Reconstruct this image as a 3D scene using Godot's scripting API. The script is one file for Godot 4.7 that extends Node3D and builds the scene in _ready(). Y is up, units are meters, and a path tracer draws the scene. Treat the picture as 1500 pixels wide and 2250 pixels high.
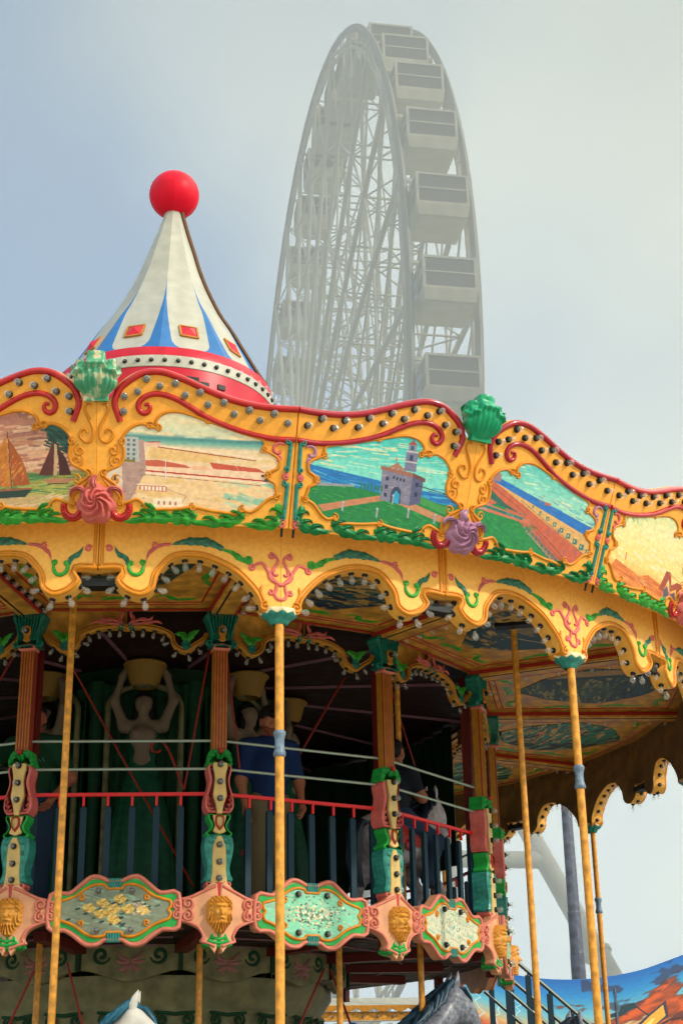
extends Node3D
# Double-deck carousel in front of a big wheel that fades into mist.

const E := 1.6            # eye height; heights called "rel" are above the eye
const N := 14             # bays of the carousel
const DE := TAU / 14.0
const TH0 := 0.1513       # angle of the pole nearest the camera
const SKY_GAIN := 1.6

var rng := RandomNumberGenerator.new()
var M := {}
var carousel: Node3D
var noise_fine: NoiseTexture2D
var noise_big: NoiseTexture2D
var noise_streak: NoiseTexture2D

# ---------------------------------------------------------------- mesh builder
class MB:
	var v := PackedVector3Array()
	var uv := PackedVector2Array()
	var ix := PackedInt32Array()
	var cuts := PackedInt32Array()   # where a new separate piece begins: vertex, index
	func cut() -> void:
		if cuts.is_empty() or cuts[cuts.size() - 2] != v.size():
			cuts.append(v.size()); cuts.append(ix.size())
	func add(p: Vector3, t := Vector2.ZERO) -> int:
		v.append(p); uv.append(t)
		return v.size() - 1
	func tri(a: int, b: int, c: int) -> void:   # a, b, c counter-clockwise seen from outside
		ix.append(a); ix.append(c); ix.append(b)
	func grid(P: PackedVector3Array, nu: int, nv: int) -> void:
		var o := v.size()
		for i in nu:
			for j in nv:
				v.append(P[i * nv + j]); uv.append(Vector2(float(i) / maxf(1.0, nu - 1), float(j) / maxf(1.0, nv - 1)))
		for i in nu - 1:
			for j in nv - 1:
				var a := o + i * nv + j
				tri(a, a + nv, a + nv + 1); tri(a, a + nv + 1, a + 1)
	func flat_quad(a: Vector3, b: Vector3, c: Vector3, d: Vector3) -> void:
		var o := v.size()
		add(a, Vector2(0, 1)); add(b, Vector2(1, 1)); add(c, Vector2(1, 0)); add(d, Vector2(0, 0))
		tri(o, o + 1, o + 2); tri(o, o + 2, o + 3)
	func box(c: Vector3, s: Vector3, b := Basis.IDENTITY) -> void:
		var h := s * 0.5
		var p: Array[Vector3] = []
		for i in 8:
			p.append(c + b * Vector3(h.x * (1 if i & 1 else -1), h.y * (1 if i & 2 else -1), h.z * (1 if i & 4 else -1)))
		flat_quad(p[4], p[5], p[7], p[6]); flat_quad(p[1], p[0], p[2], p[3])
		flat_quad(p[5], p[1], p[3], p[7]); flat_quad(p[0], p[4], p[6], p[2])
		flat_quad(p[6], p[7], p[3], p[2]); flat_quad(p[0], p[1], p[5], p[4])
	func bar(a: Vector3, b: Vector3, w: float, t: float, side := Vector3.UP) -> void:   # a box from a to b
		var z := (b - a).normalized()
		var x := side.cross(z)
		if x.length() < 0.01: x = Vector3.RIGHT.cross(z)
		x = x.normalized()
		box((a + b) * 0.5, Vector3(w, t, a.distance_to(b)), Basis(x, z.cross(x), z))
	func lathe(prof: PackedVector2Array, n: int, xf := Transform3D.IDENTITY, a0 := 0.0, a1 := TAU) -> void:   # profile (r, y) from bottom to top
		var P := PackedVector3Array()
		for j in n + 1:
			var a := a0 + (a1 - a0) * j / n
			for q in prof:
				P.append(xf * Vector3(sin(a) * q.x, q.y, cos(a) * q.x))
		grid(P, n + 1, prof.size())
	func tube(pts: PackedVector3Array, r: PackedFloat32Array, n := 8, caps := true) -> void:
		var k := pts.size()
		var t := (pts[1] - pts[0]).normalized()
		var x := t.cross(Vector3.UP)
		if x.length() < 0.05: x = t.cross(Vector3.RIGHT)
		x = x.normalized()
		var P := PackedVector3Array()
		for i in k:
			var t2 := (pts[mini(i + 1, k - 1)] - pts[maxi(i - 1, 0)]).normalized()
			x = (x - t2 * x.dot(t2)).normalized()
			var y := t2.cross(x)
			for j in n + 1:
				var a := TAU * j / n
				P.append(pts[i] + (x * cos(a) + y * sin(a)) * r[mini(i, r.size() - 1)])
		# rows run along the path: swap so that faces look outward
		var Q := PackedVector3Array()
		for j in n + 1:
			for i in k:
				Q.append(P[i * (n + 1) + j])
		grid(Q, n + 1, k)
		if caps:
			for e in 2:
				var c := add(pts[0] if e == 0 else pts[k - 1])
				var o := v.size()
				for j in n + 1: add(P[(0 if e == 0 else k - 1) * (n + 1) + j])
				for j in n:
					if e == 0: tri(c, o + j + 1, o + j)
					else: tri(c, o + j, o + j + 1)
	func rod(a: Vector3, b: Vector3, r: float, n := 8) -> void:
		tube(PackedVector3Array([a, b]), PackedFloat32Array([r]), n)
	func ridge(pts: PackedVector3Array, nr: PackedVector3Array, w: PackedFloat32Array, hh: float, seg := 6, back := 0.004) -> void:   # half-round moulding on a surface
		var k := pts.size()
		var Q := PackedVector3Array()
		Q.resize((seg + 1) * k)
		for i in k:
			var t := (pts[mini(i + 1, k - 1)] - pts[maxi(i - 1, 0)]).normalized()
			var x := t.cross(nr[i]).normalized()
			var ww: float = w[mini(i, w.size() - 1)]
			var f: float = ww / maxf(w[w.size() / 2], 0.0001)
			for j in seg + 1:
				var a := PI * j / seg
				Q[j * k + i] = pts[i] - x * cos(a) * ww + nr[i] * (sin(a) * hh * minf(1.0, f * 1.3) - back)
		grid(Q, seg + 1, k)
		for e in 2:
			var i := 0 if e == 0 else k - 1
			var o := v.size()
			for j in seg + 1: add(Q[j * k + i])
			for j in range(1, seg):
				if e == 0: tri(o, o + j, o + j + 1)
				else: tri(o, o + j + 1, o + j)
	func surface(am: ArrayMesh, mat: Material) -> void:
		if ix.is_empty(): return
		var nrm := PackedVector3Array()
		nrm.resize(v.size())
		for i in range(0, ix.size(), 3):
			var a := ix[i]; var b := ix[i + 1]; var c := ix[i + 2]
			var f := (v[c] - v[a]).cross(v[b] - v[a])
			nrm[a] += f; nrm[b] += f; nrm[c] += f
		for i in nrm.size():
			var q := nrm[i]
			nrm[i] = q.normalized() if q.length_squared() > 1e-20 else Vector3.UP
		var arr := []
		arr.resize(Mesh.ARRAY_MAX)
		arr[Mesh.ARRAY_VERTEX] = v; arr[Mesh.ARRAY_NORMAL] = nrm; arr[Mesh.ARRAY_TEX_UV] = uv; arr[Mesh.ARRAY_INDEX] = ix
		am.add_surface_from_arrays(Mesh.PRIMITIVE_TRIANGLES, arr)
		am.surface_set_material(am.get_surface_count() - 1, mat)
	func pieces() -> Array:
		var out := []
		for i in range(0, cuts.size(), 2):
			var m := MB.new()
			var v1 := cuts[i + 2] if i + 2 < cuts.size() else v.size()
			var x1 := cuts[i + 3] if i + 3 < cuts.size() else ix.size()
			m.v = v.slice(cuts[i], v1); m.uv = uv.slice(cuts[i], v1); m.ix = ix.slice(cuts[i + 1], x1)
			for j in m.ix.size(): m.ix[j] -= cuts[i]
			if m.ix.size(): out.append(m)
		return out
	func mesh(mat: Material) -> ArrayMesh:
		var am := ArrayMesh.new()
		surface(am, mat)
		return am

func area2(p: PackedVector2Array) -> float:
	var s := 0.0
	for i in p.size():
		var a := p[i]; var b := p[(i + 1) % p.size()]
		s += a.x * b.y - b.x * a.y
	return s

# a shape cut from a board: outline in board coordinates, mapped by f(x, y, depth)
func plate(mb: MB, poly_in: PackedVector2Array, f: Callable, d0: float, d1: float, bev := 0.004, back := true) -> void:
	mb.cut()
	var poly := PackedVector2Array()
	for p in poly_in:
		if poly.is_empty() or poly[poly.size() - 1].distance_to(p) > 0.0005: poly.append(p)
	if poly[0].distance_to(poly[poly.size() - 1]) < 0.0005: poly.remove_at(poly.size() - 1)
	if area2(poly) < 0: poly.reverse()
	var n := poly.size()
	var inn := PackedVector2Array()
	var lo := poly[0]; var hi := poly[0]
	for i in n:
		var a := (poly[i] - poly[(i + n - 1) % n]).normalized()
		var b := (poly[(i + 1) % n] - poly[i]).normalized()
		var m := Vector2(-a.y - b.y, a.x + b.x)
		m = m.normalized() if m.length() > 0.05 else Vector2(-a.y, a.x)
		inn.append(poly[i] + m * bev)
		lo = Vector2(minf(lo.x, poly[i].x), minf(lo.y, poly[i].y)); hi = Vector2(maxf(hi.x, poly[i].x), maxf(hi.y, poly[i].y))
	var tr := Geometry2D.triangulate_polygon(inn)
	var sc := Vector2(1.0 / maxf(hi.x - lo.x, 0.001), 1.0 / maxf(hi.y - lo.y, 0.001))
	var o := mb.v.size()
	for p in inn: mb.add(f.call(p.x, p.y, d1), Vector2((p.x - lo.x) * sc.x, 1.0 - (p.y - lo.y) * sc.y))
	for i in range(0, tr.size(), 3):
		var a := inn[tr[i]]; var b := inn[tr[i + 1]]; var c := inn[tr[i + 2]]
		if (b - a).cross(c - a) > 0: mb.tri(o + tr[i], o + tr[i + 1], o + tr[i + 2])
		else: mb.tri(o + tr[i], o + tr[i + 2], o + tr[i + 1])
	var rings := [[inn, d1], [poly, d1 - bev], [poly, d0]]
	for k in 2:
		var A: PackedVector2Array = rings[k][0]; var B: PackedVector2Array = rings[k + 1][0]
		for i in n:
			var j := (i + 1) % n
			mb.flat_quad(f.call(B[i].x, B[i].y, rings[k + 1][1]), f.call(B[j].x, B[j].y, rings[k + 1][1]), f.call(A[j].x, A[j].y, rings[k][1]), f.call(A[i].x, A[i].y, rings[k][1]))
	if back:
		o = mb.v.size()
		for p in poly: mb.add(f.call(p.x, p.y, d0))
		var tb := Geometry2D.triangulate_polygon(poly)
		for i in range(0, tb.size(), 3):
			var a := poly[tb[i]]; var b := poly[tb[i + 1]]; var c := poly[tb[i + 2]]
			if (b - a).cross(c - a) > 0: mb.tri(o + tb[i], o + tb[i + 2], o + tb[i + 1])
			else: mb.tri(o + tb[i], o + tb[i + 1], o + tb[i + 2])

# flat list -> points, scaled and mirrored
func P2(l: Array, sx := 1.0) -> PackedVector2Array:
	var r := PackedVector2Array()
	for i in range(0, l.size(), 2): r.append(Vector2(l[i] * sx, l[i + 1]))
	return r

func smooth(p: PackedVector2Array, sub := 4, closed := false) -> PackedVector2Array:
	var r := PackedVector2Array()
	var n := p.size()
	for i in (n if closed else n - 1):
		var a := p[(i + n - 1) % n] if closed else p[maxi(i - 1, 0)]
		var b := p[i]
		var c := p[(i + 1) % n]
		var d := p[(i + 2) % n] if closed else p[mini(i + 2, n - 1)]
		for k in sub:
			r.append(b.cubic_interpolate(c, a, d, float(k) / sub))
	if closed: r.append(p[0])
	else: r.append(p[n - 1])
	return r

func spiral(c: Vector2, r0: float, r1: float, a0: float, turns: float, sub := 16) -> PackedVector2Array:
	var r := PackedVector2Array()
	var n := int(absf(turns) * sub) + 3
	for i in n + 1:
		var t := float(i) / n
		var a := a0 + turns * TAU * t
		r.append(c + Vector2(cos(a), sin(a)) * lerpf(r0, r1, t))
	return r

# a moulding that follows a drawn line on a mapped surface; w half width
func mould(mb: MB, line: PackedVector2Array, f: Callable, w: float, hh: float, tip0 := 1.0, tip1 := 1.0, seg := 6, d := 0.0) -> void:
	var pts := PackedVector3Array(); var nr := PackedVector3Array(); var ws := PackedFloat32Array()
	var n := line.size()
	for i in n:
		var p := line[i]
		var a: Vector3 = f.call(p.x, p.y, d)
		var b: Vector3 = f.call(p.x, p.y, d + 0.01)
		pts.append(a); nr.append((b - a).normalized())
		var t := float(i) / (n - 1)
		var k := 1.0
		if t < 0.3: k = lerpf(tip0, 1.0, smoothstep(0.0, 0.3, t))
		elif t > 0.7: k = lerpf(1.0, tip1, smoothstep(0.7, 1.0, t))
		ws.append(w * k)
	mb.cut()
	mb.ridge(pts, nr, ws, hh, seg)

# a carved leaf: a ribbon along a line, lobed at both edges, veined and domed
func leaf(mb: MB, line: PackedVector2Array, f: Callable, w: float, hh: float, lobes: float, left := 1.0, right := 1.0, curl := 0.0) -> void:
	var n := line.size()
	var seg := 8
	var Q := PackedVector3Array()
	Q.resize((seg + 1) * n)
	for i in n:
		var t := float(i) / (n - 1)
		var tg := (line[mini(i + 1, n - 1)] - line[maxi(i - 1, 0)]).normalized()
		var sd := Vector2(tg.y, -tg.x)
		var env := pow(sin(PI * clampf(t * 0.94 + 0.05, 0.0, 1.0)), 0.6) * (1.0 - 0.25 * t)
		var lob := 0.68 + 0.32 * absf(sin(PI * t * lobes))
		for j in seg + 1:
			var s := 2.0 * j / seg - 1.0
			var side := left if s < 0 else right
			var p := line[i] + sd * s * w * env * lerpf(1.0, lob, absf(s)) * side - tg * absf(s) * w * 0.5 * side
			var z := hh * env * (1.0 - s * s) * (0.70 + 0.30 * cos(s * PI * 4.0)) + hh * 0.35 * (1.0 - absf(s)) * sin(PI * t * lobes) * env + curl * t * t
			Q[j * n + i] = f.call(p.x, p.y, z - 0.003)
	# orientation follows the mapping: x to the right, depth outward
	mb.cut()
	mb.grid(Q, seg + 1, n)

# every separate piece of a carving as a mesh of its own
func put_pieces(called: String, mb: MB, m: Material, parent: Node) -> void:
	for p in mb.pieces(): put(called, p.mesh(m), parent)

func put(called: String, m: Mesh, parent: Node, xf := Transform3D.IDENTITY) -> MeshInstance3D:
	var o := MeshInstance3D.new()
	o.name = numbered(called, parent)
	o.mesh = m
	o.transform = xf
	parent.add_child(o, true)
	return o

func numbered(called: String, parent: Node) -> String:
	if not parent.has_node(NodePath(called)): return called
	var k: int = parent.get_meta("_n_" + called, 1)
	parent.set_meta("_n_" + called, k + 1)
	return "%s_%03d" % [called, k]

func thing(called: String, label: String, category: String, at := Vector3.ZERO, group := "") -> Node3D:
	var o := Node3D.new()
	o.name = numbered(called, self)
	add_child(o, true)
	o.position = at
	tag(o, label, category, group)
	return o

func tag(o: Node, label: String, category: String, group := "") -> void:
	o.set_meta("label", label)
	o.set_meta("category", category)
	if group: o.set_meta("group", group)

func mat(called: String, c: Color, rough := 0.5, opt := {}) -> StandardMaterial3D:
	var m := StandardMaterial3D.new()
	m.resource_name = called
	m.albedo_color = c
	m.roughness = rough
	m.metallic_specular = opt.get("spec", 0.4)
	m.metallic = opt.get("metal", 0.0)
	if opt.has("tex"):
		m.albedo_texture = opt.tex
		if opt.get("tri", true):
			m.uv1_triplanar = true
			m.uv1_scale = Vector3.ONE * opt.get("scale", 1.0)
			if opt.get("worn", true):   # gloss varies with the wear of the paint
				m.roughness_texture = opt.tex
				m.roughness_texture_channel = BaseMaterial3D.TEXTURE_CHANNEL_RED
				m.roughness = minf(1.0, rough * 1.12)
	if opt.has("bump"):
		m.heightmap_enabled = true
		m.heightmap_texture = opt.get("bumptex", noise_fine)
		m.heightmap_scale = opt.bump
	if opt.has("coat"):
		m.clearcoat_enabled = true; m.clearcoat = opt.coat; m.clearcoat_roughness = 0.15
	M[called] = m
	return m

func ntex(freq: float, lo: float, hi: float, oct := 4, sd := 1, typ := FastNoiseLite.TYPE_SIMPLEX_SMOOTH, tint := Color.WHITE) -> NoiseTexture2D:
	var n := FastNoiseLite.new()
	n.seed = sd; n.frequency = freq; n.noise_type = typ
	n.fractal_octaves = oct
	var t := NoiseTexture2D.new()
	t.width = 256; t.height = 256; t.seamless = true
	t.noise = n
	var g := Gradient.new()
	g.set_color(0, Color(lo * tint.r, lo * tint.g, lo * tint.b)); g.set_color(1, Color(hi, hi, hi))
	t.color_ramp = g
	return t

# ---------------------------------------------------------------- painted pictures (flat print)
class Canvas:
	var w: int
	var h: int
	var im: Image
	var r := RandomNumberGenerator.new()
	var nz := FastNoiseLite.new()
	func _init(ww: int, hh: int, sd: int, c: Color) -> void:
		w = ww; h = hh
		im = Image.create(w, h, false, Image.FORMAT_RGB8)
		im.fill(c)
		r.seed = sd
		nz.seed = sd; nz.frequency = 0.02; nz.fractal_octaves = 4
	func px(x: int, y: int, c: Color, a := 1.0) -> void:
		if x < 0 or y < 0 or x >= w or y >= h: return
		im.set_pixel(x, y, im.get_pixel(x, y).lerp(c, a) if a < 1.0 else c)
	func bands(stops: Array) -> void:   # [y, colour, y, colour ...]
		for y in h:
			var t := float(y) / (h - 1)
			var c: Color = stops[stops.size() - 1]
			for k in range(0, stops.size() - 2, 2):
				if t <= stops[k + 2]:
					c = (stops[k + 1] as Color).lerp(stops[k + 3], clampf((t - stops[k]) / maxf(stops[k + 2] - stops[k], 0.0001), 0, 1))
					break
			im.fill_rect(Rect2i(0, y, w, 1), c)
	func poly(l: Array, c: Color, a := 1.0) -> void:   # scanline fill; points 0..1
		var p := PackedVector2Array()
		for i in range(0, l.size(), 2): p.append(Vector2(l[i] * w, l[i + 1] * h))
		var lo := h; var hi := 0
		for q in p:
			lo = mini(lo, int(q.y)); hi = maxi(hi, int(q.y) + 1)
		for y in range(maxi(lo, 0), mini(hi, h)):
			var xs := []
			for i in p.size():
				var A := p[i]; var B := p[(i + 1) % p.size()]
				if (A.y <= y + 0.5) != (B.y <= y + 0.5):
					xs.append(A.x + (y + 0.5 - A.y) / (B.y - A.y) * (B.x - A.x))
			xs.sort()
			for k in range(0, xs.size() - 1, 2):
				if a >= 1.0:
					var x0 := clampi(roundi(xs[k]), 0, w); var x1 := clampi(roundi(xs[k + 1]), 0, w)
					im.fill_rect(Rect2i(x0, y, maxi(x1 - x0, 0), 1), c)
				else:
					for x in range(roundi(xs[k]), roundi(xs[k + 1])): px(x, y, c, a)
	func rect(x: float, y: float, ww: float, hh: float, c: Color) -> void:
		im.fill_rect(Rect2i(roundi(x * w), roundi(y * h), maxi(1, roundi(ww * w)), maxi(1, roundi(hh * h))), c)
	func line(x0: float, y0: float, x1: float, y1: float, th: float, c: Color, a := 1.0) -> void:
		var A := Vector2(x0 * w, y0 * h); var B := Vector2(x1 * w, y1 * h)
		var n := int(A.distance_to(B)) + 1
		for i in n + 1:
			var q := A.lerp(B, float(i) / n)
			disc(q, th * 0.5, c, a)
	func disc(q: Vector2, rad: float, c: Color, a := 1.0) -> void:
		for y in range(int(q.y - rad), int(q.y + rad) + 1):
			for x in range(int(q.x - rad), int(q.x + rad) + 1):
				if Vector2(x, y).distance_to(q) <= maxf(rad, 0.5): px(x, y, c, a)
	func dabs(n: int, x0: float, y0: float, x1: float, y1: float, len_: float, th: float, cols: Array, a := 0.6, ang := 0.0) -> void:   # brush strokes
		for i in n:
			var x := r.randf_range(x0, x1); var y := r.randf_range(y0, y1)
			var l := len_ * r.randf_range(0.4, 1.2)
			var g := ang + r.randf_range(-0.25, 0.25)
			line(x - l * cos(g), y - l * sin(g), x + l * cos(g), y + l * sin(g), th * r.randf_range(0.6, 1.4), cols[r.randi() % cols.size()], a)
	func grain(amount_in: float) -> void:   # uneven paint
		var amount := amount_in * 0.6   # uneven paint
		for y in h:
			for x in w:
				var c := im.get_pixel(x, y)
				var k := 1.0 + amount * (nz.get_noise_2d(x * 3.0, y * 3.0) + r.randf_range(-0.5, 0.5))
				im.set_pixel(x, y, Color(c.r * k, c.g * k, c.b * k))
	func scuff(n: int, c: Color, a := 0.5) -> void:   # scratches and chips in the paint
		for i in n:
			var x := r.randf(); var y := r.randf(); var g := r.randf() * TAU
			var l := r.randf_range(0.005, 0.05)
			line(x, y, x + cos(g) * l, y + sin(g) * l, r.randf_range(0.6, 1.6), c, a)
	func tex() -> ImageTexture:
		return ImageTexture.create_from_image(im)

func C8(r: int, g: int, b: int) -> Color:
	return Color(r / 255.0, g / 255.0, b / 255.0)

func art(called: String, cv: Canvas, rough := 0.45) -> StandardMaterial3D:
	var m := StandardMaterial3D.new()
	m.resource_name = called
	m.albedo_texture = cv.tex()
	m.roughness = rough
	M[called] = m
	return m

func paint_pictures() -> void:
	# gatehouse with a tower on a lawn by the sea
	var c := Canvas.new(320, 224, 11, C8(90, 190, 180))
	c.bands([0.0, C8(58, 178, 172), 0.45, C8(120, 205, 190), 0.52, C8(120, 200, 190), 1.0, C8(30, 120, 60)])
	c.dabs(150, 0, 0.02, 1, 0.45, 0.07, 3.0, [C8(150, 214, 196), C8(70, 186, 176), C8(190, 216, 190), C8(228, 205, 160)], 0.45, -0.12)
	c.poly([0, 0.44, 1, 0.58, 1, 0.72, 0, 0.68], C8(24, 110, 175))
	c.dabs(90, 0, 0.5, 1, 0.7, 0.06, 2.0, [C8(16, 84, 160), C8(40, 150, 200), C8(110, 190, 210)], 0.5, 0.13)
	c.poly([0, 0.65, 0.25, 0.60, 0.5, 0.64, 1, 0.66, 1, 1, 0, 1], C8(22, 120, 62))
	c.poly([0, 0.62, 0.3, 0.585, 0.3, 0.605, 0, 0.66], C8(140, 140, 150))
	c.dabs(260, 0, 0.68, 1, 1.0, 0.02, 2.0, [C8(16, 100, 52), C8(40, 150, 70), C8(70, 160, 70), C8(20, 110, 80)], 0.5, 0.3)
	c.poly([0.08, 0.84, 0.46, 0.66, 0.58, 0.66, 0.24, 0.83, 0.12, 0.9], C8(188, 122, 88))
	c.poly([0.52, 0.69, 0.62, 0.66, 1, 0.83, 1, 0.9], C8(188, 128, 92))
	c.poly([0.62, 0.63, 0.9, 0.76, 0.98, 0.72, 0.72, 0.6], C8(60, 140, 70))
	c.poly([0.46, 0.36, 0.66, 0.40, 0.66, 0.72, 0.47, 0.70], C8(120, 116, 140))
	c.poly([0.66, 0.40, 0.73, 0.43, 0.73, 0.68, 0.66, 0.72], C8(84, 86, 120))
	c.dabs(90, 0.47, 0.42, 0.65, 0.7, 0.015, 2.0, [C8(140, 132, 150), C8(104, 104, 130), C8(160, 146, 150)], 0.5)
	c.poly([0.45, 0.345, 0.66, 0.375, 0.66, 0.42, 0.45, 0.385], C8(150, 96, 82))
	c.poly([0.66, 0.375, 0.745, 0.415, 0.745, 0.455, 0.66, 0.42], C8(104, 66, 70))
	c.poly([0.50, 0.35, 0.555, 0.29, 0.61, 0.365], C8(160, 110, 92))
	c.rect(0.60, 0.16, 0.075, 0.2, C8(112, 112, 140)); c.rect(0.612, 0.08, 0.05, 0.09, C8(130, 128, 150))
	c.rect(0.595, 0.15, 0.085, 0.012, C8(190, 180, 180)); c.rect(0.595, 0.26, 0.085, 0.012, C8(190, 180, 180))
	c.rect(0.625, 0.19, 0.022, 0.06, C8(40, 60, 90)); c.rect(0.625, 0.095, 0.022, 0.045, C8(50, 80, 110))
	c.poly([0.606, 0.085, 0.637, 0.035, 0.668, 0.085], C8(160, 70, 66)); c.line(0.637, 0.0, 0.637, 0.04, 1.4, C8(70, 60, 80))
	c.line(0.54, 0.22, 0.545, 0.31, 1.6, C8(150, 100, 90))
	c.poly([0.535, 0.71, 0.535, 0.6, 0.55, 0.55, 0.575, 0.54, 0.595, 0.57, 0.6, 0.715], C8(50, 60, 88))
	c.poly([0.55, 0.71, 0.55, 0.62, 0.568, 0.58, 0.59, 0.62, 0.59, 0.714], C8(36, 150, 190))
	for k in 3: c.rect(0.49 + 0.0 * k, 0.45 + 0.085 * k, 0.018, 0.04, C8(40, 52, 80))
	for k in 4: c.rect(0.535 + 0.022 * k, 0.435 + 0.005 * k, 0.011, 0.03, C8(40, 52, 80))
	for k in 2: c.rect(0.685, 0.47 + 0.1 * k, 0.018, 0.045, C8(30, 40, 70))
	c.line(0.68, 0.49, 1.0, 0.57, 2.2, C8(40, 60, 70))
	for k in 7: c.line(0.34 + 0.022 * k, 0.61, 0.34 + 0.022 * k, 0.56, 3.0, C8(30, 110, 60))
	for q in [[0.24, 0.86], [0.46, 0.88], [0.55, 0.72], [0.66, 0.84], [0.84, 0.86]]:
		c.line(q[0], q[1], q[0], q[1] - 0.075, 4.0, C8(150, 150, 160)); c.disc(Vector2(q[0] * c.w, (q[1] - 0.085) * c.h), 2.5, C8(170, 170, 180))
	c.grain(0.16); c.scuff(14, C8(200, 200, 180), 0.4)
	art("picture_gatehouse", c)
	# boardwalk along a beach
	c = Canvas.new(320, 224, 12, C8(90, 190, 180))
	c.bands([0.0, C8(80, 180, 172), 0.5, C8(160, 205, 180), 1.0, C8(160, 205, 180)])
	c.dabs(90, 0, 0, 1, 0.4, 0.06, 3.0, [C8(150, 208, 190), C8(90, 186, 176), C8(205, 210, 180)], 0.45, 0.1)
	c.poly([0.1, 0.23, 1, 0.52, 1, 0.68, 0.1, 0.29], C8(24, 104, 180))
	c.dabs(70, 0.2, 0.3, 1, 0.6, 0.05, 2.0, [C8(30, 130, 200), C8(14, 80, 150)], 0.4, 0.28)
	c.poly([0.1, 0.29, 1, 0.64, 1, 0.9, 0.05, 0.3], C8(206, 158, 96))
	c.poly([0.0, 0.26, 0.1, 0.28, 1, 0.86, 1, 1, 0.66, 1, 0.0, 0.45], C8(186, 88, 62))
	c.dabs(140, 0.0, 0.3, 1, 1.0, 0.03, 1.6, [C8(206, 104, 74), C8(168, 76, 58), C8(176, 96, 90)], 0.35, 0.6)
	c.poly([0, 0.36, 0.34, 0.62, 0.7, 1, 0, 1], C8(20, 124, 64))
	c.dabs(220, 0, 0.66, 0.5, 1, 0.02, 2.0, [C8(16, 108, 54), C8(44, 156, 72), C8(26, 130, 90)], 0.5, 0.5)
	c.poly([0, 0.30, 0.24, 0.5, 0.36, 0.56, 0.0, 0.52], C8(34, 92, 80)); c.poly([0, 0.42, 0.18, 0.52, 0.12, 0.57, 0, 0.52], C8(190, 96, 70))
	c.poly([0, 0.54, 0.46, 0.6, 0.52, 0.66, 0, 0.63], C8(192, 104, 80)); c.poly([0, 0.56, 0.4, 0.6, 0.4, 0.63, 0, 0.59], C8(36, 110, 100))
	c.dabs(20, 0.0, 0.56, 0.4, 0.62, 0.03, 1.5, [C8(120, 170, 160), C8(20, 80, 80)], 0.6, 0.1)
	for k in 30:
		var t := k / 29.0
		c.line(0.44 + 0.33 * t, 0.68 + 0.3 * t, 0.44 + 0.33 * t, 0.75 + 0.33 * t, 2.4, C8(40, 96, 100))
		c.line(0.44 + 0.33 * t, 0.74 + 0.3 * t, 0.455 + 0.33 * t, 0.70 + 0.33 * t, 1.6, C8(204, 176, 90))
	c.line(0.46, 0.62, 0.86, 0.98, 1.4, C8(70, 50, 60)); c.line(0.46, 0.65, 0.82, 1.0, 1.2, C8(90, 60, 60)); c.line(0.36, 0.42, 1, 0.86, 1.4, C8(110, 70, 50)); c.line(0.0, 0.27, 0.4, 0.54, 1.2, C8(90, 50, 50))
	for k in 9:
		var t := k / 8.0
		c.rect(0.46 + 0.5 * t, 0.44 + 0.32 * t, 0.02 + 0.022 * t, 0.035 + 0.035 * t, C8(52, 110, 104)); c.rect(0.47 + 0.5 * t, 0.45 + 0.32 * t, 0.008, 0.025, C8(190, 170, 120))
	for q in [[0.62, 0.66], [0.78, 0.83], [0.7, 0.62], [0.56, 0.74], [0.88, 0.8]]:
		c.line(q[0], q[1], q[0], q[1] + 0.05, 2.2, C8(90, 90, 130))
	c.rect(0.02, 0.2, 0.16, 0.09, C8(150, 110, 110)); c.rect(0.02, 0.16, 0.1, 0.05, C8(190, 150, 130)); c.rect(0.55, 0.37, 0.05, 0.03, C8(170, 90, 80))
	c.grain(0.16); c.scuff(16, C8(210, 190, 160), 0.4)
	art("picture_boardwalk", c)
	# bathing house on a pale beach, faded
	c = Canvas.new(320, 224, 13, C8(226, 196, 146))
	c.bands([0.0, C8(226, 206, 164), 0.22, C8(210, 206, 172), 0.27, C8(70, 132, 134), 0.31, C8(120, 172, 156), 0.36, C8(230, 200, 164), 0.7, C8(234, 190, 140), 1.0, C8(232, 194, 150)])
	c.dabs(60, 0, 0, 1, 0.24, 0.08, 6.0, [C8(234, 212, 174), C8(206, 206, 178), C8(236, 208, 164)], 0.25, 0.1)
	c.dabs(70, 0.1, 0.4, 1, 1.0, 0.09, 7.0, [C8(234, 198, 148), C8(228, 184, 122), C8(236, 202, 164)], 0.3, 0.05)
	c.dabs(26, 0.68, 0.68, 1, 0.92, 0.05, 7.0, [C8(186, 200, 166), C8(140, 184, 160), C8(224, 204, 156)], 0.35, 0.4)
	c.poly([0.26, 0.36, 0.62, 0.4, 0.62, 0.5, 0.24, 0.46], C8(226, 176, 106), 0.7)
	c.line(0.3, 0.345, 0.9, 0.43, 4.0, C8(238, 208, 176)); c.line(0.3, 0.36, 0.86, 0.45, 2.0, C8(150, 54, 44)); c.poly([0.22, 0.32, 0.32, 0.315, 0.32, 0.35, 0.22, 0.36], C8(226, 176, 156)); c.line(0.24, 0.315, 0.31, 0.31, 2.4, C8(176, 60, 48))
	c.poly([0.2, 0.5, 0.96, 0.56, 0.96, 0.68, 0.2, 0.63], C8(236, 196, 164))
	c.poly([0.2, 0.51, 0.3, 0.49, 0.46, 0.53, 0.5, 0.56, 0.2, 0.555], C8(196, 92, 68)); c.poly([0.6, 0.49, 0.66, 0.5, 0.88, 0.53, 0.92, 0.57, 0.62, 0.555], C8(198, 84, 62))
	c.poly([0.5, 0.535, 0.58, 0.53, 0.62, 0.57, 0.5, 0.57], C8(232, 176, 140)); c.line(0.2, 0.6, 0.92, 0.65, 3.2, C8(180, 56, 46)); c.line(0.2, 0.62, 0.92, 0.675, 3.0, C8(242, 210, 184)); c.line(0.22, 0.64, 0.9, 0.7, 1.6, C8(160, 116, 104))
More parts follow.
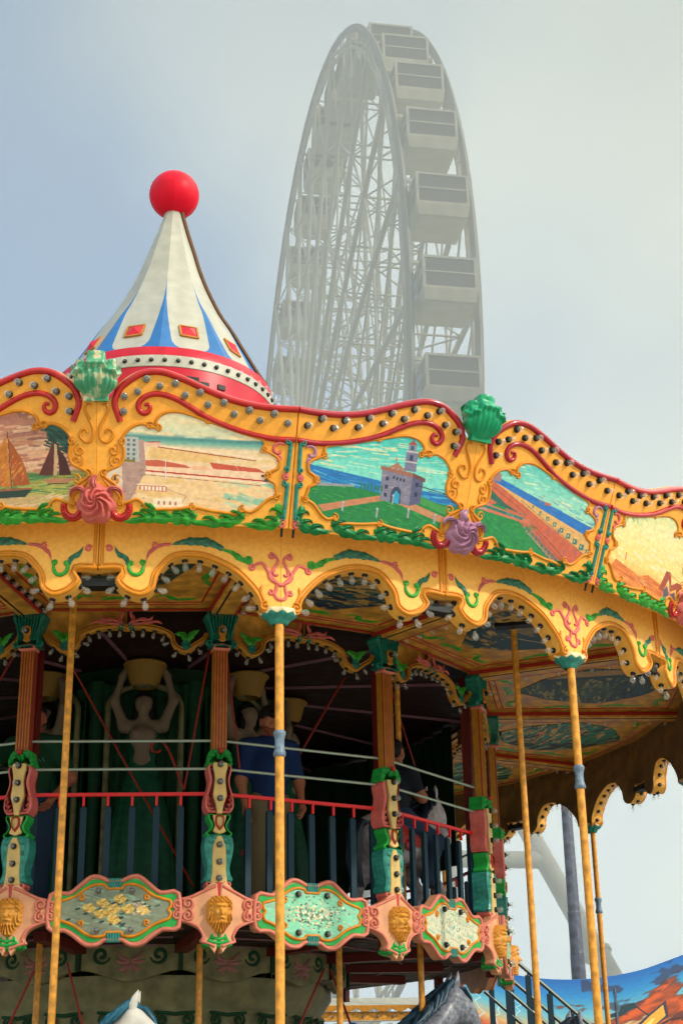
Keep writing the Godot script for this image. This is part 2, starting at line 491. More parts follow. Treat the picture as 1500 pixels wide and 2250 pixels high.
	c.rect(0.9, 0.59, 0.1, 0.022, C8(70, 40, 40)); c.rect(0.92, 0.63, 0.08, 0.03, C8(60, 84, 84))
	c.poly([0.08, 0.3, 0.22, 0.3, 0.24, 0.6, 0.14, 0.95, 0.05, 0.95], C8(176, 140, 130)); c.dabs(60, 0.1, 0.4, 0.24, 0.95, 0.01, 2.0, [C8(150, 112, 112), C8(190, 150, 136)], 0.45)
	c.poly([0.05, 0.28, 0.19, 0.27, 0.2, 0.52, 0.06, 0.54], C8(176, 176, 172))
	for k in 5:
		for j in 4: c.rect(0.066 + 0.031 * j, 0.295 + 0.046 * k, 0.016, 0.028, C8(96, 108, 122))
	c.rect(0.075, 0.50, 0.1, 0.028, C8(126, 112, 50))
	c.poly([0.02, 0.56, 0.1, 0.54, 0.11, 0.9, 0.02, 0.9], C8(214, 196, 172)); c.rect(0.035, 0.57, 0.05, 0.018, C8(180, 150, 130)); c.rect(0.055, 0.66, 0.014, 0.06, C8(60, 64, 74)); c.rect(0.045, 0.79, 0.014, 0.05, C8(80, 76, 80)); c.rect(0.07, 0.79, 0.014, 0.05, C8(80, 76, 80)); c.line(0.02, 0.92, 0.13, 0.92, 2.0, C8(110, 90, 86))
	c.poly([0.2, 0.745, 0.36, 0.75, 0.36, 0.81, 0.2, 0.80], C8(196, 124, 100))
	for k in 7: c.rect(0.212 + 0.021 * k, 0.757, 0.011, 0.04, C8(246, 220, 198))
	c.line(0.19, 0.74, 0.37, 0.745, 2.6, C8(240, 208, 180)); c.line(0.36, 0.78, 0.47, 0.84, 2.0, C8(200, 150, 126)); c.line(0.47, 0.84, 0.44, 0.93, 2.0, C8(200, 150, 126))
	c.poly([0.28, 0.88, 0.44, 0.855, 0.46, 0.95, 0.29, 0.97], C8(240, 212, 182))
	for k in 4: c.rect(0.31 + 0.032 * k, 0.9, 0.014, 0.035, C8(170, 120, 96))
	c.line(0.345, 0.44, 0.35, 0.7, 1.3, C8(232, 214, 216)); c.disc(Vector2(0.72 * c.w, 0.85 * c.h), 1.6, C8(60, 40, 40))
	c.grain(0.14); c.scuff(30, C8(246, 226, 190), 0.3)
	art("picture_bathhouse", c)
	# sailing boats
	c = Canvas.new(320, 224, 14, C8(200, 150, 120))
	c.bands([0.0, C8(150, 92, 78), 0.3, C8(206, 150, 118), 0.6, C8(214, 166, 130), 0.64, C8(120, 120, 60), 0.8, C8(180, 170, 90), 1.0, C8(214, 176, 130)])
	c.dabs(240, 0, 0, 1, 0.6, 0.06, 5.0, [C8(176, 110, 96), C8(222, 164, 132), C8(150, 96, 86), C8(228, 180, 150), C8(190, 120, 92)], 0.35, -0.1)
	c.dabs(200, 0.0, 0.63, 1, 0.85, 0.07, 2.0, [C8(40, 110, 76), C8(150, 156, 60), C8(190, 180, 90), C8(60, 130, 90)], 0.5, 0.0)
	c.dabs(60, 0.3, 0.86, 0.9, 1.0, 0.08, 4.0, [C8(226, 186, 146), C8(196, 160, 110)], 0.5, -0.3)
	c.poly([0.72, 0.06, 0.86, 0.05, 0.9, 0.1, 1, 0.2, 1, 0.46, 0.88, 0.44, 0.84, 0.34, 0.78, 0.3, 0.76, 0.22], C8(30, 70, 64))
	c.dabs(120, 0.76, 0.08, 1, 0.44, 0.03, 3.0, [C8(20, 60, 56), C8(44, 92, 76), C8(16, 46, 50)], 0.6, 0.6)
	c.poly([0.53, 0.24, 0.36, 0.72, 0.55, 0.76], C8(196, 116, 40)); c.poly([0.535, 0.25, 0.56, 0.75, 0.66, 0.74, 0.62, 0.5], C8(168, 84, 34))
	c.dabs(90, 0.42, 0.45, 0.62, 0.72, 0.02, 3.0, [C8(214, 140, 50), C8(176, 76, 34), C8(206, 120, 70)], 0.45, -1.2)
	c.poly([0.3, 0.78, 0.68, 0.77, 0.62, 0.84, 0.34, 0.85], C8(160, 92, 60)); c.poly([0.34, 0.8, 0.67, 0.79, 0.63, 0.86, 0.4, 0.87], C8(40, 62, 56))
	c.line(0.535, 0.2, 0.55, 0.78, 1.6, C8(110, 60, 30))
	c.poly([0.8, 0.32, 0.71, 0.65, 0.79, 0.66, 0.82, 0.4], C8(90, 40, 36)); c.poly([0.82, 0.36, 0.83, 0.66, 0.9, 0.66, 0.87, 0.5], C8(70, 30, 32)); c.poly([0.805, 0.34, 0.82, 0.36, 0.815, 0.66, 0.795, 0.66], C8(196, 160, 120))
	c.poly([0.73, 0.69, 0.92, 0.69, 0.89, 0.73, 0.76, 0.73], C8(180, 120, 90)); c.line(0.76, 0.74, 0.88, 0.74, 2.0, C8(90, 40, 40))
	c.grain(0.16); c.scuff(16, C8(220, 180, 150), 0.4)
	art("picture_sailboats", c)
	# faded ramp and small arched bridge
	c = Canvas.new(320, 224, 15, C8(226, 206, 140))
	c.bands([0.0, C8(200, 204, 150), 0.3, C8(228, 214, 156), 0.7, C8(230, 200, 116), 1.0, C8(214, 120, 60)])
	c.dabs(30, 0.05, 0.02, 0.3, 0.35, 0.06, 8.0, [C8(150, 180, 120), C8(176, 192, 136), C8(200, 206, 160)], 0.3, 0.8)
	c.dabs(60, 0, 0.0, 1, 0.75, 0.08, 8.0, [C8(232, 214, 160), C8(226, 206, 136), C8(230, 212, 170)], 0.25, 0.2)
	c.poly([0.1, 0.74, 0.4, 0.82, 0.5, 0.76, 1, 0.9, 1, 1, 0, 1], C8(206, 110, 50)); c.poly([0.1, 0.86, 0.6, 0.92, 0.9, 1, 0.1, 1], C8(220, 130, 60))
	c.dabs(70, 0.1, 0.8, 0.8, 1, 0.05, 3.0, [C8(226, 136, 60), C8(190, 90, 44), C8(214, 150, 90)], 0.5, 0.2)
	c.poly([0.66, 0.86, 0.7, 0.62, 0.76, 0.62, 0.8, 0.76, 0.86, 0.7, 0.93, 0.7, 0.95, 0.9, 0.9, 0.9, 0.87, 0.78, 0.8, 0.84, 0.75, 0.7, 0.72, 0.87], C8(160, 70, 50))
	c.poly([0.72, 0.86, 0.75, 0.78, 0.8, 0.88, 0.86, 0.82, 0.9, 0.94, 0.74, 0.94], C8(90, 80, 100)); c.line(0.76, 0.64, 1.0, 0.72, 3.0, C8(206, 150, 90))
	for k in 26: c.line(0.08 + 0.012 * k, 0.66 + 0.004 * (k % 5), 0.08 + 0.012 * k, 0.72 + 0.004 * (k % 3), 1.0, C8(200, 150, 110), 0.6)
	c.line(0.2, 0.62, 0.205, 0.7, 2.6, C8(196, 80, 50)); c.line(0.6, 0.5, 0.75, 0.66, 1.0, C8(150, 130, 120), 0.6); c.line(0.74, 0.4, 0.9, 0.6, 1.0, C8(170, 120, 80), 0.6)
	for k in 20: c.disc(Vector2((0.88 + 0.02 * cos(k * TAU / 20)) * c.w, (0.48 + 0.035 * sin(k * TAU / 20)) * c.h), 0.8, C8(206, 110, 60))
	c.grain(0.14); c.scuff(60, C8(250, 236, 190), 0.35)
	art("picture_ramp", c)
	# pictures under the canopy
	var sky := [C8(20, 52, 60), C8(150, 120, 66), C8(24, 62, 80), C8(40, 56, 40), C8(20, 120, 96), C8(30, 50, 34)]
	var sets := [
		[C8(30, 62, 56), C8(60, 90, 60), C8(24, 46, 46), C8(120, 96, 50)],
		[C8(10, 36, 60), C8(16, 60, 80), C8(20, 84, 90), C8(176, 140, 80)],
		[C8(170, 134, 74), C8(110, 104, 70), C8(30, 62, 62), C8(196, 150, 84), C8(50, 70, 66)],
		[C8(16, 60, 78), C8(70, 90, 64), C8(22, 50, 60), C8(140, 128, 76)],
		[C8(24, 40, 30), C8(40, 100, 80), C8(196, 130, 60), C8(180, 150, 90), C8(30, 70, 60)],
		[C8(20, 130, 104), C8(40, 140, 110), C8(190, 170, 100), C8(30, 60, 50)]]
	for k in 6:
		c = Canvas.new(256, 160, 30 + k, sky[k])
		c.dabs(240, 0, 0, 1, 1, 0.08, 4.0, sets[k], 0.6, 0.05 * k)
		c.dabs(120, 0, 0.4, 1, 0.9, 0.05, 2.0, sets[k], 0.8, 0.0)
		if k == 2:
			c.poly([0.1, 0.3, 0.4, 0.2, 0.4, 0.62, 0.1, 0.6], C8(184, 146, 84)); c.poly([0.4, 0.2, 0.56, 0.3, 0.56, 0.6, 0.4, 0.62], C8(120, 108, 74))
			for i in 4:
				for j in 3: c.rect(0.14 + 0.07 * i, 0.32 + 0.1 * j, 0.03, 0.05, C8(40, 60, 60))
			c.poly([0.5, 0.66, 0.95, 0.3, 1, 0.7, 0.6, 0.9], C8(24, 66, 76)); c.line(0.5, 0.7, 1, 0.5, 2, C8(190, 160, 100)); c.poly([0.3, 0.12, 0.42, 0.08, 0.46, 0.16, 0.34, 0.2], C8(190, 70, 46))
		if k == 3:
			for i in 90:
				var t := i / 89.0
				c.line(0.2 + 0.7 * t, 0.62, 0.2 + 0.7 * t, 0.62 - 0.3 * sin(PI * t) * (0.6 + 0.4 * t), 1.2, C8(60, 90, 70), 0.8)
			c.line(0.2, 0.64, 0.94, 0.6, 3.0, C8(176, 150, 86)); c.poly([0.06, 0.1, 0.2, 0.1, 0.2, 0.8, 0.06, 0.8], C8(150, 116, 62)); c.poly([0.2, 0.1, 0.27, 0.2, 0.27, 0.9, 0.2, 0.9], C8(14, 50, 60))
			c.dabs(40, 0.5, 0.0, 1, 0.3, 0.1, 4.0, [C8(14, 40, 66), C8(24, 70, 90)], 0.6, 0.1)
		if k == 4:
			c.dabs(130, 0.1, 0.3, 0.75, 0.8, 0.04, 2.0, [C8(214, 150, 80), C8(30, 120, 100), C8(190, 90, 50), C8(200, 180, 120), C8(16, 50, 50)], 0.9, 0.0)
			c.dabs(60, 0.7, 0.1, 1, 0.8, 0.06, 6.0, [C8(16, 30, 22), C8(22, 44, 30)], 0.8, 0.3)
		if k == 5:
			for i in 12: c.line(0.05, 0.3 + 0.05 * i, 0.45, 0.26 + 0.05 * i, 2.0, C8(16, 40, 34) if i % 2 else C8(186, 176, 110))
		c.grain(0.2)
		art("ceiling_picture_%d" % k, c, 0.55)
	# cartouche flowers
	for k in 3:
		var bg: Color = [C8(122, 130, 108), C8(120, 196, 160), C8(196, 196, 166)][k]
		c = Canvas.new(256, 160, 50 + k, bg)
		c.dabs(160, 0, 0, 1, 1, 0.06, 5.0, [bg, bg.lightened(0.12), bg.darkened(0.1), C8(140, 176, 150)], 0.35, 0.5)
		if k == 0:
			for i in 46:
				var q := Vector2(c.r.randfn(0.5, 0.15) * c.w, c.r.randfn(0.5, 0.13) * c.h)
				c.line(q.x / c.w - 0.012, q.y / c.h, q.x / c.w + 0.014, q.y / c.h - 0.02, 6.0, [C8(30, 56, 52), C8(52, 84, 66), C8(24, 44, 50)][i % 3], 0.9)
			for q in [[0.5, 0.46], [0.4, 0.36], [0.55, 0.28], [0.38, 0.56], [0.62, 0.47], [0.5, 0.68], [0.28, 0.45], [0.75, 0.5], [0.46, 0.54]]:
				var p := Vector2(q[0] * c.w, q[1] * c.h)
				for j in 26:
					var a := j * 2.4; var rr := 1.0 + 12.0 * sqrt(j / 26.0)
					c.disc(p + Vector2(cos(a), sin(a)) * rr, 3.6, [C8(214, 164, 60), C8(232, 190, 90), C8(186, 128, 40), C8(240, 206, 120)][j % 4], 0.8)
			c.dabs(40, 0.66, 0.34, 0.82, 0.6, 0.008, 2.5, [C8(226, 206, 160), C8(206, 160, 130)], 0.8)
		elif k == 1:
			for i in 420:
				var q := Vector2(c.r.randfn(0.5, 0.15) * c.w, c.r.randfn(0.5, 0.14) * c.h)
				c.disc(q, c.r.randf_range(1.2, 3.6), [C8(70, 96, 76), C8(200, 200, 170), C8(236, 226, 200), C8(90, 120, 90), C8(206, 170, 150), C8(60, 70, 70), C8(230, 200, 130)][i % 7], 0.85)
		else:
			for i in 230:
				var q := Vector2(c.r.randfn(0.48, 0.14) * c.w, c.r.randfn(0.5, 0.14) * c.h)
				var l := c.r.randf_range(0.01, 0.05)
				c.line(q.x / c.w, q.y / c.h, q.x / c.w + c.r.randf_range(-0.01, 0.01), q.y / c.h - l, 2.2, [C8(60, 120, 130), C8(140, 180, 170), C8(206, 150, 110), C8(90, 110, 90), C8(236, 226, 206)][i % 5], 0.75)
		c.grain(0.12); c.scuff(20, C8(230, 226, 200), 0.4)
		art("flowers_%d" % k, c)
	# fairground mural: stormy sky, ship
	c = Canvas.new(640, 320, 70, C8(20, 90, 150))
	c.bands([0.0, C8(20, 96, 176), 0.2, C8(34, 130, 196), 0.45, C8(110, 180, 200), 0.6, C8(210, 170, 120), 0.75, C8(196, 70, 30), 1.0, C8(150, 40, 20)])
	var cn := FastNoiseLite.new(); cn.seed = 5; cn.frequency = 0.006; cn.fractal_octaves = 5
	for y in c.h:
		for x in c.w:
			var u := float(x) / c.w; var t := float(y) / c.h
			var n := cn.get_noise_2d(x + y * 0.6, y * 1.8) + 0.9 * (u - 0.62) + 1.0 * (t - 0.45)
			if n > 0.02:
				c.px(x, y, C8(70, 34, 34).lerp(C8(214, 84, 32), clampf(n * 2.2, 0, 1)), clampf((n - 0.02) * 6.0, 0, 0.95))
			var n2 := cn.get_noise_2d(x * 1.4 + 900, y * 2.0 + 300)
			if n2 > 0.15 and u > 0.4: c.px(x, y, C8(60, 40, 60), clampf((n2 - 0.15) * 4.0, 0, 0.6))
	for i in 3:
		var q := Vector2(0.02 + 0.07 * i, 0.12)
		while q.y < 1.0:
			var z := q + Vector2(c.r.randf_range(-0.02, 0.026), c.r.randf_range(0.03, 0.08))
			c.line(q.x, q.y, z.x, z.y, 2.0, C8(190, 220, 240)); q = z
	c.poly([0.57, 0.66, 0.62, 0.56, 0.685, 0.46, 0.69, 0.66, 0.64, 0.72, 0.62, 1.0, 0.56, 1.0], C8(60, 50, 70)); c.poly([0.58, 0.68, 0.625, 0.58, 0.675, 0.50, 0.68, 0.64, 0.63, 0.72, 0.605, 0.98, 0.57, 0.98], C8(226, 166, 60))
	c.poly([0.59, 0.7, 0.63, 0.62, 0.645, 0.62, 0.62, 0.72, 0.595, 0.86], C8(246, 206, 110))
	for i in 40:
		var a := i * TAU / 40
		c.disc(Vector2((0.69 + 0.06 * cos(a)) * c.w, (0.82 + 0.11 * sin(a)) * c.h), 5, C8(70, 36, 36))
	for i in 8: c.line(0.69, 0.82, 0.69 + 0.055 * cos(i * TAU / 8), 0.82 + 0.1 * sin(i * TAU / 8), 5, C8(150, 84, 50))
	c.line(0.76, 0.66, 1.0, 0.56, 2.5, C8(40, 30, 40)); c.poly([0.8, 0.78, 1.0, 0.6, 1.0, 1.0, 0.78, 1.0], C8(226, 170, 40)); c.poly([0.86, 0.82, 1.0, 0.66, 1.0, 0.9], C8(190, 120, 110))
	c.poly([0.48, 0.46, 0.525, 0.44, 0.53, 0.38, 0.575, 0.37, 0.585, 0.44, 0.55, 0.46, 0.53, 0.5, 0.48, 0.5], C8(20, 56, 70)); c.line(0.57, 0.38, 0.62, 0.56, 3.0, C8(30, 40, 50))
	c.grain(0.08)
	art("mural_paint", c, 0.5)

# ---------------------------------------------------------------- start
func _ready() -> void:
	rng.seed = 7
	# camera
	var cam := Camera3D.new()
	cam.name = "camera"
	var yaw := 0.1289; var pitch := 0.3931; var roll := 0.0192
	var F := Vector3(sin(yaw), 0, -cos(yaw))
	var rt := Vector3(cos(yaw), 0, sin(yaw))
	var up := -sin(pitch) * F + cos(pitch) * Vector3.UP
	var fw := cos(pitch) * F + sin(pitch) * Vector3.UP
	cam.transform = Transform3D(Basis(cos(roll) * rt - sin(roll) * up, sin(roll) * rt + cos(roll) * up, -fw), Vector3(0, E, 13.855))
	cam.fov = rad_to_deg(2.0 * atan(1125.0 / 3325.4))
	cam.near = 0.1; cam.far = 600.0
	add_child(cam)
	# sun: high haze, from the right in front of the carousel
	var sun := DirectionalLight3D.new()
	sun.name = "sun"
	var az := deg_to_rad(50.0); var el := deg_to_rad(34.0)
	sun.transform = Transform3D(Basis.looking_at(-Vector3(sin(az) * cos(el), sin(el), cos(az) * cos(el))), Vector3(20, 20, 20))
	sun.light_energy = 0.85
	sun.light_color = Color(1.0, 0.965, 0.90)
	sun.light_angular_distance = 3.0
	sun.shadow_enabled = true
	add_child(sun)
	# sky: thin sea mist, whiter towards the sun
	var env := Environment.new()
	env.background_mode = Environment.BG_SKY
	env.tonemap_mode = Environment.TONE_MAPPER_LINEAR
	env.tonemap_exposure = 1.06
	env.sdfgi_enabled = true; env.ssao_enabled = true; env.ssil_enabled = true
	env.volumetric_fog_enabled = true; env.volumetric_fog_density = 0.0
	var sky := Sky.new()
	var pan := PanoramaSkyMaterial.new()
	pan.panorama = sky_picture()
	sky.sky_material = pan
	env.sky = sky
	var we := WorldEnvironment.new()
	we.name = "world"
	we.environment = env
	add_child(we)
	materials()
	paint_pictures()
	ground()
	build_carousel()
	build_wheel()
	surroundings()
	horses_and_people()
	mist()

func sky_picture() -> ImageTexture:
	var im := Image.create(512, 256, false, Image.FORMAT_RGBF)
	var nz := FastNoiseLite.new(); nz.seed = 3; nz.frequency = 1.3; nz.fractal_octaves = 4
	for y in 256:
		var el := (0.5 - (y + 0.5) / 256.0) * PI
		for x in 512:
			var b := (x + 0.5) / 512.0 * TAU
			var d := Vector3(sin(b) * cos(el), sin(el), -cos(b) * cos(el))
			var n := nz.get_noise_3dv(d * 1.6)
			var away := absf(rad_to_deg(angle_difference(b, deg_to_rad(130.0))))
			var t := 1.0 - smoothstep(102.0, 148.0, away + n * 26.0)
			var c := Vector3(0.17, 0.30, 0.51).lerp(Vector3(0.77, 0.82, 0.72), t) * SKY_GAIN
			var low := 1.0 - smoothstep(0.0, 0.5, el)
			c = c.lerp(Vector3(0.52, 0.60, 0.61) * SKY_GAIN, low * 0.5)
			# the bank of bright sea mist that the wheel stands in
			var off := absf(rad_to_deg(angle_difference(b, deg_to_rad(14.0))))
			c *= 1.0 + 1.85 * (1.0 - smoothstep(45.0, 120.0, off)) * (1.0 - smoothstep(0.75, 1.3, el))
			c *= 1.0 + n * 0.05
			im.set_pixel(x, y, Color(c.x, c.y, c.z))
	return ImageTexture.create_from_image(im)

func materials() -> void:
	noise_fine = ntex(0.03, 0.86, 1.0, 5, 2)
	noise_big = ntex(0.012, 0.84, 1.0, 5, 3)
	noise_streak = ntex(0.02, 0.62, 1.0, 5, 4)
	var chips := ntex(0.02, 0.55, 1.0, 5, 8)
	var flecks := ntex(0.05, 0.9, 1.0, 4, 17)   # paint with small chips and grubby flecks
	flecks.width = 512; flecks.height = 512
	flecks.color_ramp.offsets = PackedFloat32Array([0.0, 0.07, 0.11, 0.5, 0.9, 0.93, 1.0])
	flecks.color_ramp.colors = PackedColorArray([Color(0.80, 0.75, 0.70), Color(0.84, 0.80, 0.76), Color(0.91, 0.91, 0.90), Color(0.95, 0.95, 0.95), Color(1, 1, 1), Color(0.86, 0.93, 1.0), Color(0.9, 0.96, 1.0)])
	var paint := {"tex": flecks, "scale": 0.9, "bump": 0.06, "bumptex": noise_big}
	mat("yellow", C8(252, 172, 64), 0.42, paint)
	mat("valance_yellow", C8(252, 184, 82), 0.42, paint)
	mat("ceiling_ochre", C8(236, 170, 70), 0.5, {"tex": noise_streak, "scale": 1.1, "bump": 0.06})
	mat("back_brown", C8(150, 112, 60), 0.7, {"tex": noise_streak, "scale": 0.8})
	mat("gold", C8(224, 140, 28), 0.38, {"tex": noise_big, "scale": 3.0})
	mat("gold_dark", C8(190, 126, 36), 0.4, {"tex": noise_big, "scale": 3.0})
	mat("red_bright", C8(196, 22, 22), 0.3, {"tex": noise_big, "scale": 3.0, "coat": 0.5})
	mat("red_crimson", C8(176, 14, 40), 0.3, {"tex": noise_big, "scale": 3.0, "coat": 0.5})
	mat("red_line", C8(160, 42, 28), 0.5)
	mat("shaft_red", C8(160, 66, 46), 0.45, {"tex": noise_big, "scale": 3.0})
	mat("basket_gold", C8(150, 112, 44), 0.6)
	mat("stem_grey", C8(120, 116, 104), 0.5)
	mat("stair_steel", C8(96, 104, 100), 0.45, {"metal": 0.5})
	mat("rail_red", C8(214, 22, 24), 0.35)
	mat("rod_red", C8(160, 36, 22), 0.45, {"tex": noise_streak, "scale": 4.0})
	mat("maroon", C8(48, 14, 14), 0.7, {"tex": noise_streak, "scale": 1.0})  # base colour darkened to hold the shade inside the decks
	mat("dark_red", C8(96, 20, 14), 0.5)
	mat("pink", C8(226, 112, 104), 0.4, {"tex": noise_big, "scale": 3.0})
	mat("pink_frame", C8(222, 128, 108), 0.4, {"tex": noise_big, "scale": 3.0})
	mat("pink_body", C8(230, 164, 122), 0.42, {"tex": noise_big, "scale": 2.0})
	mat("lilac", C8(186, 132, 164), 0.4, {"tex": noise_big, "scale": 3.0})
	mat("lime", C8(66, 186, 62), 0.4, {"tex": noise_streak, "scale": 4.0})
	mat("emerald", C8(14, 150, 78), 0.4, {"tex": noise_streak, "scale": 4.0})
	mat("green_bright", C8(38, 168, 72), 0.4, {"tex": noise_big, "scale": 3.0})
	mat("shell_emerald", C8(16, 158, 108), 0.3, {"tex": noise_big, "scale": 5.0})
	var wear := ntex(0.012, 1.0, 1.0, 4, 21)
	wear.color_ramp.offsets = PackedFloat32Array([0.0, 0.45, 0.66, 0.70, 1.0])
	wear.color_ramp.colors = PackedColorArray([C8(40, 120, 84), C8(74, 150, 112), C8(88, 164, 126), C8(206, 190, 150), C8(222, 206, 170)])
	mat("shell_worn", Color.WHITE, 0.42, {"tex": wear, "scale": 3.1})
	mat("teal", C8(58, 160, 146), 0.4, {"tex": noise_streak, "scale": 4.0})
	mat("teal_deep", C8(18, 128, 112), 0.42, {"tex": noise_streak, "scale": 4.0})
	mat("teal_vine", C8(70, 146, 118), 0.45, {"tex": noise_streak, "scale": 5.0})
	mat("cream", C8(238, 222, 176), 0.42, {"tex": noise_big, "scale": 2.0})
	mat("inlay_cream", C8(228, 190, 118), 0.42, {"tex": noise_big, "scale": 2.0})
	mat("mask_gold", C8(228, 158, 62), 0.4, {"tex": noise_big, "scale": 3.0})
	mat("pole_gold", C8(252, 172, 66), 0.42, {"tex": noise_streak, "scale": 2.4, "bump": 0.05})
	mat("collar_blue", C8(128, 150, 172), 0.45, {"tex": noise_streak, "scale": 4.0})
	mat("silver", C8(164, 180, 170), 0.4, {"metal": 0.5})
	mat("baluster_blue", C8(8, 44, 60), 0.62)
	mat("black", C8(16, 20, 20), 0.5)
	mat("socket", C8(22, 26, 28), 0.45)
	var gl := mat("bulb_glass", Color(0.95, 0.95, 0.92, 0.09), 0.04)
	gl.transparency = BaseMaterial3D.TRANSPARENCY_ALPHA
	gl.metallic_specular = 0.8
	mat("dark_green", C8(20, 66, 36), 0.7, {"tex": noise_streak, "scale": 0.8})  # shade of the carousel interior is mixed into this green
	mat("drape_green", C8(18, 80, 48), 0.75, {"tex": noise_streak, "scale": 1.6})
	mat("statue_skin", C8(132, 112, 94), 0.6)
	mat("carving_mauve", C8(176, 122, 118), 0.6)
	mat("statue_dress", C8(18, 100, 70), 0.6, {"tex": noise_streak, "scale": 2.0})
	mat("core_cream", C8(150, 146, 104), 0.6, {"tex": noise_streak, "scale": 1.2})
	mat("lilac_rib", C8(136, 96, 108), 0.5)
	mat("roof_white", C8(186, 182, 168), 0.4, {"tex": noise_big, "scale": 1.4})
	mat("roof_blue", C8(44, 112, 178), 0.4, {"tex": noise_big, "scale": 1.4})
	mat("roof_red", C8(206, 14, 48), 0.36, {"tex": noise_big, "scale": 1.2})
	mat("ball_red", C8(232, 8, 44), 0.45, {"spec": 0.3, "tex": noise_big, "scale": 0.9})
	mat("stud_red", C8(206, 26, 48), 0.3)
	mat("rust", C8(124, 84, 52), 0.8, {"tex": chips, "scale": 5.0, "bump": 0.3})
	mat("deck_wood", C8(80, 60, 44), 0.7, {"tex": noise_streak, "scale": 1.0})
	mat("ground_paving", C8(204, 196, 178), 0.85, {"tex": noise_streak, "scale": 0.15})
	mat("wheel_white", C8(252, 248, 226), 0.5, {"tex": noise_big, "scale": 0.3})
	mat("wheel_grey", C8(176, 174, 166), 0.5)
	mat("tube_white", C8(250, 248, 232), 0.4, {"tex": noise_big, "scale": 0.3})
	mat("cabin_cream", C8(250, 244, 212), 0.45, {"tex": noise_big, "scale": 0.5})
	var cg := mat("cabin_glass", Color(0.52, 0.49, 0.45, 0.72), 0.06)
	cg.transparency = BaseMaterial3D.TRANSPARENCY_ALPHA
	mat("lamp_grey", C8(112, 116, 134), 0.5, {"tex": noise_streak, "scale": 1.0})
	# horses and people
	mat("coat_grey", C8(216, 206, 214), 0.45, {"tex": noise_streak, "scale": 2.0})
	mat("coat_dapple", C8(150, 154, 170), 0.45, {"tex": ntex(0.04, 0.45, 1.0, 3, 12), "scale": 2.2})
	mat("coat_white", C8(206, 200, 192), 0.45, {"tex": noise_big, "scale": 2.0})
	mat("mane_blue", C8(34, 104, 132), 0.45, {"tex": noise_streak, "scale": 6.0})
	mat("mane_slate", C8(44, 74, 96), 0.45, {"tex": noise_streak, "scale": 6.0})
	mat("mane_navy", C8(26, 44, 66), 0.45, {"tex": noise_streak, "scale": 6.0})
	mat("saddle_blue", C8(24, 50, 110), 0.5)
	mat("hoof_dark", C8(30, 34, 44), 0.5)
	mat("bridle_blue", C8(28, 44, 60), 0.4)
	mat("eye_black", C8(10, 10, 12), 0.15)
	mat("skin_tan", C8(150, 92, 66), 0.55)
	mat("skin_warm", C8(150, 84, 62), 0.55)
	mat("hair_black", C8(20, 16, 16), 0.7)
	mat("beard_auburn", C8(110, 56, 34), 0.8)
	mat("shirt_blue", C8(10, 40, 88), 0.85, {"tex": noise_fine, "scale": 6.0, "bump": 0.1})
	mat("shirt_green", C8(12, 60, 34), 0.85, {"tex": noise_fine, "scale": 6.0})
	mat("jacket_navy", C8(18, 26, 40), 0.85, {"tex": noise_fine, "scale": 6.0})
	mat("jeans", C8(36, 56, 82), 0.85, {"tex": noise_fine, "scale": 6.0})
	mat("khaki", C8(110, 96, 70), 0.85, {"tex": noise_fine, "scale": 6.0})
	mat("print_teal", C8(40, 150, 160), 0.7)

func ground() -> void:
	var mb := MB.new()
	mb.flat_quad(Vector3(-400, 0, 300), Vector3(400, 0, 300), Vector3(400, 0, -500), Vector3(-400, 0, -500))
	var g := put("ground", mb.mesh(M.ground_paving), self)
	g.set_meta("kind", "structure")
	g.set_meta("label", "pale paved fairground under the carousel")

# ---------------------------------------------------------------- mappings
func facet2(L: float, r0: float, h0: float, slope: float, half: float) -> Callable:
	var n1 := Vector3(sin(half * 0.5), -slope, cos(half * 0.5)).normalized()
	var n0 := Vector3(0, -slope, 1).normalized()
	var sh := sin(half); var ch := cos(half)
	return func(x: float, h: float, d: float) -> Vector3:
		var R := r0 + (h - h0) * slope
		var s := 1.0 if x >= 0 else -1.0
		var t := absf(x) / L
		var n := Vector3(n1.x * s, n1.y, n1.z)
		if t < 0.05: n = n0.lerp(n, t / 0.05).normalized()
		return Vector3(sh * R * s * t, h + E, R + (ch * R - R) * t) + n * d

func flatz(z: float) -> Callable:
	return func(x: float, h: float, d: float) -> Vector3: return Vector3(x, h + E, z + d)

func mirror(p: PackedVector2Array, s: float) -> PackedVector2Array:
	var r := PackedVector2Array()
	for q in p: r.append(Vector2(q.x * s, q.y))
	return r

func aim(p: Vector3, z: Vector3) -> Transform3D:   # local +z along z
	var y := Vector3.UP
	if absf(z.normalized().dot(y)) > 0.95: y = Vector3.BACK
	var x := y.cross(z).normalized()
	return Transform3D(Basis(x, z.normalized().cross(x), z.normalized()), p)

func ring_xf(k: float) -> Transform3D:
	return Transform3D(Basis(Vector3.UP, TH0 + k * DE), Vector3.ZERO)

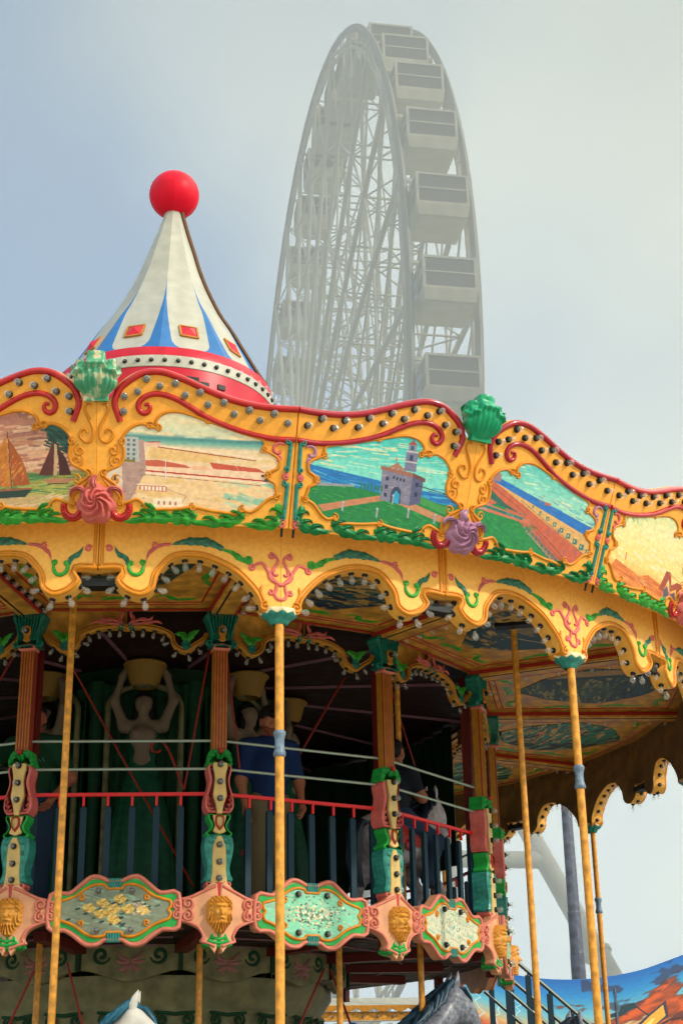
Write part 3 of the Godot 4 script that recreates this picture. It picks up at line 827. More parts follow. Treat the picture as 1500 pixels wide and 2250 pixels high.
func bulb_mesh(r: float, l: float) -> ArrayMesh:
	var am := ArrayMesh.new()
	var s := MB.new()
	var z := Transform3D(Basis(Vector3(1, 0, 0), Vector3(0, 0, 1), Vector3(0, -1, 0)), Vector3.ZERO)
	s.lathe(PackedVector2Array([Vector2(r * 0.98, 0), Vector2(r * 0.98, r * 0.7), Vector2(r * 0.75, r * 0.95), Vector2(0.001, r * 0.95)]), 10, z)
	s.surface(am, M.socket)
	var g := MB.new()
	var q := PackedVector2Array()
	for i in 9:
		var t := float(i) / 8
		q.append(Vector2(maxf(0.0008, r * (0.55 + 0.55 * smoothstep(0.0, 0.62, t)) * sqrt(maxf(0.0, 1.0 - pow(t, 5.0)))), r * 0.9 + l * t))
	g.lathe(q, 12, z)
	g.surface(am, M.bulb_glass)
	var f := MB.new()   # filament stem
	f.lathe(PackedVector2Array([Vector2(r * 0.32, r * 0.9), Vector2(r * 0.2, r * 0.9 + l * 0.45), Vector2(0.001, r * 0.9 + l * 0.5)]), 6, z)
	f.surface(am, M.stem_grey)
	return am

# ---------------------------------------------------------------- carousel
const TRIM := [0.999, 4.188, 0.897, 4.187, 0.778, 4.196, 0.659, 4.222, 0.540, 4.269, 0.432, 4.318, 0.333, 4.353, 0.268, 4.356, 0.213, 4.340, 0.159, 4.299, 0.116, 4.253, 0.095, 4.205, 0.088, 4.160, 0.102, 4.107, 0.117, 4.063]
const OUT := [1.000, 4.206, 0.899, 4.206, 0.780, 4.214, 0.661, 4.240, 0.542, 4.287, 0.422, 4.339, 0.323, 4.372, 0.265, 4.373, 0.205, 4.358, 0.145, 4.316, 0.099, 4.265, 0.079, 4.209, 0.052, 4.176]
const SCROLL := [0.994, 4.012, 0.882, 4.012, 0.762, 4.033, 0.643, 4.070, 0.547, 4.112, 0.452, 4.171, 0.373, 4.215, 0.304, 4.231, 0.255, 4.222, 0.219, 4.196, 0.204, 4.163, 0.210, 4.132, 0.232, 4.117, 0.255, 4.129, 0.261, 4.152, 0.251, 4.171, 0.233, 4.163]
const OPEN := [0.837, 4.000, 0.730, 4.033, 0.552, 4.092, 0.427, 4.132, 0.354, 4.132, 0.311, 4.107, 0.293, 4.070, 0.304, 4.038, 0.265, 4.045, 0.221, 4.056, 0.174, 4.035, 0.141, 3.997, 0.123, 3.951, 0.134, 3.916, 0.137, 3.866, 0.119, 3.820, 0.075, 3.795, 0.039, 3.766, 0.049, 3.742, 0.090, 3.712, 0.126, 3.668, 0.133, 3.625, 0.121, 3.600, 0.166, 3.614, 0.205, 3.629, 0.238, 3.608, 0.261, 3.579, 0.324, 3.578, 0.426, 3.587, 0.494, 3.599, 0.589, 3.583, 0.683, 3.574, 0.729, 3.571, 0.749, 3.598, 0.788, 3.585, 0.828, 3.607, 0.875, 3.660, 0.922, 3.686, 0.913, 3.729, 0.908, 3.756, 0.876, 3.776, 0.869, 3.808, 0.895, 3.829, 0.918, 3.845, 0.924, 3.886, 0.898, 3.915, 0.865, 3.933, 0.838, 3.952]
const BULB := [0.877, 4.153, 0.751, 4.165, 0.622, 4.201, 0.502, 4.251, 0.380, 4.295, 0.241, 4.310, 0.949, 4.104, 0.809, 4.112, 0.677, 4.139, 0.545, 4.184, 0.431, 4.231, 0.305, 4.275, 0.198, 4.236, 0.134, 4.205, 0.132, 4.120]
const SC1 := [0.028, 4.153, 0.048, 4.155, 0.057, 4.122, 0.029, 4.053, 0.015, 4.006, 0.024, 3.954, 0.054, 3.943, 0.082, 3.976, 0.078, 4.007, 0.054, 4.017, 0.045, 3.994]
const VOUT := [0.029, 3.009, 0.056, 3.040, 0.065, 3.111, 0.095, 3.201, 0.141, 3.291, 0.218, 3.362, 0.289, 3.354, 0.325, 3.278, 0.338, 3.229, 0.347, 3.143, 0.382, 3.095, 0.425, 3.123, 0.452, 3.193, 0.440, 3.261, 0.4985, 3.256]
const CORN := [0.061, 3.483, 0.079, 3.436, 0.132, 3.386, 0.179, 3.341, 0.238, 3.373, 0.263, 3.424, 0.276, 3.476, 0.348, 3.519, 0.442, 3.535, 0.501, 3.524]
const LB := 1.2
const LV := 1.13

var bulb_big: ArrayMesh
var bulb_hang: ArrayMesh
var bulb_small: ArrayMesh

func build_carousel() -> void:
	carousel = thing("carousel", "two storey yellow carousel with painted rounding boards, bulbs and a striped cone roof", "carousel")
	bulb_big = bulb_mesh(0.0225, 0.05)
	bulb_hang = bulb_mesh(0.02, 0.066)
	bulb_small = bulb_mesh(0.013, 0.032)
	rounding_boards()
	valances()
	ceilings()
	inner_cornices()
	columns()
	cartouches()
	rails()
	poles()
	decks()
	core()
	roof()
	stairs()
	tie_rods()

func rounding_boards() -> void:
	var pics := {-1: ["picture_sailboats", "picture_bathhouse"], 0: ["picture_gatehouse", "picture_boardwalk"], 1: ["picture_ramp", "picture_sailboats"], -2: ["picture_boardwalk", "picture_gatehouse"], 2: ["picture_bathhouse", "picture_gatehouse"]}
	var names := {-1: "rounding board painted with sailing boats and a bathing house, pink flower", 0: "rounding board painted with a gatehouse and a boardwalk, lilac flower", 1: "rounding board with a faded ramp picture at the right edge", -2: "rounding board beyond the left edge", 2: "rounding board turned away at the far right"}
	for k in [-1, 0, 1, -2, 2]:
		var b := make_board(k % 2 != 0, pics[k])
		b.transform = ring_xf(k + 0.5)
		b.set_meta("label", names[k])

func make_board(warm: bool, pics: Array) -> MeshInstance3D:
	var f := facet2(LB, 5.25, 3.5, 0.407, DE * 0.5)
	var red: Material = M.red_bright if warm else M.red_crimson
	var base := MB.new(); var trim := MB.new(); var scr := MB.new(); var fr := MB.new(); var gs := MB.new()
	var leafs := MB.new(); var cs := MB.new(); var rods := MB.new(); var ros := MB.new(); var smallc := MB.new()
	var holder := MeshInstance3D.new()
	for s: float in [-1.0, 1.0]:
		var out := mirror(smooth(P2(OUT, LB), 4), s)
		out.append(Vector2(0.0, 4.19))
		out.append(Vector2(0.0, 3.5)); out.append(Vector2(s * 0.55, 3.5)); out.append(Vector2(s * LB * 0.997, 3.5))
		out[0].x = s * LB * 0.997
		plate(base, out, f, -0.05, 0.0, 0.004)
		mould(trim, mirror(smooth(P2(TRIM, LB), 4), s), f, 0.022, 0.026, 1.0, 0.9)
		mould(scr, mirror(smooth(P2(SCROLL, LB), 4), s), f, 0.019, 0.024, 1.0, 0.6)
		var op := mirror(smooth(P2(OPEN, LB), 3, true), s)
		mould(fr, op, f, 0.0115, 0.017)
		# volutes where the frame turns
		for q in [[0.304, 4.038, 2.6, -1.2], [0.262, 4.048, 0.6, 1.2], [0.123, 3.951, 1.8, -1.2], [0.039, 3.766, 1.0, 1.1], [0.121, 3.6, 4.2, 1.2], [0.494, 3.6, 1.6, 1.2], [0.749, 3.6, 1.2, 1.2], [0.922, 3.686, 0.4, -1.2], [0.869, 3.808, 3.3, 1.3], [0.838, 3.952, 3.6, 1.2], [0.552, 4.095, 1.4, 1.1]]:
			mould(fr, mirror(spiral(Vector2(q[0] * LB, q[1]), 0.024, 0.005, q[2], q[3]), s), f, 0.008, 0.018, 0.7, 1.0, 5)
		# scrolls beside the shell column
		mould(gs, mirror(smooth(P2(SC1, LB), 4), s), f, 0.011, 0.016, 0.6, 0.8)
		for q in [[0.085, 3.9, 0.035, 1.4, -1.3], [0.098, 3.84, 0.042, 2.0, 1.4], [0.1, 3.735, 0.032, 0.4, 1.2]]:
			mould(gs, mirror(spiral(Vector2(q[0] * LB, q[1]), q[2], 0.006, q[3], q[4]), s), f, 0.009, 0.014, 0.5, 0.9, 5)
		mould(gs, mirror(smooth(PackedVector2Array([Vector2(0.03, 3.75), Vector2(0.075, 3.70), Vector2(0.14, 3.645), Vector2(0.15, 3.59)]), 5), s), f, 0.010, 0.015, 0.5, 0.5)
		# carved leaves along the lower edge
		for q in [[0.935, 3.63, 0.945, 3.545, 0.86, 3.512, 0.74, 3.518, 0.045, 6.0], [0.75, 3.575, 0.72, 3.535, 0.6, 3.515, 0.46, 3.512, 0.042, 5.0], [0.5, 3.56, 0.47, 3.535, 0.36, 3.53, 0.2, 3.505, 0.05, 6.0], [0.27, 3.60, 0.285, 3.55, 0.24, 3.52, 0.12, 3.5, 0.042, 4.0]]:
			var ln := smooth(PackedVector2Array([Vector2(q[0] * LB, q[1]), Vector2(q[2] * LB, q[3]), Vector2(q[4] * LB, q[5]), Vector2(q[6] * LB, q[7])]), 9)
			leaf(leafs, mirror(ln, s), f, q[8], 0.03, q[9], 1.0, 1.0, 0.0)
			for j in 3:
				var p: Vector2 = ln[6 + j * 6]
				var e := smooth(PackedVector2Array([p + Vector2(0.03, 0.0), p + Vector2(-0.01, 0.028), p + Vector2(-0.05, 0.036 - 0.004 * j), p + Vector2(-0.072, 0.016)]), 4)
				leaf(leafs, mirror(e, s), f, 0.019, 0.03, 2.0)
		# red C scroll with beads
		var cl := PackedVector2Array()
		for i in 19:
			var a := lerpf(0.35, -3.9, i / 18.0)
			cl.append(Vector2(0.118 * LB + 0.062 * cos(a) * (1.0 - 0.012 * i), 3.578 + 0.066 * sin(a) * (1.0 - 0.014 * i)))
		mould(cs, mirror(cl, s), f, 0.026, 0.026, 0.8, 0.45, 8)
		for i in range(1, 15):
			var p: Vector3 = f.call(cl[i].x * s, cl[i].y, 0.024)
			cs.lathe(PackedVector2Array([Vector2(0.0085, -0.004), Vector2(0.007, 0.005), Vector2(0.001, 0.0085)]), 6, aim(p, f.call(cl[i].x * s, cl[i].y, 0.1) - p) * Transform3D(Basis(Vector3(1, 0, 0), Vector3(0, 0, 1), Vector3(0, -1, 0)), Vector3.ZERO))
		# turned rods, rosettes and C at the seam
		for q in [[4.005, 3.835], [3.762, 3.56]]:
			mould(rods, PackedVector2Array([Vector2(s * 0.975 * LB, q[0]), Vector2(s * 0.973 * LB, (q[0] + q[1]) * 0.5), Vector2(s * 0.97 * LB, q[1])]), f, 0.014, 0.02)
			for e in 2:
				mould(rods, mirror(spiral(Vector2(0.967 * LB - 0.006, q[e] + (0.006 if e == 1 else -0.006)), 0.017, 0.004, PI * 0.5 * (1 if e == 0 else -1), 1.0), s), f, 0.009, 0.026, 0.8, 1.0, 5)
		for q in [[0.962, 3.797, 0.02], [0.962, 3.527, 0.026]]:
			mould(ros, mirror(spiral(Vector2(q[0] * LB, q[1]), q[2], 0.004, 0.5, 1.7), s), f, 0.011, 0.02, 0.6, 1.0, 5)
		mould(smallc, mirror(spiral(Vector2(0.915 * LB, 3.95), 0.045, 0.012, 0.7, 0.8, 20), s), f, 0.012, 0.018, 0.7, 0.9)
		mould(smallc, mirror(spiral(Vector2(0.918 * LB, 3.905), 0.02, 0.006, 4.0, 0.8, 16), s), f, 0.009, 0.016, 0.7, 0.9)
		# picture
		var pb := MB.new()
		plate(pb, op, f, 0.0, 0.004, 0.001, false)
		put("painting", pb.mesh(M[pics[0] if s < 0 else pics[1]]), holder)
		for i in range(0, BULB.size(), 2):
			var p: Vector3 = f.call(s * BULB[i] * LB, BULB[i + 1], 0.0)
			put("light_bulb", bulb_big, holder, aim(p, f.call(s * BULB[i] * LB, BULB[i + 1], 0.1) - p))
	holder.name = numbered("rounding_board", carousel)
	holder.mesh = base.mesh(M.yellow)
	carousel.add_child(holder, true)
	put_pieces("top_trim", trim, red, holder)
	put_pieces("scroll_trim", scr, red, holder)
	put_pieces("picture_frame", fr, M.gold, holder)
	put_pieces("gold_scroll", gs, M.gold, holder)
	put_pieces("leaf_carving", leafs, M.lime if warm else M.emerald, holder)
	put_pieces("beaded_scroll", cs, red, holder)
	put_pieces("seam_rod", rods, M.teal, holder)
	put_pieces("seam_rosette", ros, M.pink, holder)
	put_pieces("seam_curl", smallc, M.pink if warm else M.lilac, holder)
	put("shell_crest", shell_mesh(M.shell_worn if warm else M.shell_emerald), holder, aim(f.call(0.0, 4.185, 0.01), Vector3(0, -0.3, 1)))
	put("flower_carving", flower_mesh(M.pink if warm else M.lilac), holder, aim(f.call(0.0, 3.61, 0.012), Vector3(0, -0.407, 1)))
	# short bolts under the seam
	for s: float in [-1.0, 1.0]:
		var bo := MB.new()
		bo.rod(f.call(s * 1.16, 3.5, -0.02), f.call(s * 1.16, 3.45, -0.02), 0.008, 6)
		put("seam_bolt", bo.mesh(M.black), holder)
	return holder

func shell_mesh(m: Material) -> ArrayMesh:   # a tall fluted shell with a lobed crown, base at the origin
	var mb := MB.new()
	var nu := 81; var nv := 25
	var P := PackedVector3Array()
	for i in nu:
		var u := 2.0 * i / (nu - 1) - 1.0
		var crown := absf(cos(u * PI * 2.5))
		for j in nv:
			var t := float(j) / (nv - 1)
			var au := absf(u)
			var wid := 0.075 + 0.052 * sin(PI * clampf(t * 1.25, 0.0, 1.0)) + 0.062 * smoothstep(0.5, 0.78, t)
			var top := 0.285 - 0.055 * smoothstep(0.22, 0.32, au) - 0.035 * smoothstep(0.58, 0.7, au) - 0.045 * exp(-pow((au - 0.27) / 0.035, 2.0)) * smoothstep(0.6, 1.0, t) - 0.04 * exp(-pow((au - 0.64) / 0.035, 2.0)) * smoothstep(0.6, 1.0, t)
			var x := wid * sin(u * PI * 0.5) * (1.0 + 0.10 * t)
			var y := top * t + 0.02 * u * u * (1.0 - t)
			var cup := sin(PI * clampf(t * 0.9 + 0.06, 0.0, 1.0))
			var z := 0.025 + 0.085 * cup * cos(u * PI * 0.42) + 0.006 * cos(u * PI * 11.0) * smoothstep(0.02, 0.2, t) * smoothstep(0.85, 0.6, t) * smoothstep(0.75, 0.45, absf(u))
			z += 0.030 * exp(-pow((t - 0.72 + 0.12 * u * u) / 0.06, 2.0)) + 0.03 * smoothstep(0.82, 1.0, t) * (0.5 + 0.5 * crown)
			P.append(Vector3(x, y, z))
	mb.grid(P, nu, nv)
	var R := PackedVector3Array()
	for i in nu:
		var e := P[i * nv + nv - 1]
		R.append(e); R.append(e + Vector3(0, 0.003, -0.02)); R.append(Vector3(e.x * 0.95, e.y * 0.95, -0.03)); R.append(Vector3(e.x * 0.6, 0.06, -0.045))
	mb.grid(R, nu, 4)
	for s: float in [-1.0, 1.0]:
		var L := PackedVector3Array()
		for j in nv:
			var e := P[(0 if s < 0 else nu - 1) * nv + j]
			L.append(e)
			L.append(Vector3(e.x * 0.85, e.y, -0.035))
		mb.grid(L, nv, 2)
	mb.box(Vector3(0, 0.0, 0.012), Vector3(0.15, 0.04, 0.05))
	return mb.mesh(m)

func flower_mesh(m: Material) -> ArrayMesh:   # swirling carved flower with leaves
	var mb := MB.new()
	var nu := 97; var nv := 16
	var P := PackedVector3Array()
	for i in nu:
		var a := TAU * i / (nu - 1)
		for j in nv:
			var t := float(j) / (nv - 1)
			var tw := a + 2.4 * (1.0 - t)
			var lob := 0.5 + 0.5 * cos(7.0 * a)
			var rad := t * (0.102 + 0.017 * sqrt(lob) - 0.03 * cos(a) * (1.0 if cos(a) < 0 else 0.3))
			var z := 0.014 + 0.055 * (1.0 - t * t) + 0.020 * cos(7.0 * tw) * sin(PI * minf(1.0, t * 1.05)) + 0.006 * cos(28.0 * tw) * t - 0.03 * pow(t, 8.0)
			P.append(Vector3(sin(a) * rad, cos(a) * rad, z))
	mb.grid(P, nu, nv)
	var f := func(x: float, y: float, d: float) -> Vector3: return Vector3(x, y, d)
	for s: float in [-1.0, 1.0]:
		leaf(mb, mirror(smooth(PackedVector2Array([Vector2(0.05, 0.04), Vector2(0.10, 0.075), Vector2(0.145, 0.06), Vector2(0.155, 0.02)]), 6), s), f, 0.024, 0.04, 2.0)
	leaf(mb, smooth(PackedVector2Array([Vector2(0.0, 0.06), Vector2(-0.018, 0.12), Vector2(0.008, 0.165)]), 6), f, 0.04, 0.045, 2.0)
	return mb.mesh(m)

func inset(p: PackedVector2Array, m: float) -> PackedVector2Array:   # shift a line to its left
	var r := PackedVector2Array()
	for i in p.size():
		var t := (p[mini(i + 1, p.size() - 1)] - p[maxi(i - 1, 0)]).normalized()
		r.append(p[i] + Vector2(-t.y, t.x) * m)
	return r

func along(p: PackedVector2Array, step: float, start: float) -> Array:   # [point, unit normal to the right] at even steps
	var out := []
	var need := start
	for i in p.size() - 1:
		var l := p[i].distance_to(p[i + 1])
		while need <= l:
			var t := (p[i + 1] - p[i]).normalized()
			out.append([p[i].lerp(p[i + 1], need / l), Vector2(t.y, -t.x)])
			need += step
		need -= l
	return out

func valances() -> void:
	var f := facet2(LV, 5.045, 0.0, 0.0, DE * 0.5)
	var base := MB.new(); var backp := MB.new(); var gold := MB.new(); var lime := MB.new(); var teal := MB.new(); var pinkm := MB.new(); var cap := MB.new(); var rim := MB.new(); var backv := MB.new()
	var bulbs := []
	for s: float in [-1.0, 1.0]:
		var line := smooth(P2(VOUT, 2.26), 4)
		var out := mirror(line, s)
		out.insert(0, Vector2(0, 3.0))
		out.append(Vector2(s * LV * 0.997, 3.256)); out.append(Vector2(s * LV * 0.997, 3.72)); out.append(Vector2(0, 3.72))
		plate(base, out, f, -0.12, 0.0, 0.004, false)
		plate(backp, out, f, -0.128, -0.1205, 0.001)
		mould(gold, mirror(inset(line, 0.012), s), f, 0.013, 0.02, 0.8, 1.0)
		mould(gold, mirror(inset(line, 0.036), s), f, 0.007, 0.012, 0.8, 1.0)
		mould(gold, PackedVector2Array([Vector2(s * 1.108, 3.27), Vector2(s * 1.108, 3.7)]), f, 0.012, 0.016)
		mould(gold, mirror(spiral(Vector2(0.098, 3.055), 0.034, 0.006, 1.9, -1.3), s), f, 0.012, 0.026, 0.7, 1.0)
		gold.rod(f.call(s * 0.1, 3.045, 0.01), f.call(s * 0.1, 3.045, -0.12), 0.03, 10)
		mould(gold, mirror(smooth(PackedVector2Array([Vector2(0.1, 3.09), Vector2(0.125, 3.15), Vector2(0.118, 3.2)]), 5), s), f, 0.012, 0.016, 1.0, 0.3)
		# lyre over the pole
		for q in [[0.018, 3.399, 0.008, 3.36, 0.022, 3.302, 0.033, 3.266, 0.024, 3.229, 0.0, 3.201], [0.078, 3.323, 0.054, 3.342, 0.038, 3.299, 0.027, 3.254, 0.006, 3.204, 0.0, 3.2], [0.012, 3.2, 0.013, 3.17, 0.017, 3.14, 0.012, 3.115, 0.006, 3.105, 0.0, 3.103]]:
			mould(pinkm, mirror(smooth(P2(q, 2.26), 5), s), f, 0.012, 0.016, 0.8, 0.9)
		for q in [[0.027, 3.393, 0.022, 1.2], [0.082, 3.312, 0.022, 1.2], [0.028, 3.15, 0.018, 1.1], [0.012, 3.275, 0.026, -0.6]]:
			mould(pinkm, mirror(spiral(Vector2(q[0] * 2.26, q[1]), q[2], 0.005, 1.2, q[3]), s), f, 0.010, 0.015, 0.6, 1.0, 5)
		# vine over the arch
		leaf(lime, mirror(smooth(PackedVector2Array([Vector2(0.185, 3.345), Vector2(0.25, 3.365), Vector2(0.31, 3.405), Vector2(0.385, 3.425)]), 8), s), f, 0.03, 0.025, 5.0)
		mould(lime, mirror(spiral(Vector2(0.2, 3.36), 0.028, 0.006, 4.6, 1.0), s), f, 0.011, 0.018, 0.5, 1.0, 5)
		leaf(teal, mirror(smooth(PackedVector2Array([Vector2(0.37, 3.43), Vector2(0.45, 3.465), Vector2(0.54, 3.47), Vector2(0.62, 3.46), Vector2(0.69, 3.44)]), 8), s), f, 0.045, 0.028, 7.0)
		leaf(pinkm, mirror(smooth(PackedVector2Array([Vector2(0.69, 3.445), Vector2(0.76, 3.43), Vector2(0.82, 3.38), Vector2(0.838, 3.32)]), 8), s), f, 0.022, 0.02, 4.0)
		mould(pinkm, mirror(spiral(Vector2(0.79, 3.432), 0.022, 0.005, 1.0, 1.1), s), f, 0.008, 0.014, 0.6, 1.0, 5)
		var cgreen := PackedVector2Array()
		for i in 15:
			var a := lerpf(2.5, 6.9, i / 14.0)
			cgreen.append(Vector2(0.898 + 0.045 * cos(a), 3.287 + 0.055 * sin(a)))
		mould(lime, mirror(cgreen, s), f, 0.014, 0.018, 0.5, 1.0)
		mould(lime, mirror(spiral(Vector2(0.86, 3.32), 0.018, 0.005, 2.6, 1.0), s), f, 0.009, 0.018, 0.6, 1.0, 5)
		mould(lime, mirror(spiral(Vector2(0.932, 3.31), 0.016, 0.005, 0.4, -1.0), s), f, 0.009, 0.018, 0.6, 1.0, 5)
		leaf(teal, mirror(smooth(PackedVector2Array([Vector2(0.945, 3.30), Vector2(0.965, 3.34), Vector2(1.01, 3.37), Vector2(1.035, 3.42)]), 8), s), f, 0.028, 0.025, 4.0)
		mould(pinkm, mirror(spiral(Vector2(1.068, 3.4), 0.024, 0.005, 0.4, 1.2), s), f, 0.009, 0.012, 0.6, 1.0, 5)
		# painted scribble on the back
		mould(backv, mirror(inset(smooth(P2([0.08, 3.2, 0.15, 3.38, 0.24, 3.44, 0.33, 3.38, 0.38, 3.28, 0.42, 3.36], 2.26), 6), 0.0), -s), func(x: float, h: float, d: float) -> Vector3: return f.call(-x, h, -0.128 - d), 0.006, 0.004)
		# bulbs under the edge
		for e in along(line, 0.098, 0.1):
			var p: Vector2 = e[0]; var nn: Vector2 = e[1]
			if p.x > 1.0 and p.y > 3.2: continue
			if p.x < 0.13: continue
			bulbs.append([Vector2(p.x * s, p.y), Vector2(nn.x * s, nn.y)])
		bulbs.append([Vector2(s * 1.0, 3.235), Vector2(s * 0.9, -0.1)])
	# capital at the foot of the pendant
	var P := PackedVector3Array(); var P2v := PackedVector3Array()
	for i in 41:
		var a := TAU * i / 40
		var lob := 1.0 + 0.05 * cos(a * 10.0)
		for q in [[0.04, 2.955], [0.055, 2.96], [0.07, 2.985], [0.095, 3.0], [0.112, 3.012 + 0.006 * cos(a * 10.0)], [0.112, 3.022 + 0.006 * cos(a * 10.0)]]:
			P.append(Vector3(sin(a) * q[0] * lob, q[1] + E, cos(a) * q[0] * lob * 0.85 + 4.99))
		for q in [[0.114, 3.018 + 0.008 * cos(a * 10.0)], [0.122, 3.03 + 0.008 * cos(a * 10.0)], [0.116, 3.045], [0.09, 3.055], [0.06, 3.06]]:
			P2v.append(Vector3(sin(a) * q[0] * lob, q[1] + E, cos(a) * q[0] * lob * 0.85 + 4.99))
	cap.grid(P, 41, 6); rim.grid(P2v, 41, 5)
	var holder := MeshInstance3D.new()
	holder.mesh = base.mesh(M.valance_yellow)
	holder.name = "valance"
	put_pieces("back_panel", backp, M.back_brown, holder)
	put_pieces("gold_moulding", gold, M.gold, holder)
	put_pieces("green_vine", lime, M.lime, holder)
	put_pieces("teal_vine", teal, M.teal_vine, holder)
	put_pieces("pink_lyre", pinkm, M.pink, holder)
	put("capital", cap.mesh(M.teal), holder)
	put("capital_rim", rim.mesh(M.cream), holder)
	put_pieces("back_vine", backv, M.dark_red, holder)
	for b in bulbs:
		var p: Vector3 = f.call(b[0].x, b[0].y, -0.06)
		var z: Vector3 = (f.call(b[0].x + b[1].x * 0.01, b[0].y + b[1].y * 0.01, -0.06) - p).normalized()
		put("light_bulb", bulb_hang, holder, aim(p - z * 0.004, z))
	for k in range(-2, 9):
		var o: MeshInstance3D = holder if k == -2 else holder.duplicate()
		o.name = numbered("valance", carousel)
		carousel.add_child(o, true)
		o.transform = ring_xf(k)
	# junction boxes between sections
	var jb := MB.new()
	jb.box(Vector3(0, 3.20 + E, 4.93), Vector3(0.20, 0.05, 0.10))
	jb.box(Vector3(0, 3.235 + E, 4.95), Vector3(0.02, 0.05, 0.02))
	for k in range(-2, 5): put("junction_box", jb.mesh(M.black), carousel, ring_xf(k + 0.5))

func ceilings() -> void:
	var g := func(x: float, z: float, d: float) -> Vector3: return Vector3(x, 3.688 + E - d, z)
	var panel := MB.new(); var lines := MB.new(); var orn := MB.new(); var orn2 := MB.new()
	plate(panel, PackedVector2Array([Vector2(-0.70, 3.04), Vector2(0.70, 3.04), Vector2(1.10, 4.86), Vector2(0.0, 4.99), Vector2(-1.10, 4.86)]), g, -0.03, 0.0, 0.002)
	var oval := PackedVector2Array()
	for i in 48:
		var a := TAU * i / 48
		var k := 1.0 + 0.05 * cos(a * 4.0) + 0.03 * cos(a * 8.0)
		var y := 4.05 + 0.62 * sin(a) * k
		oval.append(Vector2(cos(a) * (0.52 + 0.1 * (y - 4.05)) * k, y))
	for q in [[-0.56, 3.20, 0.56, 3.20], [-0.53, 3.15, 0.53, 3.15]]:
		mould(lines, PackedVector2Array([Vector2(q[0], q[1]), Vector2(q[2], q[3])]), g, 0.008, 0.01)
	for s: float in [-1.0, 1.0]:
		mould(lines, PackedVector2Array([Vector2(0.565 * s, 3.22), Vector2(0.90 * s, 4.72)]), g, 0.009, 0.012)
		mould(lines, PackedVector2Array([Vector2(0.90 * s, 4.72), Vector2(0.0, 4.82)]), g, 0.008, 0.012)
		for q in [[0.52, 3.28, 0.38, 3.26, 0.30, 3.34, 0.2, 3.32], [0.80, 4.62, 0.66, 4.60, 0.55, 4.66, 0.4, 4.68], [0.64, 3.55, 0.60, 3.7, 0.66, 3.85, 0.64, 4.0], [0.72, 4.1, 0.67, 4.22, 0.74, 4.36, 0.74, 4.5]]:
			leaf(orn, mirror(smooth(P2(q), 8), s), g, 0.045, 0.012, 5.0)
		for q in [[0.3, 4.74], [0.12, 4.76]]:
			mould(orn2, mirror(spiral(Vector2(q[0], q[1]), 0.05, 0.01, 0.5, 1.3), s), g, 0.010, 0.01, 0.5, 1.0, 5)
	leaf(orn, smooth(PackedVector2Array([Vector2(-0.16, 3.27), Vector2(0.0, 3.3), Vector2(0.16, 3.27)]), 8), g, 0.05, 0.012, 4.0)
	var beam := MB.new(); var strip := MB.new(); var groove := MB.new(); var sock := MB.new()
	beam.box(Vector3(0, 3.655 + E, 4.03), Vector3(0.17, 0.07, 1.86))
	strip.cut(); strip.box(Vector3(0.093, 3.645 + E, 4.03), Vector3(0.02, 0.05, 1.84)); strip.cut(); strip.box(Vector3(-0.092, 3.655 + E, 4.03), Vector3(0.016, 0.03, 1.84))
	groove.box(Vector3(-0.045, 3.6185 + E, 4.03), Vector3(0.012, 0.006, 1.84))
	for k in range(-2, 9):
		var o := put("ceiling_panel", panel.mesh(M.ceiling_ochre) if k == -2 else carousel.get_node("ceiling_panel").mesh, carousel, ring_xf(k + 0.5))
		var pm := MB.new()
		plate(pm, oval, g, 0.001, 0.006, 0.001, false)
		put("painting", pm.mesh(M["ceiling_picture_%d" % posmod(k + 1, 6)]), o)
		put_pieces("red_line", lines, M.red_line, o)
		put_pieces("leaf_carving", orn, M.lime, o)
		put_pieces("curl_carving", orn2, M.pink_frame, o)
		var b := put("ceiling_beam", beam.mesh(M.ceiling_ochre), carousel, ring_xf(k))
		put_pieces("red_strip", strip, M.red_line, b)
		put("groove", groove.mesh(M.black), b)
		for i in 12:
			put("light_bulb", bulb_small, b, aim(Vector3(0.115, 3.65 + E, 3.25 + 0.145 * i), Vector3(0.75, -0.65, 0)) * Transform3D(Basis.from_scale(Vector3(1.5, 1.5, 1.5)), Vector3.ZERO))

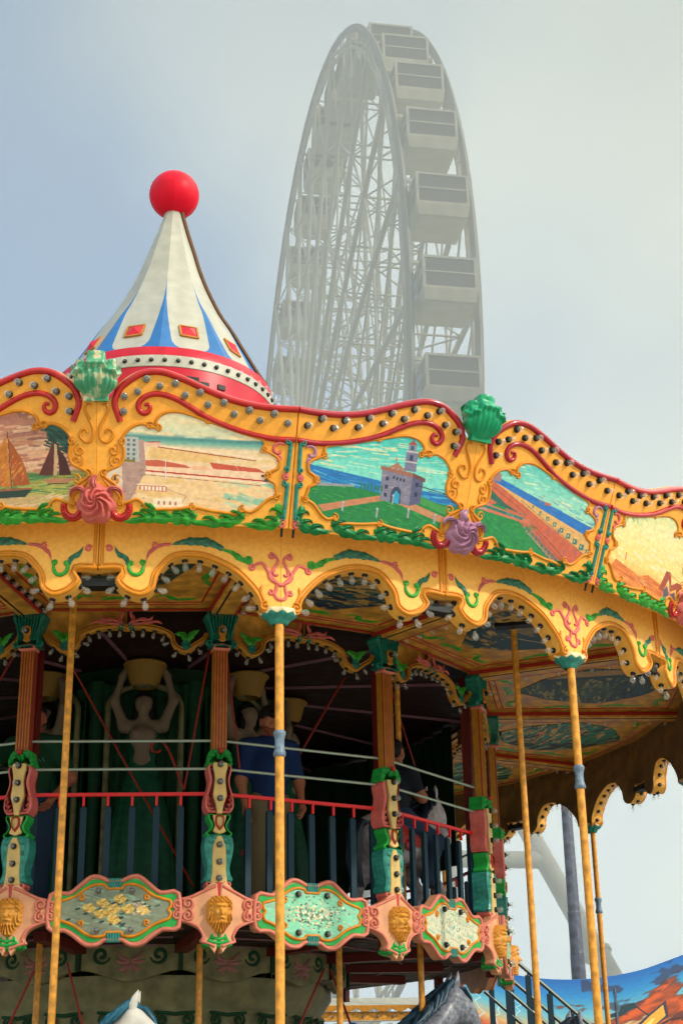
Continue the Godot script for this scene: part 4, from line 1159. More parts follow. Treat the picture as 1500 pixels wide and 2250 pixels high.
func inner_cornices() -> void:
	var f := flatz(3.061)
	var base := MB.new(); var gold := MB.new(); var green := MB.new(); var teal := MB.new(); var pinkm := MB.new(); var red := MB.new()
	var bulbs := []
	for s: float in [-1.0, 1.0]:
		var line := PackedVector2Array()
		for p in smooth(P2(CORN), 4): line.append(Vector2(0.70 - p.x * 1.4, p.y))
		var out := mirror(line, s)
		out.insert(0, Vector2(s * 0.698, 3.5))
		out.append(Vector2(0, 3.524)); out.append(Vector2(0, 3.685)); out.append(Vector2(s * 0.698, 3.685))
		plate(base, out, f, -0.07, 0.0, 0.003)
		var rv := line.duplicate(); rv.reverse()
		mould(gold, mirror(inset(rv, 0.012), s), f, 0.008, 0.014)
		mould(gold, mirror(inset(rv, 0.03), s), f, 0.006, 0.01)
		var c := Vector2(0.70 - 0.18 * 1.4, 3.40)
		leaf(green, mirror(smooth(PackedVector2Array([c + Vector2(0.0, 0.03), c + Vector2(0.045, 0.085), c + Vector2(0.1, 0.12)]), 7), s), f, 0.032, 0.022, 3.0)
		leaf(green, mirror(smooth(PackedVector2Array([c + Vector2(0.0, 0.03), c + Vector2(-0.035, 0.08), c + Vector2(-0.095, 0.085)]), 7), s), f, 0.032, 0.022, 3.0)
		mould(teal, mirror(spiral(c, 0.034, 0.006, 1.5, 1.8), s), f, 0.011, 0.016, 0.7, 1.0, 5)
		for q in [[0.02, 3.56, 0.05, 3.6, 0.03, 3.65, 0.055, 3.665], [0.03, 3.565, 0.1, 3.6, 0.17, 3.6, 0.2, 3.635], [0.02, 3.56, 0.12, 3.57, 0.22, 3.585, 0.27, 3.56]]:
			leaf(pinkm, mirror(smooth(P2(q), 7), s), f, 0.018, 0.018, 3.0)
		mould(teal, mirror(spiral(Vector2(0.04, 3.545), 0.026, 0.006, 1.0, 1.2), s), f, 0.009, 0.014, 0.6, 1.0, 5)
		for e in along(line, 0.083, 0.05):
			var nn: Vector2 = -e[1]
			bulbs.append([Vector2(e[0].x * s, e[0].y), Vector2(nn.x * s, nn.y)])
	mould(red, PackedVector2Array([Vector2(-0.69, 3.675), Vector2(0.69, 3.675)]), f, 0.008, 0.012)
	var holder := MeshInstance3D.new()
	holder.mesh = base.mesh(M.ceiling_ochre)
	holder.name = "inner_cornice"
	put_pieces("gold_moulding", gold, M.gold_dark, holder)
	put_pieces("leaf_carving", green, M.lime, holder)
	put_pieces("teal_curl", teal, M.teal_deep, holder)
	put_pieces("pink_carving", pinkm, M.pink, holder)
	put("red_line", red.mesh(M.red_line), holder)
	for b in bulbs:
		put("light_bulb", bulb_hang, holder, aim(f.call(b[0].x, b[0].y, -0.03), Vector3(b[1].x, b[1].y, 0)) * Transform3D(Basis.from_scale(Vector3(0.8, 0.8, 0.8)), Vector3.ZERO))
	for k in range(-2, 9):
		var o: MeshInstance3D = holder if k == -2 else holder.duplicate()
		o.name = numbered("inner_cornice", carousel)
		carousel.add_child(o, true)
		o.transform = ring_xf(k + 0.5)

# height (above the eye) of a row on the column drawing
func hy(y: float) -> float:
	var t := [1340.0, 3.67, 1420.0, 3.389, 1652.0, 2.596, 1945.0, 1.653, 2080.0, 1.239, 2120.0, 1.118]
	for i in range(0, t.size() - 2, 2):
		if y <= t[i + 2] or i == t.size() - 4:
			return lerpf(t[i + 1], t[i + 3], (y - t[i]) / (t[i + 2] - t[i]))
	return 0.0

func colp(l: Array) -> PackedVector2Array:   # half outline [half width px, row px ...] -> closed outline
	var a := PackedVector2Array(); var b := PackedVector2Array()
	for i in range(0, l.size(), 2):
		a.append(Vector2(l[i] / 290.0, hy(l[i + 1])))
	a = smooth(a, 3)
	for p in a: b.append(Vector2(-p.x, p.y))
	b.reverse()
	a.append_array(b)
	return a

func columns() -> void:
	var f := flatz(3.17)
	var col := Node3D.new()
	col.name = "column"
	var add := func(nm: String, ol: Array, d0: float, d1: float, m: Material, bev := 0.012) -> void:
		var mb := MB.new()
		plate(mb, colp(ol), f, d0, d1, bev)
		put(nm, mb.mesh(m), col)
	# square post behind, dark red with blue edge
	var post := MB.new()
	post.box(Vector3(0.03, 2.48 + E, 3.02), Vector3(0.06, 2.36, 0.07))
	put("post", post.mesh(M.dark_red), col)
	# fan capital
	var fan := MB.new()
	plate(fan, colp([0, 1338, 14, 1340, 27, 1347, 36, 1357, 33, 1366, 27, 1380, 24, 1400, 24, 1418, 26, 1424, 0, 1424]), f, -0.09, 0.03, 0.012)
	for i in 9:
		var u := (i - 4) / 4.0
		mould(fan, PackedVector2Array([Vector2(u * 0.055, hy(1412)), Vector2(u * 0.085, hy(1378)), Vector2(u * 0.108, hy(1350 - 6 * (1.0 - u * u)))]), f, 0.008, 0.010, 0.6, 1.0, 4, 0.03)
	for s: float in [-1.0, 1.0]:
		mould(fan, mirror(spiral(Vector2(0.09, hy(1418)), 0.022, 0.006, 2.4, -1.2), s), f, 0.012, 0.022, 0.7, 1.0, 5, 0.0)
	put("capital", fan.mesh(M.teal_deep), col)
	var cart := MB.new()
	plate(cart, colp([0, 1379, 6, 1382, 9, 1392, 6, 1405, 8, 1412, 0, 1416]), f, 0.03, 0.05, 0.008)
	put("capital_cartouche", cart.mesh(M.gold_dark), col)
	put("light_bulb", bulb_big, col, aim(Vector3(0, hy(1392) + E, 3.22), Vector3(0, -0.15, 1)))
	# fluted shaft: red body, gold fillets
	var sh := MB.new(); var fil := MB.new()
	var prof := PackedVector2Array()
	sh.box(Vector3(0, (hy(1424) + hy(1655)) * 0.5 + E, 3.13), Vector3(0.100, hy(1424) - hy(1655), 0.075))
	for i in 5:
		var x := (i - 2) * 0.0215
		fil.cut()
		fil.box(Vector3(x, (hy(1426) + hy(1655)) * 0.5 + E, 3.169), Vector3(0.0065, hy(1426) - hy(1655), 0.007))
	fil.cut()
	fil.box(Vector3(-0.0535, (hy(1426) + hy(1655)) * 0.5 + E, 3.13), Vector3(0.006, hy(1426) - hy(1655), 0.05))
	put("shaft", sh.mesh(M.shaft_red), col)
	put_pieces("fillet", fil, M.gold_dark, col)
	add.call("shaft_collar", [0, 1418, 12, 1420, 18, 1426, 17, 1432, 0, 1433], -0.07, 0.035, M.pink_frame)
	# upper leaf
	var lf := MB.new()
	plate(lf, colp([0, 1650, 17, 1649, 21, 1658, 23, 1668, 27, 1680, 24, 1684, 0, 1686]), f, -0.12, 0.012, 0.012)
	for s: float in [-1.0, 1.0]:
		leaf(lf, mirror(smooth(PackedVector2Array([Vector2(0.01, hy(1655)), Vector2(0.05, hy(1658)), Vector2(0.075, hy(1670)), Vector2(0.085, hy(1683))]), 6), s), f, 0.03, 0.045, 3.0)
		leaf(lf, mirror(smooth(PackedVector2Array([Vector2(0.005, hy(1668)), Vector2(0.03, hy(1660)), Vector2(0.05, hy(1668))]), 6), s), f, 0.02, 0.05, 2.0)
	put("leaf_capital", lf.mesh(M.green_bright), col)
	add.call("leaf_stud", [0, 1648, 4, 1650, 5, 1656, 0, 1661], 0.0, 0.05, M.red_line, 0.006)
	# pink vase
	add.call("pink_vase", [22, 1684, 25, 1690, 24, 1702, 21, 1716, 22, 1730, 27, 1748, 30, 1765, 29, 1780, 22, 1791], -0.12, 0.02, M.pink, 0.014)
	add.call("vase_panel", [14, 1680, 15, 1690, 12, 1705, 11, 1720, 13, 1740, 14, 1755, 9, 1770, 6, 1786, 5, 1794], 0.0, 0.03, M.inlay_cream, 0.006)
	var vl := MB.new()
	for s: float in [-1.0, 1.0]:
		for q in [[26, 1752, 18, 1760], [27, 1766, 15, 1770], [24, 1780, 10, 1778]]:
			leaf(vl, mirror(smooth(PackedVector2Array([Vector2(q[0] / 290.0, hy(q[1])), Vector2((q[0] + q[2]) / 580.0, hy((q[1] + q[3]) * 0.5 + 4)), Vector2(q[2] / 290.0, hy(q[3]))]), 6), s), f, 0.018, 0.034, 2.0)
	put_pieces("vase_leaf", vl, M.pink, col)
	# green knop with red cartouche
	add.call("green_knop", [24, 1794, 23, 1804, 16, 1818, 20, 1828, 27, 1834, 26, 1840, 14, 1846, 0, 1842], -0.11, 0.018, M.green_bright, 0.012)
	add.call("knop_panel", [14, 1797, 12, 1808, 9, 1820, 13, 1832, 0, 1838], 0.0, 0.026, M.inlay_cream, 0.006)
	add.call("red_cartouche", [0, 1796, 8, 1799, 10, 1808, 8, 1820, 0, 1831], 0.0, 0.042, M.red_line, 0.012)
	# teal vase
	add.call("teal_vase", [10, 1838, 26, 1842, 30, 1856, 30, 1870, 27, 1888, 23, 1908, 24, 1922, 29, 1934, 26, 1940], -0.12, 0.02, M.teal, 0.014)
	add.call("vase_panel", [4, 1842, 8, 1850, 13, 1866, 14, 1890, 14, 1915, 16, 1936, 17, 1944], 0.0, 0.03, M.inlay_cream, 0.006)
	var tl := MB.new()
	for s: float in [-1.0, 1.0]:
		mould(tl, mirror(spiral(Vector2(0.052, hy(1852)), 0.03, 0.008, 2.6, -0.9), s), f, 0.012, 0.036, 0.6, 1.0, 5)
		leaf(tl, mirror(smooth(PackedVector2Array([Vector2(0.085, hy(1856)), Vector2(0.07, hy(1872)), Vector2(0.055, hy(1893))]), 6), s), f, 0.022, 0.034, 4.0)
	put_pieces("vase_leaf", tl, M.teal, col)
	for y in [1685, 1723, 1760, 1861, 1898, 1933]:
		put("light_bulb", bulb_big, col, aim(Vector3(0, hy(y) + E, 3.198), Vector3(0, -0.1, 1)))
	# base, mask, fan
	add.call("base", [24, 1940, 26, 1946, 22, 1954, 20, 1964, 24, 1974, 26, 1978], -0.10, 0.022, M.pink, 0.012)
	add.call("base_panel", [12, 1942, 13, 1958, 14, 1976], 0.02, 0.036, M.red_bright, 0.006)
	put("mask", mask_mesh(), col, Transform3D(Basis.IDENTITY, Vector3(0.004, hy(2013) + E, 3.19)))
	var gf := MB.new()
	plate(gf, colp([0, 2050, 16, 2052, 22, 2066, 29, 2076, 22, 2083, 0, 2086]), f, -0.08, 0.04, 0.014)
	for q in [[2062, 15], [2070, 20]]:
		mould(gf, smooth(PackedVector2Array([Vector2(-q[1] / 290.0, hy(q[0])), Vector2(0, hy(q[0] + 5)), Vector2(q[1] / 290.0, hy(q[0]))]), 6), f, 0.012, 0.014, 1.0, 1.0, 5, 0.04)
	put("green_fan", gf.mesh(M.green_bright), col)
	for k in range(4, 11):
		put("back_post", post.mesh(M.dark_red), carousel, ring_xf(k))
	for k in range(-2, 4):
		var o: Node3D = col if k == -2 else col.duplicate()
		o.name = numbered("column", carousel)
		carousel.add_child(o, true)
		o.transform = ring_xf(k)

func mask_mesh() -> ArrayMesh:   # carved face with curls and beard
	var mb := MB.new()
	var nx := 45; var ny := 61
	var P := PackedVector3Array()
	for j in nx:
		for i in ny:
			var u := 2.0 * j / (nx - 1) - 1.0
			var t := 1.0 - 2.0 * i / (ny - 1)     # 1 top, -1 bottom
			var wid := 0.092 * (1.0 - 0.42 * pow(smoothstep(0.45, 1.0, t), 2.0)) * (1.0 - 0.62 * smoothstep(0.25, 1.0, -t)) * (1.0 + 0.035 * cos(t * 26.0))
			var x := u * wid
			var y := t * 0.125 - 0.01 * (1.0 - u * u) * smoothstep(0.4, 1.0, -t)
			var face := exp(-pow(x / 0.052, 4.0)) * exp(-pow((y - 0.018) / 0.075, 4.0))
			var z := 0.012 + 0.05 * sqrt(maxf(0.0, 1.0 - u * u)) * (0.5 + 0.5 * face)
			z += 0.028 * exp(-pow(x / 0.010, 2.0)) * smoothstep(0.05, -0.002, y) * smoothstep(-0.018, -0.006, y)      # nose
			z += 0.013 * exp(-pow((y - 0.052 - 0.12 * absf(x)) / 0.009, 2.0)) * exp(-pow(x / 0.045, 4.0))           # brow
			for s: float in [-1.0, 1.0]:
				z -= 0.012 * exp(-pow((x - s * 0.024) / 0.013, 2.0) - pow((y - 0.034) / 0.008, 2.0))
				z += 0.008 * exp(-pow((x - s * 0.024) / 0.008, 2.0) - pow((y - 0.033) / 0.0045, 2.0))
				z += 0.012 * exp(-pow((x - s * 0.033) / 0.014, 2.0) - pow((y - 0.004) / 0.014, 2.0))                 # cheeks
			z += 0.012 * exp(-pow(x / 0.03, 4.0)) * exp(-pow((y + 0.026 + 0.3 * absf(x)) / 0.006, 2.0))                # moustache
			z -= 0.008 * exp(-pow(x / 0.016, 2.0) - pow((y + 0.037) / 0.003, 2.0))                                    # mouth
			z += 0.009 * exp(-pow(x / 0.014, 2.0) - pow((y + 0.044) / 0.005, 2.0))
			var beard := smoothstep(-0.045, -0.06, y) + smoothstep(0.05, 0.06, absf(x)) * smoothstep(0.03, -0.02, y)
			z += minf(1.0, beard) * (0.012 + 0.011 * cos(x * 330.0 + y * 60.0 * signf(x)))
			var hair := smoothstep(0.072, 0.082, y) + smoothstep(0.054, 0.062, absf(x)) * smoothstep(0.02, 0.05, y)
			z += minf(1.0, hair) * (0.016 + 0.012 * cos(absf(x) * 190.0) * cos(y * 210.0))
			z *= smoothstep(1.0, 0.93, absf(u)) * smoothstep(1.0, 0.95, absf(t))
			P.append(Vector3(x, y, z * 1.35))
	var Q := PackedVector3Array()
	for j in nx:
		for i in ny: Q.append(P[j * ny + (ny - 1 - i)])
	mb.grid(Q, nx, ny)
	mb.box(Vector3(0, 0.01, -0.03), Vector3(0.12, 0.16, 0.06))
	return mb.mesh(M.mask_gold)

const CART := [0.0, 1.684, 0.03, 1.684, 0.077, 1.714, 0.12, 1.714, 0.173, 1.653, 0.226, 1.598, 0.313, 1.592, 0.317, 1.361, 0.239, 1.343, 0.189, 1.301, 0.131, 1.241, 0.080, 1.242, 0.045, 1.272, 0.0, 1.273]
func both(l: Array, sx: float, grow := 0.0, cx := 1.478) -> PackedVector2Array:
	var a := P2(l, sx)
	var b := PackedVector2Array()
	for i in range(a.size() - 2, 0, -1): b.append(Vector2(-a[i].x, a[i].y))
	a.append_array(b)
	return a

func scaled(p: PackedVector2Array, kx: float, ky: float, cy: float) -> PackedVector2Array:
	var r := PackedVector2Array()
	for q in p: r.append(Vector2(q.x * kx, cy + (q.y - cy) * ky))
	return r

func cartouches() -> void:
	var f := flatz(3.12)
	for k in range(-2, 4):
		var o := MeshInstance3D.new()
		o.name = numbered("cartouche", carousel)
		var ol := both(CART, 1.427)
		ol = smooth(ol, 3, true)
		ol.remove_at(ol.size() - 1)
		var body := MB.new(); var frame := MB.new(); var green := MB.new(); var gold := MB.new(); var fl := MB.new(); var clip := MB.new(); var brk := MB.new(); var edge := MB.new(); var curls := MB.new()
		var so := PackedVector2Array()
		for p in ol: so.append(p)
		plate(body, so, f, -0.05, 0.02, 0.006)
		var closed := so.duplicate(); closed.append(so[0])
		mould(frame, scaled(closed, 0.975, 0.955, 1.478), f, 0.016, 0.022, 1.0, 1.0, 6, 0.02)
		plate(green, scaled(so, 0.935, 0.87, 1.478), f, 0.02, 0.026, 0.002, false)
		var inner := both([0.0, 1.625, 0.035, 1.625, 0.045, 1.645, 0.085, 1.652, 0.13, 1.63, 0.185, 1.575, 0.235, 1.55, 0.268, 1.535, 0.27, 1.50, 0.258, 1.478, 0.27, 1.455, 0.262, 1.42, 0.235, 1.405, 0.185, 1.375, 0.13, 1.322, 0.085, 1.302, 0.045, 1.31, 0.035, 1.33, 0.0, 1.33], 1.427)
		inner = smooth(inner, 3, true)
		inner.remove_at(inner.size() - 1)
		plate(fl, inner, f, 0.026, 0.031, 0.002, false)
		var ic := inner.duplicate(); ic.append(inner[0])
		mould(gold, ic, f, 0.0115, 0.018, 1.0, 1.0, 6, 0.028)
		for s: float in [-1.0, 1.0]:
			for t: float in [-1.0, 1.0]:
				mould(gold, mirror(spiral(Vector2(0.225, 1.478 + t * 0.085), 0.022, 0.005, 1.5 * t, 1.1 * t), s), f, 0.010, 0.022, 0.6, 1.0, 5, 0.026)
				put("light_bulb", bulb_big, o, aim(f.call(s * 0.115, 1.478 + t * 0.132, 0.03), Vector3(0, -0.1, 1)))
				# pink curls where panel and bracket meet
				for q in [[0.432, 0.035, 0.034, 1.0], [0.50, 0.04, 0.042, -1.0]]:
					mould(curls, mirror(spiral(Vector2(q[0], 1.478 + t * q[1]), q[2], 0.008, -1.57 * t, -1.4 * t * q[3]), s), f, 0.011, 0.02, 0.8, 1.0, 5, 0.022)
			# bracket to the column
			var bl := PackedVector2Array([Vector2(0.462, 1.56), Vector2(0.52, 1.575), Vector2(0.60, 1.61), Vector2(0.70, 1.65), Vector2(0.70, 1.215), Vector2(0.645, 1.24), Vector2(0.585, 1.265), Vector2(0.60, 1.3), Vector2(0.57, 1.35), Vector2(0.50, 1.385), Vector2(0.462, 1.395)])
			plate(brk, mirror(smooth(bl, 3), s), f, -0.05, 0.018, 0.006)
			var up_ := smooth(PackedVector2Array([bl[0] + Vector2(0, -0.012), bl[1] + Vector2(0, -0.012), bl[2] + Vector2(0, -0.012), Vector2(0.69, 1.637)]), 4)
			var dn := smooth(PackedVector2Array([Vector2(0.69, 1.232), bl[5] + Vector2(0.0, 0.012), bl[6] + Vector2(0.016, 0.002), bl[7] + Vector2(0.012, 0), bl[8] + Vector2(0.004, 0.012), bl[9] + Vector2(0, 0.012), bl[10] + Vector2(0, 0.012)]), 4)
			mould(edge, mirror(up_, s), f, 0.012, 0.018, 1.0, 1.0, 5, 0.018)
			mould(edge, mirror(dn, s), f, 0.012, 0.018, 1.0, 1.0, 5, 0.018)
		for t: float in [-1.0, 1.0]:
			clip = MB.new()
			plate(clip, PackedVector2Array([Vector2(-0.05, 1.478 + t * 0.145), Vector2(0.05, 1.478 + t * 0.145), Vector2(0.045, 1.478 + t * 0.215), Vector2(-0.045, 1.478 + t * 0.215)]), f, 0.02, 0.036, 0.006)
			for i in 5:
				var x := (i - 2) * 0.018
				mould(clip, PackedVector2Array([Vector2(x, 1.478 + t * 0.15), Vector2(x, 1.478 + t * 0.21)]), f, 0.007, 0.012, 1.0, 1.0, 5, 0.035)
			put("ribbed_clip", clip.mesh(M.teal), o)
		o.mesh = body.mesh(M.pink_body)
		carousel.add_child(o, true)
		o.transform = ring_xf(k + 0.5)
		var fm: Material = M["flowers_%d" % [1, 0, 1, 2, 1, 0][k + 2]]
		put("frame", frame.mesh(M.pink_frame), o)
		put("green_border", green.mesh(M.green_bright), o)
		put("flower_painting", fl.mesh(fm), o)
		put_pieces("gold_border", gold, M.gold, o)
		put_pieces("bracket", brk, M.pink_body, o)
		put_pieces("bracket_edge", edge, M.pink_frame, o)
		put_pieces("bracket_curl", curls, M.pink_frame, o)
		o.set_meta("label", ["cartouche beyond the left edge", "cartouche painted with yellow roses on grey green", "cartouche painted with small white flowers on mint", "cartouche with a worn pale flower painting", "cartouche turned away at the right end", "cartouche on the far right side"][k + 2])

func rails() -> void:
	var c := cos(DE * 0.5)
	for k in range(-2, 8):
		var o := Node3D.new()
		o.name = numbered("deck_railing", carousel)
		carousel.add_child(o, true)
		o.transform = ring_xf(k + 0.5)
		var z := 3.10 * c
		for h in [2.687, 2.482]:
			var m := MB.new()
			m.rod(Vector3(-0.68, h + E, z), Vector3(0.68, h + E, z), 0.011, 8)
			put("silver_rail", m.mesh(M.silver), o)
		var r := MB.new()
		r.box(Vector3(0, 2.303 + E, z - 0.02), Vector3(1.37, 0.024, 0.026))
		for i in 8: r.box(Vector3((i - 3.5) * 0.172, 2.26 + E, z - 0.02), Vector3(0.017, 0.075, 0.017))
		put("red_rail", r.mesh(M.rail_red), o)
		var bm := MB.new()
		bm.box(Vector3(0, 0, 0), Vector3(0.045, 0.70, 0.03))
		bm.box(Vector3(0, 0.355, 0), Vector3(0.036, 0.012, 0.022))
		for i in 8: put("baluster", bm.mesh(M.baluster_blue), o, Transform3D(Basis.IDENTITY, Vector3((i - 3.5) * 0.172, 1.86 + E, z - 0.045)))

func poles() -> void:
	var m := MB.new()
	m.rod(Vector3(0, -1.6 + E, 5.0), Vector3(0, 2.97 + E, 5.0), 0.027, 14)
	var pm := m.mesh(M.pole_gold)
	var c := MB.new()
	var pr := PackedVector2Array([Vector2(0.028, 2.115), Vector2(0.036, 2.118), Vector2(0.039, 2.135), Vector2(0.034, 2.15), Vector2(0.029, 2.17), Vector2(0.0285, 2.195), Vector2(0.029, 2.22), Vector2(0.034, 2.24), Vector2(0.039, 2.255), Vector2(0.036, 2.27), Vector2(0.028, 2.275)])
	for i in pr.size(): pr[i].y += E + 0.01
	c.lathe(pr, 16, Transform3D(Basis.IDENTITY, Vector3(0, 0, 5.0)))
	var cm := c.mesh(M.collar_blue)
	for k in [-1, 0, 1, 2, 3, 4, 5]:
		var o := put("canopy_pole", pm, carousel, ring_xf(k))
		put("joint_collar", cm, o)

func ringpos(k: float, r: float, h: float) -> Vector3:
	var a := TH0 + k * DE
	return Vector3(sin(a) * r, h + E, cos(a) * r)

func decks() -> void:
	# upper deck floor with its beams, and the turntable at the bottom
	var m := MB.new()
	var poly := PackedVector2Array()
	for i in 14: poly.append(Vector2(cos(-i * DE), sin(-i * DE)) * 3.06)
	var g := func(x: float, z: float, d: float) -> Vector3: return Vector3(x, 1.50 + E + d, -z)
	plate(m, poly, g, -0.08, 0.0, 0.002)
	put("upper_deck", m.mesh(M.maroon), carousel, Transform3D(Basis(Vector3.UP, TH0 - PI * 0.5), Vector3.ZERO))
	var rb := MB.new()
	rb.box(Vector3(0, 1.385 + E, 1.95), Vector3(0.10, 0.07, 1.3))
	var li := MB.new()
	for i in 3:
		li.cut(); li.box(Vector3(0, 1.412 + E, 1.75 + 0.45 * i), Vector3(0.5 + 0.2 * i, 0.014, 0.014))
	var so := MB.new()
	so.box(Vector3(0, 1.417 + E, 2.3), Vector3(0.7, 0.006, 1.1))
	for k in range(-2, 6):
		put("deck_joist", rb.mesh(M.dark_red), carousel, ring_xf(k))
		var hold := put("deck_soffit", so.mesh(M.maroon), carousel, ring_xf(k + 0.5))
		put_pieces("ceiling_strip", li, M.lilac_rib, hold)
	var p := MB.new()
	p.lathe(PackedVector2Array([Vector2(5.3, -1.6), Vector2(5.3, -1.42), Vector2(5.24, -1.40), Vector2(0.01, -1.40)]), 56, Transform3D(Basis.IDENTITY, Vector3(0, E, 0)))
	put("turntable", p.mesh(M.deck_wood), carousel)

func core() -> void:
	var y := Transform3D(Basis.IDENTITY, Vector3(0, E, 0))
	var m := MB.new()
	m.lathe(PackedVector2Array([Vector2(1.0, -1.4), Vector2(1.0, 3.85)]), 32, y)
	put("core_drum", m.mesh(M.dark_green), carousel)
	# ceiling of the upper deck: maroon cloth with radial battens
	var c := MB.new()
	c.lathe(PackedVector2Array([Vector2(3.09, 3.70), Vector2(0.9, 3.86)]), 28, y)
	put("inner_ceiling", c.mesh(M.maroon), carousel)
	var b := MB.new()
	b.bar(Vector3(0, 3.69 + E, 2.98), Vector3(0, 3.835 + E, 1.1), 0.022, 0.022)
	for k in 14: put("ceiling_batten", b.mesh(M.lilac_rib), carousel, ring_xf(k + 0.25))
	# drapes, pilasters and arches round the core
	for k in 8:
		var a := deg_to_rad(-4.0 + 45.0 * k)
		var xf := Transform3D(Basis(Vector3.UP, a), Vector3.ZERO)
		var d := MB.new()
		var P := PackedVector3Array()
		for i in 41:
			var u := (i / 40.0 - 0.5)
			for j in 7:
				var t := j / 6.0
				var w := 0.30 + 0.06 * t
				P.append(Vector3(u * w * 2.0, 1.22 + 2.45 * t + E, 1.07 + 0.018 * cos(u * 40.0) * (1.1 - 0.5 * t)))
		d.grid(P, 41, 7)
		put("core_drape", d.mesh(M.drape_green), carousel, xf)
		var ar := MB.new()
		var pts := PackedVector3Array()
		for i in 17:
			var q := PI * i / 16.0
			pts.append(Vector3(-0.31 * cos(q), 3.45 + 0.2 * sin(q) + E, 1.13))
		pts.insert(0, Vector3(-0.31, 1.25 + E, 1.13)); pts.append(Vector3(0.31, 1.25 + E, 1.13))
		ar.tube(pts, PackedFloat32Array([0.028]), 6)
		put("core_arch", ar.mesh(M.core_cream), carousel, xf)
		var pl := MB.new()
		var xo := Transform3D(Basis(Vector3.UP, a + PI / 8.0), Vector3.ZERO)
		pl.lathe(PackedVector2Array([Vector2(0.075, 1.2), Vector2(0.055, 1.35), Vector2(0.045, 2.2), Vector2(0.07, 3.3), Vector2(0.06, 3.4), Vector2(0.09, 3.55), Vector2(0.09, 3.7)]), 12, Transform3D(Basis.IDENTITY, Vector3(0, E, 1.08)))
		put("core_pilaster", pl.mesh(M.drape_green), carousel, xo)
	var st := statue_node()
	for k in range(-1, 4):
		var o: Node3D = st if k == -1 else st.duplicate()
		o.name = numbered("caryatid", carousel)
		carousel.add_child(o, true)
		var a := deg_to_rad(-4.0 + 45.0 * k)
		o.transform = Transform3D(Basis(Vector3.UP, a), Vector3(0, 1.5 + E, 0)) * Transform3D(Basis.IDENTITY, Vector3(0, 0.34, 1.22))
	for k in range(-1, 4):
		var a := deg_to_rad(-4.0 + 45.0 * k)
		var pd := MB.new()
		pd.lathe(PackedVector2Array([Vector2(0.24, 0), Vector2(0.24, 0.05), Vector2(0.17, 0.09), Vector2(0.16, 0.26), Vector2(0.22, 0.3), Vector2(0.22, 0.34), Vector2(0.01, 0.34)]), 20, Transform3D(Basis.IDENTITY, Vector3(0, 1.5 + E, 1.22)))
		put("pedestal", pd.mesh(M.core_cream), carousel, Transform3D(Basis(Vector3.UP, a), Vector3.ZERO))
	# lower storey: scalloped fascia, carved panels, bands
	var fz := flatz(1.75 * cos(DE * 0.5))
	var fa := MB.new(); var dec := MB.new(); var cor := MB.new(); var gc := MB.new()
	var ol := PackedVector2Array([Vector2(-0.388, 1.42), Vector2(-0.388, 1.23)])
	for i in range(1, 20):
		var u := i / 20.0
		ol.append(Vector2(-0.388 + 0.776 * u, 1.23 - 0.085 * pow(sin(PI * u), 2.0)))
	ol.append(Vector2(0.388, 1.23)); ol.append(Vector2(0.388, 1.42))
	plate(fa, ol, fz, -0.05, 0.0, 0.006)
	for s: float in [-1.0, 1.0]:
		for q in [[0.01, 1.30, 0.07, 1.33, 0.1, 1.38], [0.01, 1.29, 0.08, 1.29, 0.12, 1.31], [0.01, 1.27, 0.06, 1.24, 0.1, 1.23], [0.0, 1.27, 0.03, 1.23, 0.03, 1.19]]:
			leaf(dec, mirror(smooth(P2(q), 6), s), fz, 0.025, 0.025, 3.0)
		mould(gc, mirror(spiral(Vector2(0.22, 1.34), 0.07, 0.012, 3.4, 1.3), s), fz, 0.016, 0.012, 0.5, 1.0)
	cor.box(Vector3(0.388, 1.325 + E, 1.75 * cos(DE * 0.5)), Vector3(0.035, 0.2, 0.05))
	for k in range(-2, 3):
		var o := put("core_fascia", fa.mesh(M.core_cream), carousel, ring_xf(k + 0.5))
		put_pieces("pink_carving", dec, M.carving_mauve, o)
		put_pieces("green_curl", gc, M.drape_green, o)
		put("divider", cor.mesh(M.dark_green), o)
	var lw := MB.new()
	lw.lathe(PackedVector2Array([Vector2(1.5, -1.4), Vector2(1.5, 0.93), Vector2(1.56, 0.95), Vector2(1.52, 0.98), Vector2(1.62, 1.12), Vector2(1.62, 1.2)]), 28, y)
	put("lower_drum", lw.mesh(M.core_cream), carousel)
	var sc := MB.new()
	for k in 22:
		var xf := ring_xf(k * 14.0 / 22.0)
		var ff := func(x: float, h: float, d: float) -> Vector3: return xf * Vector3(x, h + E, 1.53 + d)
		for s: float in [-1.0, 1.0]:
			var pts := mirror(spiral(Vector2(0.10, 0.88), 0.05, 0.01, 1.2, -1.3), s)
			mould(sc, pts, ff, 0.013, 0.016, 0.6, 1.0, 4)
		mould(sc, PackedVector2Array([Vector2(-0.16, 0.94), Vector2(0.0, 0.92), Vector2(0.16, 0.94)]), ff, 0.014, 0.016, 1.0, 1.0, 4)
	put_pieces("band_scroll", sc, M.drape_green, carousel)
	# dark curtain at the back; its unseen rear run is added to block backlight
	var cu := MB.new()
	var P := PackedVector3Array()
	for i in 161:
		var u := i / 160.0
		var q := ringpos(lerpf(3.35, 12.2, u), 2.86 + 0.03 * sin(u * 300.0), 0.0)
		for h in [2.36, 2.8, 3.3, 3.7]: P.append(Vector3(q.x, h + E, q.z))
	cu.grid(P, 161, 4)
	put("light_block_curtain", cu.mesh(M.dark_green), carousel)

